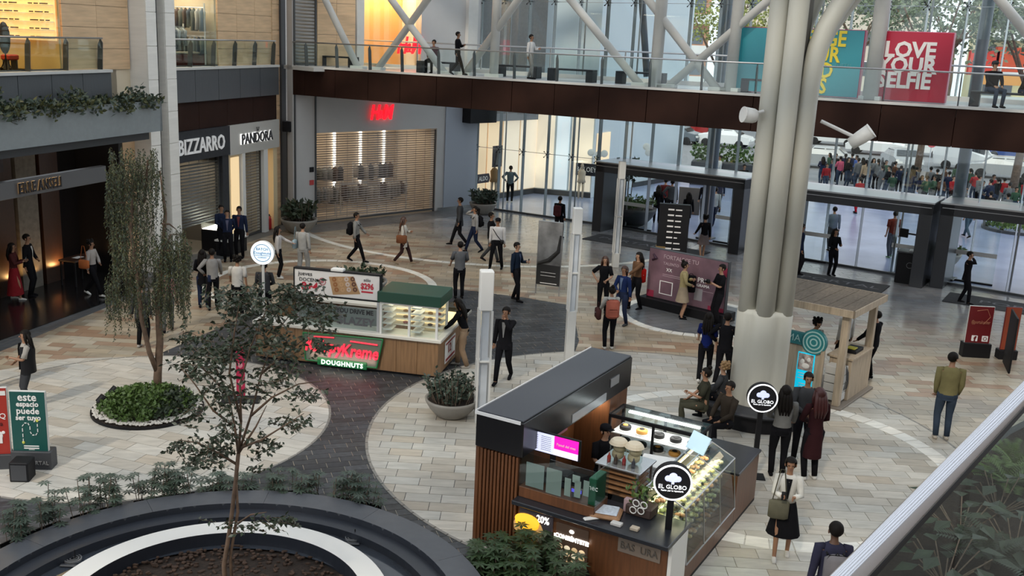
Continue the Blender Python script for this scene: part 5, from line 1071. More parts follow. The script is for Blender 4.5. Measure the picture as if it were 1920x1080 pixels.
# bin between the portals
t = thing('litter_bin', 'black square litter bin with a white tray on top between two portals', 'bin', G(1700, 532)+Vector((.15, .25, 0)), -.5); obj('body', MB().bbox(-.42, .42, -.35, .35, 0, 1.05, .02), BLACK, t); obj('top', MB().bbox(-.44, .44, -.37, .37, 1.05, 1.1, .01), DGREY, t); obj('tray', MB().bbox(-.1, .3, -.2, .2, 1.1, 1.13), WHITE, t); obj('emblem', MB().lathe([(.09, 0), (.1, 0), (.1, .004), (.09, .004)], n=20).xf(Matrix.Translation((0, -.355, .65)) @ Matrix.Rotation(PI/2, 4, 'X')), mat('letter_faint2', (0, 0, 0)), t)
t = thing('lecturn_board', 'dark board with a pale pictogram standing outside the first portal', 'sign', G(1290, 402), -.3); obj('panel', MB().bbox(-.5, .5, 0, .1, .0, 1.25, .01), mat('board_taupe', (.09, .08, .075)), t); obj('pictogram', MB().box(-.1, .1, -.01, 0, .8, .83).box(-.1, -.07, -.01, 0, .55, .83).box(.07, .1, -.01, 0, .55, .8).box(-.02, .02, -.01, 0, .6, .75), LET, t)
t = thing('wall_monitor', 'dark screen mounted on the second portal jamb', 'screen', G(1692, 520)+Vector((-.1, -.2, 2.0-.4)), -.8); obj('screen', MB().bbox(-.3, .0, -.03, .03, -.15, .15, .01), BLACK, t); obj('bracket', MB().box(0, .3, -.01, .01, -.03, .03), DGREY, t)
# ================================================================== PLANTS
def bowl(p, r, h, label, m_=None, n=240, leaf=LEAFD, lh=.45, L_=.14, w=.03):
    t = thing('bowl_planter', label, 'planter', p); obj('bowl', MB().lathe([(0, 0), (r*.45, 0), (r*.6, h*.12), (r*.85, h*.5), (r, h*.86), (r*1.02, h), (r*.93, h), (r*.9, h*.85), (0, h*.85)], n=36), m_ or mat('bowl_stone', (.25, .235, .21), .5, var=.06), t, smooth=True)
    obj('soil', MB().lathe([(0, h*.87), (r*.9, h*.87)], n=24), SOIL, t); f = MB(); s = MB()
    for k in range(n//8):
        a = random.random()*6.28; q = r*.9*math.sqrt(random.random()); hh = lh*random.uniform(.5, 1); x, y = q*math.cos(a), q*math.sin(a); tip = (x*1.15, y*1.15, h+hh); s.tube([(x*.8, y*.8, h*.8), tip], .006, 4)
        for j in range(8): z = random.random(); f.leaf((x*(.8+.35*z), y*(.8+.35*z), h+hh*z), (random.uniform(-1, 1), random.uniform(-1, 1), random.uniform(-.2, 1)), L_, w)
    obj('stems', s, BARKG, t, kind='stuff'); obj('foliage', f, leaf, t, kind='stuff'); return t
bowl(G(845, 795)+Vector((0, .45, 0)), .55, .4, 'wide stone bowl planter of dark shrubs behind the bakery kiosk', n=1100, lh=.5, L_=.11, w=.03, leaf=LEAFS)
bowl(G(561, 436), .7, .55, 'stone bowl planter at the corner between the two shop walls', n=500, lh=.7, L_=.25, w=.07); bowl(G(905, 400)+Vector((0, -.1, 0)), .6, .5, 'stone bowl planter by the left end of the glass facade', n=400, lh=.6, L_=.25, w=.06, leaf=LEAFS)
bowl(G(675, 552), .8, .45, 'low bowl of leafy plants behind the doughnut kiosk board', n=420, lh=.3, L_=.2, w=.05, leaf=LEAFD); bowl(G(1190, 425)+Vector((0, .5, 0)), .95, .75, 'dark bowl planter with a slim plant behind the first portal glass', DGREY, n=360, lh=.45, L_=.2, w=.05, leaf=LEAFG)
bowl(G(1775, 505)+Vector((0, .4, 0)), .6, .55, 'pale bowl planter outside the third portal', n=260, lh=.3, L_=.2, w=.05, leaf=LEAFG)
t = thing('slim_plant', 'tall slim plant rising from the dark bowl behind the first portal glass', 'plant', G(1185, 425)+Vector((-.1, .5, .6))); f = MB(); crown(f, (0, 0, 1.75), (.3, .3, .55), 90, .28, .08); obj('foliage', f, LEAFD, t, kind='stuff'); obj('stem', MB().tube([(0, 0, 0), (.05, 0, 1.2), (0, 0, 2.1)], .02, 5), BARKG, t)
# the bed of the weeping tree
c2 = Vector((-6.6, 19.25, 0)); t = thing('tree_bed', 'round bed of green ground cover ringed with white pebbles', 'flower bed', c2)
obj('edging', MB().lathe([(1.08, .0), (1.11, .0), (1.11, .06), (1.08, .06)], n=48), BLACK, t); obj('soil', MB().lathe([(0, .08), (1.08, .06)], n=40), SOIL, t)
b = MB()
for i in range(1300): a = random.uniform(0, 6.28); r = random.uniform(.86, 1.07); s_ = random.uniform(.018, .034); b.ball((r*math.cos(a), r*math.sin(a), .09+random.random()*.02), (s_, s_*.8, s_*.6), 5, 4)
obj('white_pebbles', b, mat('pebble', (.6, .57, .52), .5), t, kind='stuff')
f1 = MB(); f2 = MB()
for i in range(2300):
    a = random.uniform(0, 6.28); r = .95*math.sqrt(random.random()); hgt = .34*(1-(r/1.05)**2)+.06; x, y = r*math.cos(a), r*math.sin(a)
    (f1 if (x < .35 or i % 4 == 0) else f2).leaf((x, y, .08+hgt*random.random()), (random.uniform(-1, 1), random.uniform(-1, 1), random.uniform(0, 1)), .1, .035)
obj('ground_cover', f1, LEAFG, t, kind='stuff'); obj('dark_ground_cover', f2, LEAFD, t, kind='stuff')
for i, (a, lab) in enumerate(((3.3, 'black floor spotlight at the left of the pebbled bed'), (2.75, 'black floor spotlight at the back left of the pebbled bed'))):
    s_ = thing('floor_spotlight', lab, 'spotlight', c2+Vector((.95*math.cos(a), .95*math.sin(a), .1))); obj('housing', MB().tube([(0, 0, .08), (.1, .05, .2)], .09, 12), BLACK, s_); obj('bracket', MB().box(-.02, .02, -.08, .08, 0, .1), BLACK, s_)
# weeping tree
tb = Vector((-6.62, 19.9, .1)); wt = thing('weeping_tree', 'two stemmed weeping tree with long hanging foliage in the pebbled bed', 'tree', tb)
L2 = lambda px, py, dy=0: PV(px, py, 19.9+dy)-tb
b = MB(); b.tube([(0, 0, 0), L2(296, 700), L2(300, 640, .1), L2(296, 560, .2), L2(305, 480, .2), L2(310, 400, .1), L2(300, 320)], [.1, .085, .075, .065, .05, .035, .015], 9)
b.tube([L2(296, 700), L2(280, 660, -.1), L2(266, 600, -.2), L2(258, 520, -.2), L2(245, 430, -.2), L2(250, 330, -.1)], [.06, .055, .05, .045, .035, .015], 8)
for (a, c, y) in (((300, 500), (340, 440), .4), ((300, 470), (345, 470), -.4), ((250, 430), (215, 380), -.4), ((250, 400), (225, 330), .3), ((262, 560), (230, 480), .4), ((305, 420), (330, 430), .6), ((270, 380), (285, 300), -.5)):
    b.tube([L2(*a), L2((a[0]+c[0])/2, min(a[1], c[1]), y*.5), L2(*c, y)], [.03, .02, .008], 5)
obj('trunk', b, BARK, wt, smooth=True)
f = MB(); tw = MB(); fo = MB()
zones = [(250, 300, 45, 25, 110), (232, 350, 34, 40, 120), (240, 430, 36, 50, 130), (310, 455, 40, 35, 120), (335, 470, 25, 25, 70), (235, 510, 30, 35, 80), (320, 520, 35, 35, 90), (270, 540, 50, 30, 80), (280, 350, 30, 50, 50), (210, 540, 12, 35, 26), (345, 530, 12, 30, 20)]
for zx, zy, sx_, sy_, n in zones:
    for i in range(n):
        p = L2(zx+random.uniform(-sx_, sx_), zy+random.uniform(-sy_, sy_), random.gauss(0, .38)); ln = random.uniform(.3, .85); k = int(ln/.028)
        sw = Vector((random.uniform(-.05, .05), random.uniform(-.05, .05), 0)); tw.tube([p, p+sw+Vector((0, 0, -ln))], .0016, 3)
        for j in range(k):
            q = p+sw*(j/k)+Vector((0, 0, -ln*j/k)); (f if random.random() < .6 else fo).leaf(q, (random.uniform(-1, 1), random.uniform(-1, 1), -.8), .062, .013)
obj('twigs', tw, BARK, wt, kind='stuff'); obj('foliage', f, LEAFD, wt, kind='stuff'); obj('olive_foliage', fo, LEAFO, wt, kind='stuff')  # olive leaves mixed at random among the dark ones
# ================================================================== FOUNTAIN
fc = Vector((-3.22, 11.3, 0)); ft = thing('round_fountain', 'round dark stone fountain basin with a white inner ring in the foreground', 'fountain', fc)
CAPM = mat('basin_cap', (.075, .082, .095), .4, var=.06); BIN = mat('basin_inner', (.02, .024, .034), .4)
N_ = 12
capm = MB().lathe([(3.2, .0), (3.66, .0), (3.66, .4), (3.2, .4), (3.2, 0)], n=10, a0=.0006, a1=2*PI/N_-.0006, cap=False).mesh('cap_stone'); capm.materials.append(CAPM)
for i in range(N_): o = obj('cap_stone', capm, None, ft); o.rotation_euler = (0, 0, i*2*PI/N_)
obj('basin_wall', MB().lathe([(3.2, .4), (3.19, .0), (3.0, -.02)], n=96), BIN, ft, smooth=False)
obj('ledge', MB().lathe([(3.2, .3), (2.95, .29), (2.95, .0)], n=96), BIN, ft)
obj('water', MB().lathe([(2.2, .16), (3.2, .16)], n=96), mat('water', (.035, .042, .055), .12, var=.3, scale=1.5, bump=.04, spec=.6), ft)
ic = Vector((-.02, .38, 0))
obj('white_ring', MB().lathe([(2.28, 0), (2.28, .36), (1.93, .36)], c=ic, n=96), mat('ring_white', (.74, .73, .70), .45), ft); obj('shaded_ring_wall', MB().lathe([(1.93, .358), (1.93, .0)], c=ic, n=96), BIN, ft)  # inner face coloured dark to stand for the shadow below the ring
obj('soil', MB().lathe([(0, .2), (1.0, .17), (1.93, .12)], c=ic, n=48), SOIL, ft); b = MB()
for i in range(1500):
    a = random.random()*6.28; r = 1.9*math.sqrt(random.random()); b.ball((ic.x+r*math.cos(a), ic.y+r*math.sin(a), .15+random.random()*.03), (random.uniform(.02, .05), random.uniform(.015, .04), .02), 5, 3)
obj('bark_mulch', b, mat('mulch', (.05, .028, .018), .9, var=.4), ft, kind='stuff')
for (px, py, lab) in ((662, 1010, 'round water nozzle with concentric rings at the right of the white ring'), (137, 1050, 'round water nozzle with concentric rings at the left of the white ring')):
    g = G(px, py, .17); t = thing('water_nozzle', lab, 'nozzle', g)
    for r in (.03, .07, .105): obj('ring', MB().lathe([(r, 0), (r+.018, 0), (r+.018, .03), (r, .03)], n=24), STEEL, t)
    obj('pipe', MB().tube([(.03, 0, 0), (.03, 0, .16)], .01, 6), BLACK, t); obj('drain_plate', MB().bbox(-.12, .12, -.2, -.14, 0, .02), DGREY, t)
# troughs of umbrella plants behind the cap
def trough(a0, a1, label, dens=1, hh=.42):
    t = thing('plant_trough', label, 'planter', fc); r0, r1 = 3.72, 4.0
    obj('box', MB().lathe([(r0, 0), (r0, .26), (r0+.02, .26), (r0+.02, .2), (r1-.02, .2), (r1-.02, .26), (r1, .26), (r1, 0)], n=8, a0=a0, a1=a1, cap=True), BLACK, t)
    f = MB(); s = MB(); n = int((a1-a0)*r1*24*dens)
    for i in range(n):
        a = random.uniform(a0, a1); r = random.uniform(r0, r1+.08); h = hh*random.uniform(.55, 1.15); bx, by = r*math.cos(a), r*math.sin(a); lean = Vector((random.uniform(-.1, .1), random.uniform(-.1, .1), 0)); top = Vector((bx, by, .22+h))+lean
        s.tube([(bx, by, .2), top], .006, 4)
        for q in range(3):
            c = top-Vector((0, 0, q*h*.27))+Vector((random.uniform(-.08, .08), random.uniform(-.08, .08), 0))
            for k in range(8): e = k*PI/4+i; f.leaf(c, (math.cos(e), math.sin(e), -.15), .13, .02, (0, 0, 1))
    obj('stems', s, BARKG, t, kind='stuff'); obj('foliage', f, LEAFS, t, kind='stuff')
def ang(px, py): g = G(px, py, .3)-fc; return math.atan2(g.y, g.x)
for (pa, pb, lab, hh) in (((10, 1020), (118, 975), 'trough of umbrella plants at the left edge behind the fountain', .62), ((135, 968), (228, 942), 'trough of umbrella plants, second from the left behind the fountain', .6), ((250, 935), (365, 918), 'trough of umbrella plants, third from the left behind the fountain', .55), ((385, 913), (472, 911), 'trough of umbrella plants behind the thin tree trunk', .36),
        ((508, 912), (598, 920), 'trough of umbrella plants just right of the thin tree', .42), ((628, 928), (712, 946), 'trough of umbrella plants at the right beside the pale paving', .46)):
    a, c = ang(*pa), ang(*pb); trough(min(a, c), max(a, c), lab, hh=hh)
t = thing('shrub', 'dense green umbrella shrub in front of the bakery kiosk', 'shrub', Vector((.85, 13.15, 0))); f = MB(); s = MB()
for i in range(110):
    x, y = random.uniform(-.75, .8), random.uniform(-.5, .5); h = random.uniform(.25, .72)*(1-.35*abs(x)); s.tube([(x*.8, y*.8, 0), (x, y, h)], .007, 4)
    for q in range(3):
        for k in range(7): e = k*.9+i; f.leaf((x, y, h-q*.12), (math.cos(e), math.sin(e), -.1), .14, .028, (0, 0, 1))
obj('stems', s, BARKG, t, kind='stuff'); obj('foliage', f, mat('deep_leaf', (.03, .058, .022), .5, var=.4), t, kind='stuff'); obj('box', MB().bbox(-.9, .95, -.4, .4, 0, .16, .01), BLACK, t)
# thin tree standing in the fountain soil
ty = 11.9; tb = G(424, 1120, .15); tb = Vector((PV(424, 1080, ty).x, ty, .15)); tt = thing('thin_tree', 'thin multi stemmed tree with broad dark leaves growing from the fountain soil', 'tree', tb)
L3 = lambda px, py, dy=0: PV(px, py, ty+dy)-tb
b = MB(); z0 = L3(424, 1080)
b.tube([(0, 0, 0), L3(420, 1060), L3(432, 985), L3(442, 900), L3(447, 850)], [.036, .031, .028, .027, .026], 9)
b.tube([(.08, .02, 0), L3(432, 1040, .05), L3(446, 960, .03), L3(443, 905)], [.024, .022, .02, .016], 7)
br = [[(447, 850, 0), (440, 800, .1), (428, 740, .2), (405, 690, .3), (395, 640, .3)], [(447, 850, 0), (452, 790, -.1), (450, 720, -.1), (470, 650, -.1), (500, 580, -.1), (520, 545, 0)], [(447, 850, 0), (470, 780, .1), (490, 700, .2), (520, 620, .3), (560, 570, .3)],
      [(470, 780, .1), (510, 745, 0), (560, 720, -.1), (600, 715, -.2)], [(443, 870, 0), (410, 850, -.1), (370, 830, -.3), (335, 825, -.4)], [(440, 800, .1), (400, 770, .0), (365, 720, -.1), (340, 690, -.1)], [(450, 840, 0), (490, 825, -.2), (530, 800, -.3), (570, 775, -.3)], [(428, 740, .2), (380, 690, .3), (350, 640, .3)],
      [(490, 700, .2), (540, 660, .1), (590, 620, 0)], [(452, 790, -.1), (430, 700, -.2), (440, 620, -.3), (450, 560, -.3)], [(441, 985, 0), (470, 965, -.1), (500, 960, -.2)], [(447, 850, 0), (480, 800, .0), (500, 760, .1)]]
for q in br: b.tube([L3(*p) for p in q], [.019-.015*i/(len(q)-1) for i in range(len(q))], 6)
obj('trunk', b, BARK, tt, smooth=True)
cl = [(520, 570, 75, 30, 300), (600, 600, 28, 28, 90), (470, 600, 45, 35, 150), (440, 560, 45, 22, 110), (565, 555, 45, 18, 100), (400, 660, 55, 28, 200), (360, 690, 35, 25, 90), (420, 740, 45, 28, 130), (480, 720, 40, 25, 80), (540, 690, 45, 25, 90), (580, 740, 22, 15, 50), (350, 640, 25, 18, 40),
      (380, 850, 48, 22, 170), (340, 835, 16, 12, 40), (430, 815, 30, 25, 80), (500, 830, 28, 15, 50), (545, 795, 26, 14, 60), (470, 870, 18, 12, 20), (505, 985, 55, 12, 90), (370, 775, 25, 20, 50), (520, 640, 55, 25, 110), (595, 650, 18, 14, 40), (450, 650, 60, 30, 110)]
f1 = MB(); f2 = MB(); tw = MB()
for x, y, sx_, sy_, n in cl:
    for i in range(int(n/4.2)):
        px, py = x+random.gauss(0, sx_*.62), y+random.gauss(0, sy_*.62); py = max(py, 540-(px-480)*.05); px = min(px, 632); dy = random.gauss(0, .3); p = L3(px, py, dy); d = Vector((random.uniform(-1, 1), random.uniform(-.6, .6), random.uniform(-.3, .5))).normalized(); ln = random.uniform(.15, .32)
        tw.tube([p-d*ln*.5, p+d*ln*.5], .003, 3)
        for j in range(9):
            q = p+d*ln*(j/8-.5); (f1 if (j+i) % 4 else f2).leaf(q, d*.4+Vector((random.uniform(-1, 1), random.uniform(-1, 1), random.uniform(-.8, .3))), random.uniform(.055, .095), .021)
obj('twigs', tw, BARK, tt, kind='stuff'); obj('foliage', f1, LEAFD, tt, kind='stuff'); obj('pale_foliage', f2, mat('leaf_grey', (.09, .1, .075), .4, var=.3), tt, kind='stuff')
# ================================================================== GLASS PARAPET AT THE VIEWER'S SIDE
a, c = PV(1588, 1085, 2.3), PV(1935, 722, 3.9); c.z = a.z+(c.z-a.z); v = (c-a); a2 = a-v*.35; c2 = a+v*6.0
t = thing('glass_parapet', 'steel handrail and glass parapet crossing the lower right corner', 'railing', a2)
def off(p, dz=0, dn=0): nrm = Vector((v.y, -v.x, 0)).normalized(); return p-a2+Vector((0, 0, dz))+nrm*dn
obj('handrail', MB().tube([off(a2), off(c2)], .034, 16), mat('polished_steel', (.62, .63, .68), .16, .9), t, smooth=True)
obj('gasket', MB().tube([off(a2, -.036, .02), off(c2, -.036, .02)], .013, 8), BLACK, t)
g1, g2 = off(a2, -.05, .0), off(c2, -.05, .0); n_ = 7
for i in range(n_):
    q0 = g1.lerp(g2, i/n_+.003); q1 = g1.lerp(g2, (i+1)/n_-.003); w_ = Vector((v.y, -v.x, 0)).normalized()*.012
    obj('glass_pane', MB().add([q0, q1, q1-Vector((0, 0, 1.0)), q0-Vector((0, 0, 1.0)), q0+w_, q1+w_, q1+w_-Vector((0, 0, 1.0)), q0+w_-Vector((0, 0, 1.0))], [(0, 1, 2, 3), (7, 6, 5, 4), (0, 4, 5, 1), (3, 2, 6, 7)]), glass('parapet_glass', (.84, .88, .87), gain=.35), t)
# planted bed seen through it
pb = thing('palm_bed', 'dark planted bed of palms and broad leaves behind the glass parapet', 'flower bed', (0, 0, 0))
edge = [G(1600, 1110), G(1700, 985), G(1790, 905), G(1870, 838), G(1960, 790), G(2200, 800), G(2100, 1200)]
obj('kerb', MB().prism([(p.x, p.y) for p in edge][::-1], 0, .3), DGREY, pb); obj('soil', MB().prism([(p.x+.15, p.y-.12) for p in edge][::-1], .3, .33), SOIL, pb)
def frond(mb, p, d, L_, n=14, w=.02, drop=.35):
    d = Vector(d).normalized(); pr = p
    for i in range(n):
        s_ = i/n; c = p+d*L_*s_+Vector((0, 0, -drop*L_*s_*s_)); sd_ = d.cross(Vector((0, 0, 1))).normalized()
        for k in (-1, 1): mb.leaf(c, sd_*k+d*.5+Vector((0, 0, -.2)), L_*.32*(1-.5*s_), w, (0, 0, 1))
for i, (px, py, k, lab) in enumerate(((1800, 985, 'b', 'broad leaved plant lowest behind the glass parapet'), (1885, 905, 'p', 'fan palm nearest the handrail behind the glass parapet'), (1870, 940, 'b', 'broad leaved plant with pale flowers behind the glass parapet'), (1900, 870, 'p', 'bright green palm at the right frame edge'), (1850, 1040, 'p', 'dark palm at the bottom behind the glass parapet'), (1770, 1075, 'b', 'dark ground plant at the bottom behind the handrail'), (1900, 1020, 'b', 'dark broad leaved plant at the bottom right corner'))):
    t = thing('bed_plant', lab, 'plant', G(px, py+25, .33), 0, 'plants of the palm bed'); f = MB(); s = MB()
    for q in range(16):
        a_ = q*2.4+i; el = random.uniform(.4, 1.3)
        if k == 'p': frond(f, Vector((0, 0, .2)), (math.cos(a_), math.sin(a_), el), random.uniform(.6, 1.0), 18)
        else:
            L_ = random.uniform(.3, .6); tip = Vector((math.cos(a_)*L_, math.sin(a_)*L_, el*.5)); s.tube([(0, 0, 0), tip], .01, 5); f.leaf(tip, (math.cos(a_), math.sin(a_), -.2), .4, .12, (0, 0, 1))
    obj('stems', s if s.v else MB().tube([(0, 0, 0), (0, 0, .25)], .05, 6), BARKG, t); obj('foliage', f, LEAFG if i in (1, 3) else LEAFD, t, kind='stuff')
# ================================================================== PEOPLE
CLOTH = {}
def cloth(c):
    k = tuple(round(x, 3) for x in c)
    if k not in CLOTH: CLOTH[k] = mat('cloth_col_%d' % len(CLOTH), c, .9, var=.12, scale=6, spec=.08)
    return CLOTH[k]
BK = (.008, .008, .010); NV = (.015, .022, .05); GY = (.14, .145, .15); WH = (.6, .59, .56); JN = (.03, .045, .075); RDc = (.28, .02, .025); BG = (.32, .24, .16); DG = (.045, .047, .052); TN = (.3, .2, .12)
def ik(S, T, a, b, pole):
    d = T-S; Ln = max(.05, min(d.length, (a+b)*.998)); u = d.normalized(); x = (a*a-b*b+Ln*Ln)/(2*Ln); h = math.sqrt(max(0, a*a-x*x))
    p = Vector(pole); p = p-u*p.dot(u); p.normalize(); return S+u*x+p*h, S+u*Ln
ARMS = {'down': (.25, .0, .86, (.3, 1, 0)), 'phone': (.09, -.30, 1.20, (.6, .6, -1)), 'chest': (.04, -.24, 1.22, (1, .5, -.6)), 'belly': (.05, -.22, 1.05, (1, .6, 0)), 'fwd': (.24, -.30, .98, (.4, 1, -.4)), 'back': (.24, .26, .92, (.4, 1, 0)), 'hip': (.22, -.03, 1.03, (1.4, .8, .2)),
        'behind': (.05, .17, .98, (1, .6, 0)), 'ear': (.13, -.10, 1.56, (1, -.2, -1)), 'reach': (.18, -.48, 1.15, (.5, .3, -1)), 'counter': (.22, -.42, 1.12, (1, .2, -.6)), 'lap': (.12, -.30, 1.02, (.8, .6, -.3)), 'face': (.03, -.14, 1.50, (1, -.2, -1)), 'pocket': (.19, -.1, .9, (.5, 1.2, 0))}
NP = [0]
def person(p, h, face, label, top=BK, bot=BK, legs='stand', la='down', ra='down', hair='short', hc=None, skin=None, hem=.9, sleeve=1, skirt=0, shoe=BK, lean=0, seat=0, fem=0, head=0, group=None, sho=1.0, scarf=None, open_=None, cap_=None, collar=None, detail=True, sw=0.0, stripes=None):
    s = h/1.74; t = thing('person', label, 'person', p, math.radians(face), group); t.scale = (s, s, s); skin = skin or random.choice((SKIN1, SKIN2, SKIN2)); hc = hc or HAIRB
    dz = (seat/s+.1-.95) if seat else 0
    RL = Matrix.Translation((0, 0, .95+dz)) @ Matrix.Rotation(math.radians(lean), 4, 'X') @ Matrix.Translation((0, 0, -.95))
    U_ = lambda x, y, z: RL @ Vector((x, y, z)); wd_ = (.88 if fem else 1)*sho
    V_ = []; E_ = []; R__ = []
    def vert(q, r, par=None):
        V_.append(tuple(q)); R__.append(r if isinstance(r, tuple) else (r, r))
        if par is not None: E_.append((par, len(V_)-1))
        return len(V_)-1
    pv = vert(U_(0, 0, .95), (.12, .10)); ab = vert(U_(0, .0, 1.12), (.115, .09), pv); ch = vert(U_(0, .01, 1.3), (.13, .095), ab); nb = vert(U_(0, .01, 1.44), .06, ch); nk = vert(U_(0, -.005, 1.52), .048, nb)
    hd = math.radians(head); hx = math.sin(hd)*.02
    jaw = vert(U_(hx, -.022, 1.575), (.056, .062), nk); mid = vert(U_(hx*.5, -.008, 1.64), (.076, .09), jaw); tp = vert(U_(0, .004, 1.71), (.058, .068), mid)
    HM_ = RL @ Matrix.Translation((0, 0, 1.64)) @ Matrix.Rotation(hd, 4, 'Z')
    arms = []
    ex = MB()
    for sx, pose in ((-1, ra), (1, la)):
        S = U_(sx*.175*wd_, .01, 1.41); x, y, z, pole = ARMS[pose]; T = U_(sx*x*(1 if x > .15 else 1), y, z); el, wr = ik(S, T, .285, .255, (pole[0]*sx, pole[1], pole[2]))
        si = vert(S, .055, ch); ei = vert(el, .04, si); wi = vert(wr, .026, ei); arms.append((S, el, wr))
        fd = (wr-el).normalized(); pm = wr+fd*.05; vert(pm, (.03, .018), wi)
        side = fd.cross(Vector((0, -1, .2))); side = side.normalized() if side.length > .1 else Vector((1, 0, 0)); inw = side.cross(fd).normalized()
        if pose not in ('down', 'back'): inw = -inw if inw.y > 0 else inw
        for k, (o_, ln) in enumerate(((-.026, .062), (-.009, .074), (.009, .07), (.025, .055))):
            q0 = pm+side*o_; q1 = q0+fd*ln*.55+inw*.008; ex.tube([q0, q1, q1+fd*ln*.35+inw*.03], [.0095, .0085, .006], 5)
        q0 = wr+fd*.02-side*.026; ex.tube([q0, q0-side*.028+fd*.03, q0-side*.026+fd*.06+inw*.01], [.011, .01, .007], 5)
    lg = []
    st = {'stand': ((-.10, -.01), (.10, .01)), 'walk': ((-.08, -.30), (.08, .30)), 'walk2': ((-.08, .32), (.08, -.30)), 'wide': ((-.2, -.08), (.19, .05)), 'step': ((-.1, -.16), (.11, .12)), 'cross': ((-.04, -.05), (.1, .03)), 'sit': ((-.13, -.42), (.13, -.40))}[legs]
    hipz = .92+dz
    for sx, (ax, ay) in zip((-1, 1), st):
        Hp = Vector((sx*.09, 0, hipz)); lift = .08+(.07 if ay > .2 else 0); A0 = Vector((ax, ay, lift))
        kn, an = ik(Hp, A0, .44, .425, (sx*.1, -1, .35 if seat else 0)); hi = vert(Hp, .085, pv); ki = vert(kn, .052, hi); vert(Hp.lerp(kn, .5), .07); V_.pop(); R__.pop(); ai = vert(an, .036, ki)
        tw_ = Vector((0, -1, -.45 if ay > .2 else 0)).normalized(); vert(an+Vector((0, 0, -.045))+tw_*.06, .03, ai); lg.append((Hp, kn, an, tw_))
    me = bpy.data.meshes.new('body'); me.from_pydata(V_, E_, []); me.materials.append(skin)
    o = bpy.data.objects.new('body', me); COL.objects.link(o); o.parent = t; md = o.modifiers.new('s', 'SKIN'); md.use_smooth_shade = True; sk = me.skin_vertices[0]
    for i, r in enumerate(R__): sk.data[i].radius = r
    sk.data[0].use_root = True; md = o.modifiers.new('u', 'SUBSURF'); md.levels = 1; md.render_levels = 1
    ex.ball(HM_ @ Vector((0, -.098, -.025)), (.013, .018, .02), 6, 5)
    for sx in (-1, 1): ex.ball(HM_ @ Vector((sx*.084, .005, -.02)), (.012, .022, .032), 6, 5)
    _later.append((o, ex))
    # face
    if detail:
        e = MB()
        for sx in (-1, 1): e.ball(HM_ @ Vector((sx*.032, -.083, .0)), (.014, .01, .008), 6, 4)
        obj('eyes', e, BLACK, t); obj('mouth', MB().ball(HM_ @ Vector((0, -.083, -.06)), (.024, .01, .006), 6, 4), mat('lips', (.25, .09, .07), .5), t)
    # clothes
    c = MB(); n = 12
    prof = [(hem-.0, .158, .115), (1.0, .16, .115), (1.12, .142 if fem else .155, .105), (1.27, .168, .122), (1.37, .18, .12), (1.425, .155, .095), (1.465, .08, .07)]
    if hem < .85: prof = [(hem, .19 if fem else .18, .14), (.88, .175, .13)]+prof[1:]
    rows = []
    for z, rx, ry in prof:
        for i in range(n):
            a = 2*PI*i/n; q = U_(rx*wd_*math.cos(a), ry*math.sin(a)+.005, z) if z > .9 or not seat else U_(rx*math.cos(a), ry*math.sin(a), z); rows.append(q)
    if hem < .85 and not seat:
        for i in range(2*n): rows[i] = rows[i]+Vector((0, 0, 0))
    c.add(rows, [(r*n+i, r*n+(i+1) % n, (r+1)*n+(i+1) % n, (r+1)*n+i) for r in range(len(prof)-1) for i in range(n)]+[tuple(range((len(prof)-1)*n, len(prof)*n))])
    for S, el, wr in arms:
        Sx = S+(U_(0, 0, 1.37)-S)*.25
        if sleeve >= 1: c.tube([Sx, S, S.lerp(el, .5), el, el.lerp(wr, .5), wr.lerp(el, .06)], [.062, .069, .062, .052, .047, .04], 9)
        elif sleeve > 0: c.tube([Sx, S, S.lerp(el, .5), S.lerp(el, .85)], [.062, .069, .062, .064], 9)
        else: c.tube([Sx, S], [.065, .06], 9)
    obj('top', c, cloth(top), t, smooth=True)
    if open_:   # shirt front showing under an open jacket
        rr = [(.008, 1.08), (.02, 1.2), (.035, 1.32), (.05, 1.42)]; q = MB(); q.add([U_(sx*w_, -.128 if z < 1.4 else -.1, z) for w_, z in rr for sx in (-1, 1)], [(2*i, 2*i+1, 2*i+3, 2*i+2) for i in range(3)]); obj('shirt_front', q, cloth(open_), t)
    if stripes:
        q = MB()
        for z in (.98, 1.04, 1.10, 1.16, 1.22, 1.28, 1.34):
            k = [b_ for b_ in prof if b_[0] <= z][-1]; rx, ry = k[1]+.012, k[2]+.012; q.add([U_(rx*wd_*math.cos(2*PI*i/n), ry*math.sin(2*PI*i/n)+.005, z+dz_) for dz_ in (0, .025) for i in range(n)], [(i, (i+1) % n, n+(i+1) % n, n+i) for i in range(n)])
        obj('stripe', q, cloth(stripes), t)
    if scarf: obj('collar', MB().tube([U_(.07*math.cos(a), -.01+.065*math.sin(a), 1.455) for a in [i*PI/5 for i in range(11)]], .022, 6), cloth(scarf), t, smooth=True)
    b = MB()
    if skirt:
        rows = []; zs = [(1.0, .15, .11), (.88, .18, .14), (skirt, .215+.12*(.9-skirt), .17+.1*(.9-skirt))]
        for z, rx, ry in zs:
            for i in range(n): a = 2*PI*i/n; rows.append((rx*math.cos(a), ry*math.sin(a), z+dz))
        b.add(rows, [(r*n+i, r*n+(i+1) % n, (r+1)*n+(i+1) % n, (r+1)*n+i) for r in range(2) for i in range(n)]); obj('skirt', b, cloth(bot), t, smooth=True)
    else:
        rows = []
        for z, rx, ry in ((1.02, .152, .11), (.93, .165, .12), (.86, .17, .115), (.81, .13, .09)):
            for i in range(n): a = 2*PI*i/n; rows.append((rx*math.cos(a)*(wd_ if not fem else .97), ry*math.sin(a), z+dz))
        b.add(rows, [(r*n+i, r*n+(i+1) % n, (r+1)*n+(i+1) % n, (r+1)*n+i) for r in range(3) for i in range(n)]+[tuple(range(n-1, -1, -1))][:0]+[tuple(range(3*n, 4*n))[::-1]])
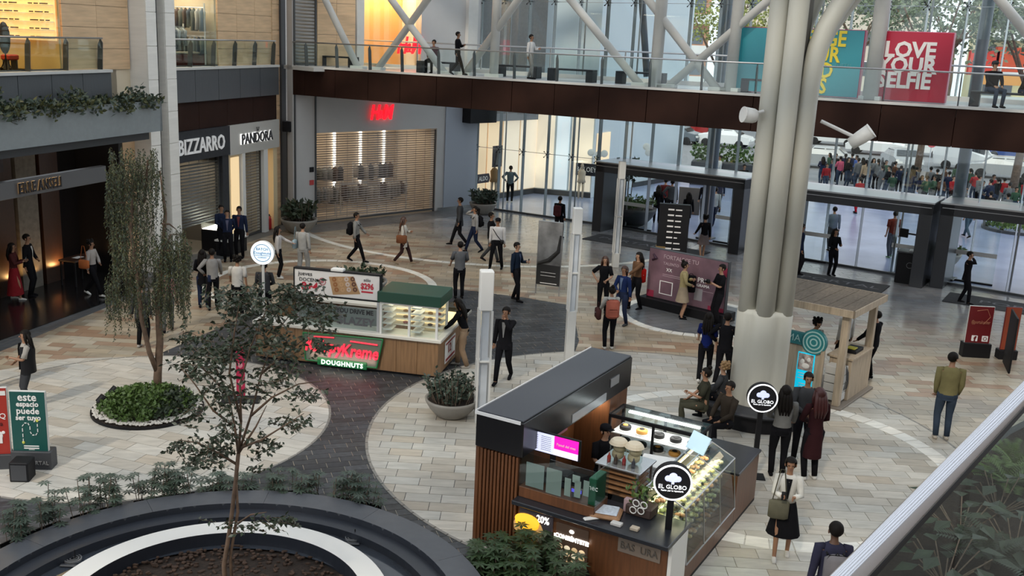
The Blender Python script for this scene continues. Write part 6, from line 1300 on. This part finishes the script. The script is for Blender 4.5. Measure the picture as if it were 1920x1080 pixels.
        for Hp, kn, an, tw_ in lg: b.tube([Hp+Vector((0, 0, .02)), Hp.lerp(kn, .4), kn, kn.lerp(an, .45), an+Vector((0, 0, .0))], [.095, .09, .066+sw, .06+sw, .05+sw], 9)
        obj('trousers', b, cloth(bot), t, smooth=True)
    for Hp, kn, an, tw_ in lg:
        f0 = an+Vector((0, 0, -.045)); obj('shoe', MB().tube([f0-tw_*.05+Vector((0, 0, .01)), f0+tw_*.03+Vector((0, 0, .012)), f0+tw_*.12, f0+tw_*.17+Vector((0, 0, -.008))], [(.036, .036), (.042, .04), (.043, .03), (.03, .018)], 8), cloth(shoe), t, smooth=True)
    # hair
    q = MB(); q.ball((0, .012, .022), (.092, .108, .1), 14, 10); nv = q.v; q.f = [f_ for f_ in q.f if not (sum(nv[i][1] for i in f_)/len(f_) < -.02 and sum(nv[i][2] for i in f_)/len(f_) < .055)]
    if hair in ('long', 'pony', 'bun'): q.ball((0, .03, .01), (.1, .1, .105), 12, 8); q.f = [f_ for f_ in q.f if not (sum(q.v[i][1] for i in f_)/len(f_) < -.03 and sum(q.v[i][2] for i in f_)/len(f_) < .06)]
    if hair == 'long':
        for x_ in (-.06, -.02, .02, .06): q.tube([(x_, .05, .04), (x_*1.3, .1, -.1), (x_*1.5, .125, -.26), (x_*1.2, .12, -.42)], [.04, .045, .042, .015], 7)
        for sx in (-1, 1): q.tube([(sx*.07, .0, .04), (sx*.098, .0, -.08), (sx*.105, .03, -.24)], [.03, .03, .012], 6)
    if hair == 'pony': q.tube([(0, .1, .05), (0, .16, .0), (0, .15, -.16), (0, .13, -.28)], [.03, .04, .035, .01], 7)
    if hair == 'bun': q.ball((0, .07, .12), .05, 8, 6)
    if hair == 'curly':
        for i in range(22): a = i*2.4; zz = .1-.16*(i/22); q.ball((.085*math.cos(a), .02+.09*math.sin(a)*(1 if math.sin(a) > -.3 else .6), zz*.9+.03), .038, 6, 5)
    if cap_: q.ball((0, .0, .06), (.1, .115, .07), 12, 7); q.bbox(-.06, .06, -.17, -.07, .045, .06, .004)
    q.xf(HM_); obj('cap' if cap_ else 'hair', q, cloth(cap_) if cap_ else hc, t, smooth=True)
    NP[0] += 1
    return t, (lambda *q_: (Matrix.Translation(Vector(p)) @ Matrix.Rotation(math.radians(face), 4, 'Z') @ Matrix.Scale(s, 4)) @ U_(*q_)), arms
def carried(fn, q_, name, label, cat, mb, m_, face, parts=()):
    t = thing(name, label, cat, fn(*q_), math.radians(face)); obj('body', mb, m_, t, smooth=True)
    for nm, b_, mm in parts: obj(nm, b_, mm, t)
    return t
def backpack(fn, face, c, label, k=1):
    carried(fn, (0, .2, 1.2), 'backpack', label, 'backpack', MB().bbox(-.15*k, .15*k, -.08, .1, -.24*k, .2*k, .05), cloth(c), face, (('pocket', MB().bbox(-.11*k, .11*k, .09, .14, -.2*k, -.02, .02), cloth(tuple(x*.8 for x in c))), ('strap', MB().tube([(-.1, -.08, .16), (-.11, -.2, .22), (-.11, -.33, .1)], .016, 5).tube([(.1, -.08, .16), (.11, -.2, .22), (.11, -.33, .1)], .016, 5), BLACK), ('handle', MB().tube([(-.03, 0, .19), (0, 0, .23), (.03, 0, .19)], .008, 5), BLACK)))
def bag(fn, q_, face, c, label, w=.3, h=.24, strap=.4, name='handbag'):
    carried(fn, q_, name, label, 'bag', MB().bbox(-.06, .06, -w/2, w/2, -h/2, h/2, .03), cloth(c), face, (('strap', MB().tube([(0, -w*.35, h*.4), (0, -w*.1, h*.5+strap), (0, w*.1, h*.5+strap), (0, w*.35, h*.4)], .009, 5), cloth(tuple(x*.7 for x in c))), ('clasp', MB().ball((.065, 0, .03), .012, 6, 4), STEEL)))
def phone(fn, side, face, label, pose='phone'):
    x, y, z, _ = ARMS[pose]; carried(fn, (side*x*.8, y-.06, z+.03), 'phone', label, 'phone', MB().bbox(-.036, .036, -.005, .005, -.07, .07, .004), BLACK, face, (('screen', MB().box(-.032, .032, .005, .007, -.062, .062), mat('phone_glow', (.6, .65, .7), emit=.8)),))
P = person
# ---- left side
t, f, a = P(G(30, 562), 1.62, 100, 'woman in a dark red top and long red skirt looking at her phone', top=(.07, .02, .02), bot=(.2, .015, .02), skirt=.18, la='phone', ra='phone', hair='long', fem=1, shoe=WH, legs='step'); phone(f, 1, 100, 'phone held by the woman in the long red skirt')
P(G(58, 556), 1.8, 95, 'man in a black suit and white shirt standing beside the woman in red', top=BK, open_=WH, bot=BK, la='belly', ra='down', hem=.84)
t, f, a = P(G(176, 556), 1.64, 80, 'woman in a flowered blouse walking past the dark shop with an orange bag', top=(.35, .32, .3), bot=BK, legs='walk', hair='curly', fem=1, shoe=WH, la='belly'); bag(f, (-.24, .12, 1.05), 80, (.4, .12, .04), 'orange shoulder bag of the woman in the flowered blouse', .3, .26)
P(G(268, 652), 1.66, 175, 'person in dark clothes and pale boots behind the weeping tree', top=DG, bot=BK, shoe=(.4, .38, .36), hem=.8); P(G(316, 622), 1.68, 200, 'person in a pink top and grey trousers behind the weeping tree', top=(.4, .2, .2), bot=GY, legs='step')
t, f, a = P(G(382, 577), 1.66, 190, 'woman in a long dark coat beside the man in a grey waistcoat', top=BK, bot=NV, hair='long', fem=1, hem=.72, la='belly', ra='belly'); bag(f, (-.22, .15, .95), 190, NV, 'dark blue shoulder bag of the woman in the long dark coat')
P(G(400, 580), 1.72, 195, 'man in a grey waistcoat and pale blue sleeves seen from behind', top=(.27, .26, .25), bot=BK, legs='step', la='hip', ra='fwd')
P(G(428, 490), 1.74, 10, 'security guard in dark blue with a lanyard, middle of the three by the shutter', top=NV, bot=BK, collar=1, open_=(.12, .12, .18), la='behind', ra='behind'); P(G(417, 478), 1.74, 40, 'security guard half hidden behind the other two by the shutter', top=NV, bot=BK, la='belly', ra='belly')
P(G(450, 484), 1.78, 0, 'security guard standing apart at the right of the three by the shutter', top=NV, bot=BK, open_=(.2, .06, .06), la='down', ra='behind')
P(G(447, 595), 1.7, 185, 'young man in a white raglan shirt with black sleeves left of the doughnut kiosk', top=(.55, .53, .5), bot=BK, hair='curly', la='fwd', ra='down', sleeve=.5); P(G(497, 606), 1.68, 180, 'person in a black and grey top under the round white sign', top=DG, bot=BK, la='belly', ra='belly')
t, f, a = P(G(522, 522), 1.66, 100, 'woman with long dark hair in a white jumper holding up a phone', top=(.5, .47, .45), bot=BK, hair='long', fem=1, la='reach', shoe=WH); phone(f, 1, 100, 'phone held out by the woman in the white jumper', 'reach')
t, f, a = P(G(568, 518), 1.72, 165, 'man in a pale grey tracksuit seen from behind', top=(.34, .34, .33), bot=(.30, .30, .29), shoe=WH, la='belly', legs='step', sw=.015); bag(f, (.26, .0, 1.05), 165, (.3, .4, .45), 'blue and white shopping bag carried by the man in the grey tracksuit', .28, .3, name='shopping_bag')
t, f, a = P(G(668, 492), 1.72, 85, 'man in a grey sweatshirt striding right with a black backpack', top=(.24, .24, .23), bot=BK, legs='walk', la='fwd', ra='down'); backpack(f, 85, BK, 'black backpack of the striding man in the grey sweatshirt')
t, f, a = P(G(756, 496), 1.64, 88, 'woman in a white dress striding right in dark leggings', top=(.56, .53, .48), bot=(.04, .02, .02), hair='long', hc=HAIRN, fem=1, hem=.66, legs='walk2', la='chest', shoe=BG); bag(f, (-.23, .05, .98), 88, (.2, .08, .04), 'brown tote bag of the woman in the white dress', .36, .28, name='tote_bag')
P(G(860, 462), 1.84, -95, 'tall man in a dark coat striding left by the far planter', top=DG, bot=BK, legs='walk', hem=.75); t, f, a = P(G(888, 474), 1.7, -70, 'woman in dark jeans and a white top walking behind the tall man', top=(.3, .3, .3), bot=NV, legs='walk', fem=1, hair='pony', ra='ear'); backpack(f, -70, BK, 'black backpack of the woman walking behind the tall man', .9)
P(G(918, 492), 1.76, 80, 'man in dark clothes hurrying behind the man with the white shirt', top=BK, bot=DG, legs='walk', la='fwd')
t, f, a = P(G(930, 504), 1.74, -10, 'stout man in a white shirt and dark cap with a cross strap', top=(.55, .55, .56), bot=BK, cap_=BK, legs='wide', sho=1.18, la='down', ra='down'); carried(f, (0, -.14, 1.2), 'cross_strap', 'dark strap bag across the white shirt of the stout man', 'bag', MB().tube([(-.14, 0, .2), (0, -.02, 0), (.16, .02, -.2)], .014, 6).bbox(.12, .24, .0, .1, -.3, -.18, .01), BLACK, -10)
P(G(860, 560), 1.74, 190, 'man in a grey T-shirt seen from behind in the middle of the hall', top=(.10, .105, .115), bot=BK, sleeve=.6, la='fwd', ra='belly')
t, f, a = P(G(965, 564), 1.78, 60, 'man in a dark blue jacket standing and reading his phone', top=(.009, .016, .032), bot=BK, la='phone', legs='step', open_=(.06, .08, .14)); phone(f, 1, 60, 'phone read by the man in the dark blue jacket')
P(G(943, 717), 1.78, -20, 'man in a black suit with a hand to his mouth by the light pylon', top=BK, bot=BK, open_=(.2, .2, .2), la='face', ra='down', hair='short', hc=HAIRB, legs='walk', hem=.8, skin=SKIN2, head=-10)
P(G(868, 688), 1.68, -100, 'woman in a black jumper and beige trousers leaning on the doughnut counter', top=BK, bot=(.30, .21, .14), hair='long', fem=1, la='counter', ra='counter', lean=16, shoe=(.4, .38, .35), legs='step', sw=.012)
P(Q(3.9, 1.15), 1.6, -20, 'worker in a dark red shirt behind the doughnut cabinet glass', top=(.1, .02, .025), bot=BK, la='belly', ra='belly', cap_=BK)
t, f, a = P(G(1046, 448), 1.7, 150, 'person with a dark red backpack standing by the facade glass', top=BK, bot=BK, legs='step', la='belly'); backpack(f, 150, (.07, .02, .025), 'dark red backpack of the person by the facade glass')
t, f, a = P(G(955, 380), 1.76, 170, 'person in a blue grey top outside, looking at the lit shop windows', top=(.1, .14, .16), bot=BK, la='hip', ra='hip', shoe=WH)
# ---- middle
P(G(1128, 587), 1.68, -5, 'woman in a black printed T-shirt with auburn hair, hands on hips', top=BK, bot=BK, hair='long', hc=HAIRN, fem=1, la='belly', ra='hip', sleeve=.7, hem=.82)
t, f, a = P(G(1163, 611), 1.7, -40, 'woman in a bright blue jacket talking to her friends', top=(.012, .024, .085), open_=(.12, .17, .28), bot=NV, fem=1, hair='pony', hc=HAIRN, ra='belly', legs='step', shoe=DG)
t, f, a = P(G(1190, 580), 1.72, -60, 'woman in a tan top with a red bag holding up her phone', top=(.13, .07, .04), bot=BK, fem=1, hair='long', la='reach', legs='step'); phone(f, 1, -60, 'phone of the woman with the red bag', 'reach'); bag(f, (-.05, .22, 1.0), -60, (.5, .015, .01), 'bright red shopping bag hanging from the woman in tan', .26, .42, .2, name='shopping_bag')
t, f, a = P(G(1140, 655), 1.66, 185, 'woman in a black and white striped top seen from behind', top=(.4, .4, .38), stripes=BK, bot=BK, hair='bun', fem=1, shoe=WH, la='fwd', ra='fwd'); backpack(f, 185, (.33, .1, .07), 'coral backpack of the woman in stripes', 1.1); bag(f, (.34, .0, 1.0), 185, (.05, .02, .02), 'dark holdall beside the woman in stripes', .34, .28, .15, name='holdall')
t, f, a = P(G(1276, 598), 1.68, 80, 'woman in a cream jacket and beige shorts by the pink printed wall', top=(.4, .33, .17), bot=(.35, .28, .2), skirt=.55, fem=1, hair='bun', la='chest', ra='belly', skin=SKIN1, shoe=BK); bag(f, (.18, -.2, 1.05), 80, BK, 'black coat bundle held by the woman in the cream jacket', .3, .5, .05, name='coat_bundle')
t, f, a = P(G(1343, 612), 1.78, -80, 'man in black with a beard handling a camera by the pink printed wall', top=BK, bot=BK, la='chest', ra='phone', sleeve=.7, legs='stand', hem=.86); carried(f, (.0, -.36, 1.28), 'camera', 'black camera in the hands of the bearded man', 'camera', MB().bbox(-.07, .07, -.04, .04, -.05, .05, .01).tube([(0, -.04, 0), (0, -.12, 0)], .035, 10), BLACK, -80)
P(G(1318, 716), 1.68, 160, 'woman in a royal blue blouse with long black hair walking away', top=(.008, .016, .1), bot=BK, hair='long', fem=1, legs='walk', sleeve=.7, ra='down', shoe=WH, la='fwd'); P(G(1352, 724), 1.76, 150, 'person in black half hidden by the big column, behind the woman in blue', top=BK, bot=BK, la='hip', ra='fwd', legs='walk', shoe=WH)
# doorway one
P(G(1230, 418), 1.66, 170, 'woman in dark clothes in the first portal, left of the group', top=BK, bot=BK, hair='long', fem=1, hem=.7); P(G(1243, 408), 1.78, 175, 'person in a dark red jacket in the first portal group', top=(.12, .02, .02), bot=BK, legs='step'); P(G(1255, 414), 1.84, 180, 'tall man with a shoulder bag in the first portal group', top=DG, bot=BK, la='hip')
P(G(1286, 434), 1.66, 185, 'woman with long hair walking out through the first portal', top=BK, bot=DG, hair='long', fem=1, hem=.62, legs='step', skirt=0, shoe=BK); P(G(1336, 425), 1.72, 180, 'person in a pale grey top leaving beyond the first portal', top=(.3, .32, .34), bot=NV, legs='walk'); P(G(1318, 412), 1.76, 170, 'man in black outside the first portal, left of the grey top', top=BK, bot=DG); P(G(1345, 398), 1.74, 190, 'man in dark blue outside the first portal, at the jamb', top=NV, bot=BK)
P(G(1316, 486), 1.64, 190, 'woman in a dark top and grey skirt stepping onto the portal mat', top=BK, bot=(.16, .13, .13), skirt=.6, fem=1, hair='curly', legs='step', la='fwd', shoe=BK)
# right of the column
P(G(1494, 515), 1.8, 90, 'man in dark blue peeking out right of the big column', top=NV, bot=BK, sho=1.1, hem=.8); P(G(1556, 470), 1.74, 180, 'man in a blue grey shirt walking outside the second portal', top=(.12, .15, .2), bot=DG, legs='step', sho=1.1)
P(G(1557, 517), 1.66, 10, 'woman in black standing on the mat of the second portal', top=BK, bot=BK, fem=1, hair='long', la='phone', ra='belly', hem=.85); P(G(1668, 483), 1.8, 185, 'man in a maroon shirt walking out of the second portal', top=(.14, .03, .02), bot=(.08, .09, .11), sleeve=.6, legs='step', shoe=(.1, .2, .12), sho=1.1)
P(G(1805, 569), 1.68, 60, 'woman in a flared dark jacket with a hand to her ear near the third portal', top=BK, bot=BK, fem=1, ra='ear', la='down', hem=.8, legs='step'); P(G(1605, 400), 1.76, 200, 'person in red trousers beyond the second portal', top=RDc, bot=(.35, .01, .02), legs='step')
P(G(1812, 446), 1.72, 190, 'person in blue jeans outside the third portal', top=GY, bot=(.06, .1, .14), legs='walk'); P(G(1785, 440), 1.74, 20, 'person in dark clothes outside the third portal, left of the blue jeans', top=BK, bot=DG); P(G(1848, 428), 1.7, 170, 'person in grey trousers outside the third portal', top=BK, bot=GY, legs='step'); P(G(1880, 432), 1.7, 190, 'person in beige trousers outside the third portal at the right', top=GY, bot=(.2, .17, .14), legs='step')
t, f, a = P(G(1763, 824), 1.86, 165, 'bearded man in an olive jacket and jeans with his back half turned', top=(.17, .15, .07), bot=(.035, .05, .075), la='pocket', ra='pocket', shoe=(.5, .45, .38), head=-45, sho=1.12, hem=.93, skin=SKIN2)
t, f, a = P(G(1462, 1043), 1.64, -15, 'woman in a white denim jacket and black dress reading her phone', top=(.58, .57, .53), open_=BK, bot=BK, skirt=.42, fem=1, la='phone', ra='phone', hair='pony', legs='step', shoe=(.6, .58, .55), hem=1.0, head=0, skin=SKIN2); phone(f, -1, -15, 'phone of the woman in the white denim jacket'); bag(f, (-.12, -.2, .92), 75, (.11, .105, .075), 'olive grey shoulder bag of the woman in the white denim jacket', .3, .3, .5)
t, f, a = P(G(1538, 1210), 1.78, 175, 'dark haired man with a grey backpack cut off by the bottom edge', top=(.03, .03, .055), bot=NV, skin=SKIN3, sleeve=1); backpack(f, 175, (.16, .15, .16), 'grey backpack of the man at the bottom edge')
P(G(1455, 893), 1.76, 170, 'woman with long black hair in a grey jumper by the big column', top=(.17, .17, .165), bot=BK, fem=1, hair='long', la='belly', ra='fwd', hem=.98, sho=1.15); P(G(1497, 865), 1.78, -10, 'man in dark grey between the two long haired women by the column', top=DG, bot=BK, hair='short', la='belly', ra='belly')
P(G(1516, 900), 1.78, 185, 'woman with dark red hair in a long black coat by the column', top=(.03, .01, .012), bot=BK, fem=1, hair='long', hc=mat('red_hair', (.05, .008, .008), .5), hem=.45, shoe=WH, la='belly', ra='belly')
t, f, a = P(G(1294, 806)+Vector((.25, .15, 0)), 1.7, -100, 'woman in olive sitting by the column and looking at her phone', top=(.035, .035, .025), bot=(.05, .05, .035), fem=1, hair='bun', legs='sit', seat=.42, la='phone', ra='lap', sleeve=.4); P(G(1325, 800)+Vector((.35, .45, 0)), 1.64, -120, 'blonde woman sitting behind the woman in olive', top=DG, bot=BK, fem=1, hair='curly', hc=HAIRG, legs='sit', seat=.42, la='lap', ra='lap')
P(G(1345, 838)+Vector((.15, .1, 0)), 1.76, -60, 'man in a brown jacket sitting at the column beside the showcase', top=(.035, .028, .022), bot=BK, legs='sit', seat=.42, la='lap', ra='lap')
P(K(1.25, 1.95), 1.62, 25, 'bakery worker in black with a cap behind the counter', top=BK, bot=BK, cap_=BK, la='phone', ra='belly', sleeve=.6, head=10)
P(U(.9, 1.1), 1.72, 20, 'worker with dark hair bending behind the teal sign', top=(.4, .4, .38), bot=BK, hair='curly', lean=14, la='belly', ra='belly'); P(U(1.6, -.1)+Vector((.4, 1.0, 0)), 1.7, -140, 'customer in black behind the pale kiosk post', top=BK, bot=BK, la='fwd', ra='belly'); P(U(2.6, .9), 1.72, -150, 'customer in a pale top and black trousers behind the pale kiosk', top=(.5, .5, .48), bot=BK)
t, f, a = P(G(56, 765), 1.64, -60, 'woman with very long black hair behind the green standing board', top=(.35, .33, .3), bot=DG, fem=1, hair='long', la='phone', ra='belly', sleeve=.6); carried(f, (0, -.02, 1.2), 'waistcoat', 'long black waistcoat on the long haired woman by the green board', 'waistcoat', MB().lathe([(.2, -.35), (.19, -.1), (.2, .1), (.17, .22)], n=16, a0=-.6, a1=PI+.6), BLACK, -60)
P(G(-8, 730), 1.66, -70, 'person in black cut off by the left edge', top=BK, bot=BK, la='fwd', hem=.8)
# ---- on the bridge
bd = lambda s, y=.6: BR.p(s, y, 6.28)
P(BR.p(5.55, 1.42, 6.28), 1.5, -25, 'person sitting on the bridge bench by the amber window', top=(.05, .02, .03), bot=BK, legs='sit', seat=.42, la='lap', ra='lap'); P(bd(7.1), 1.5, 80, 'person in black walking along the footbridge', top=BK, bot=BK, legs='walk', la='chest', hem=.85); P(bd(9.7, 1.2), 1.5, 60, 'man in a white shirt and grey trousers standing on the footbridge with a phone', top=(.5, .5, .5), bot=(.2, .2, .2), la='phone', legs='step')
P(BR.p(24.1, 1.25, 6.28), 1.6, 10, 'broad person in a black coat sitting on the bridge bench at the right', top=BK, bot=JN, legs='sit', seat=.42, la='lap', ra='lap', sho=1.25, cap_=DG); P(BR.p(24.85, 1.3, 6.28), 1.3, 30, 'smaller person in black bending on the bridge bench at the right', top=BK, bot=NV, legs='sit', seat=.42, la='lap', ra='lap', lean=20)
# ---- crowd outside
cc = [('black', BK), ('grey', GY), ('navy', NV), ('red', RDc), ('white', WH), ('brown', (.08, .04, .025)), ('green', (.04, .08, .05)), ('blue', (.05, .1, .3)), ('beige', BG)]
cb_ = [('black', BK), ('jeans', JN), ('grey', GY)]
spots = [(1538, 345), (1545, 360), (1555, 352), (1570, 348), (1585, 352), (1592, 342), (1603, 355), (1618, 358), (1632, 352), (1648, 365), (1660, 372), (1672, 362), (1690, 378), (1704, 372), (1722, 385), (1738, 372), (1745, 388), (1758, 392), (1772, 382), (1788, 366), (1795, 374), (1812, 372), (1822, 380), (1835, 400), (1848, 404), (1862, 398), (1884, 405), (1897, 412), (1912, 398), (1390, 372), (1345, 352), (1550, 338), (1562, 341), (1580, 340), (1600, 345), (1612, 348), (1625, 345), (1640, 358), (1655, 358), (1668, 380), (1683, 366), (1697, 388), (1712, 366), (1730, 392), (1750, 376), (1765, 372), (1780, 392), (1802, 388), (1828, 392), (1855, 388), (1875, 392), (1905, 390)]
used = set(); marks = ['by the silver car at the left', 'left of the ladder-like posts', 'below the white car behind', 'in front of the red car', 'by the tree trunk', 'under the small red round sign', 'in front of the white van', 'by the dark steel column', 'at the right edge']
for i, (px, py) in enumerate(spots):
    mk = marks[min(8, max(0, int((px-1530)/43)))] if px > 1500 else 'left of the big column'
    while True:
        a_, b_ = random.choice(cc if random.random() < .3 else [cc[0], cc[1], cc[2], cc[5], cc[6]]), random.choice(cb_)
        if (a_[0], b_[0], mk) not in used: break
    used.add((a_[0], b_[0], mk))
    if i == 3: a_ = ('pink', (.5, .1, .16))
    P(G(px, py), random.uniform(1.55, 1.82), random.choice((0, 20, 160, 180, 200, 90, -90)), 'person in a %s top and %s trousers outside, %s' % (a_[0], b_[0] if b_[0] != 'jeans' else 'denim', mk), top=a_[1], bot=b_[1], legs=random.choice(('stand', 'step', 'stand')), hair=random.choice(('short', 'long', 'pony', 'short')), la=random.choice(('down', 'belly', 'phone')), ra=random.choice(('down', 'belly')), detail=False)
t = thing('round_road_sign', 'small red round road sign above the crowd', 'sign', G(1736, 345)); obj('pole', MB().tube([(0, 0, 0), (0, 0, 2.4)], .03, 6), STEEL, t); obj('disc', MB().lathe([(0, 0), (.3, 0), (.3, .03), (0, .03)], n=20).xf(Matrix.Translation((0, -.03, 2.5)) @ Matrix.Rotation(PI/2, 4, 'X')), mat('road_red', (.5, .01, .02), .4), t); obj('white_mark', MB().box(-.1, .1, -.07, -.06, 2.42, 2.58), WHITE, t)
# ================================================================== UNSEEN ROOF SLATS AND WALLS, ADDED TO HOLD BACK SKY LIGHT
rf = MB()
for i in range(22): rf.box(-16, 30, -6+i*2.5, -6+i*2.5+.9, 17, 17.3)
struct('added_roof_slats', rf, WHITEM)  # unseen slats, added to dim the daylight inside the hall
struct('added_wall_right', MB().box(26, 26.4, -6, 20, 0, 16), mat('far_cream', (0, 0, 0))); struct('added_wall_front', MB().box(-17, 26, -6.4, -6, 0, 17), mat('far_cream', (0, 0, 0)))  # unseen walls, added to block sky light from the side and behind
finish()
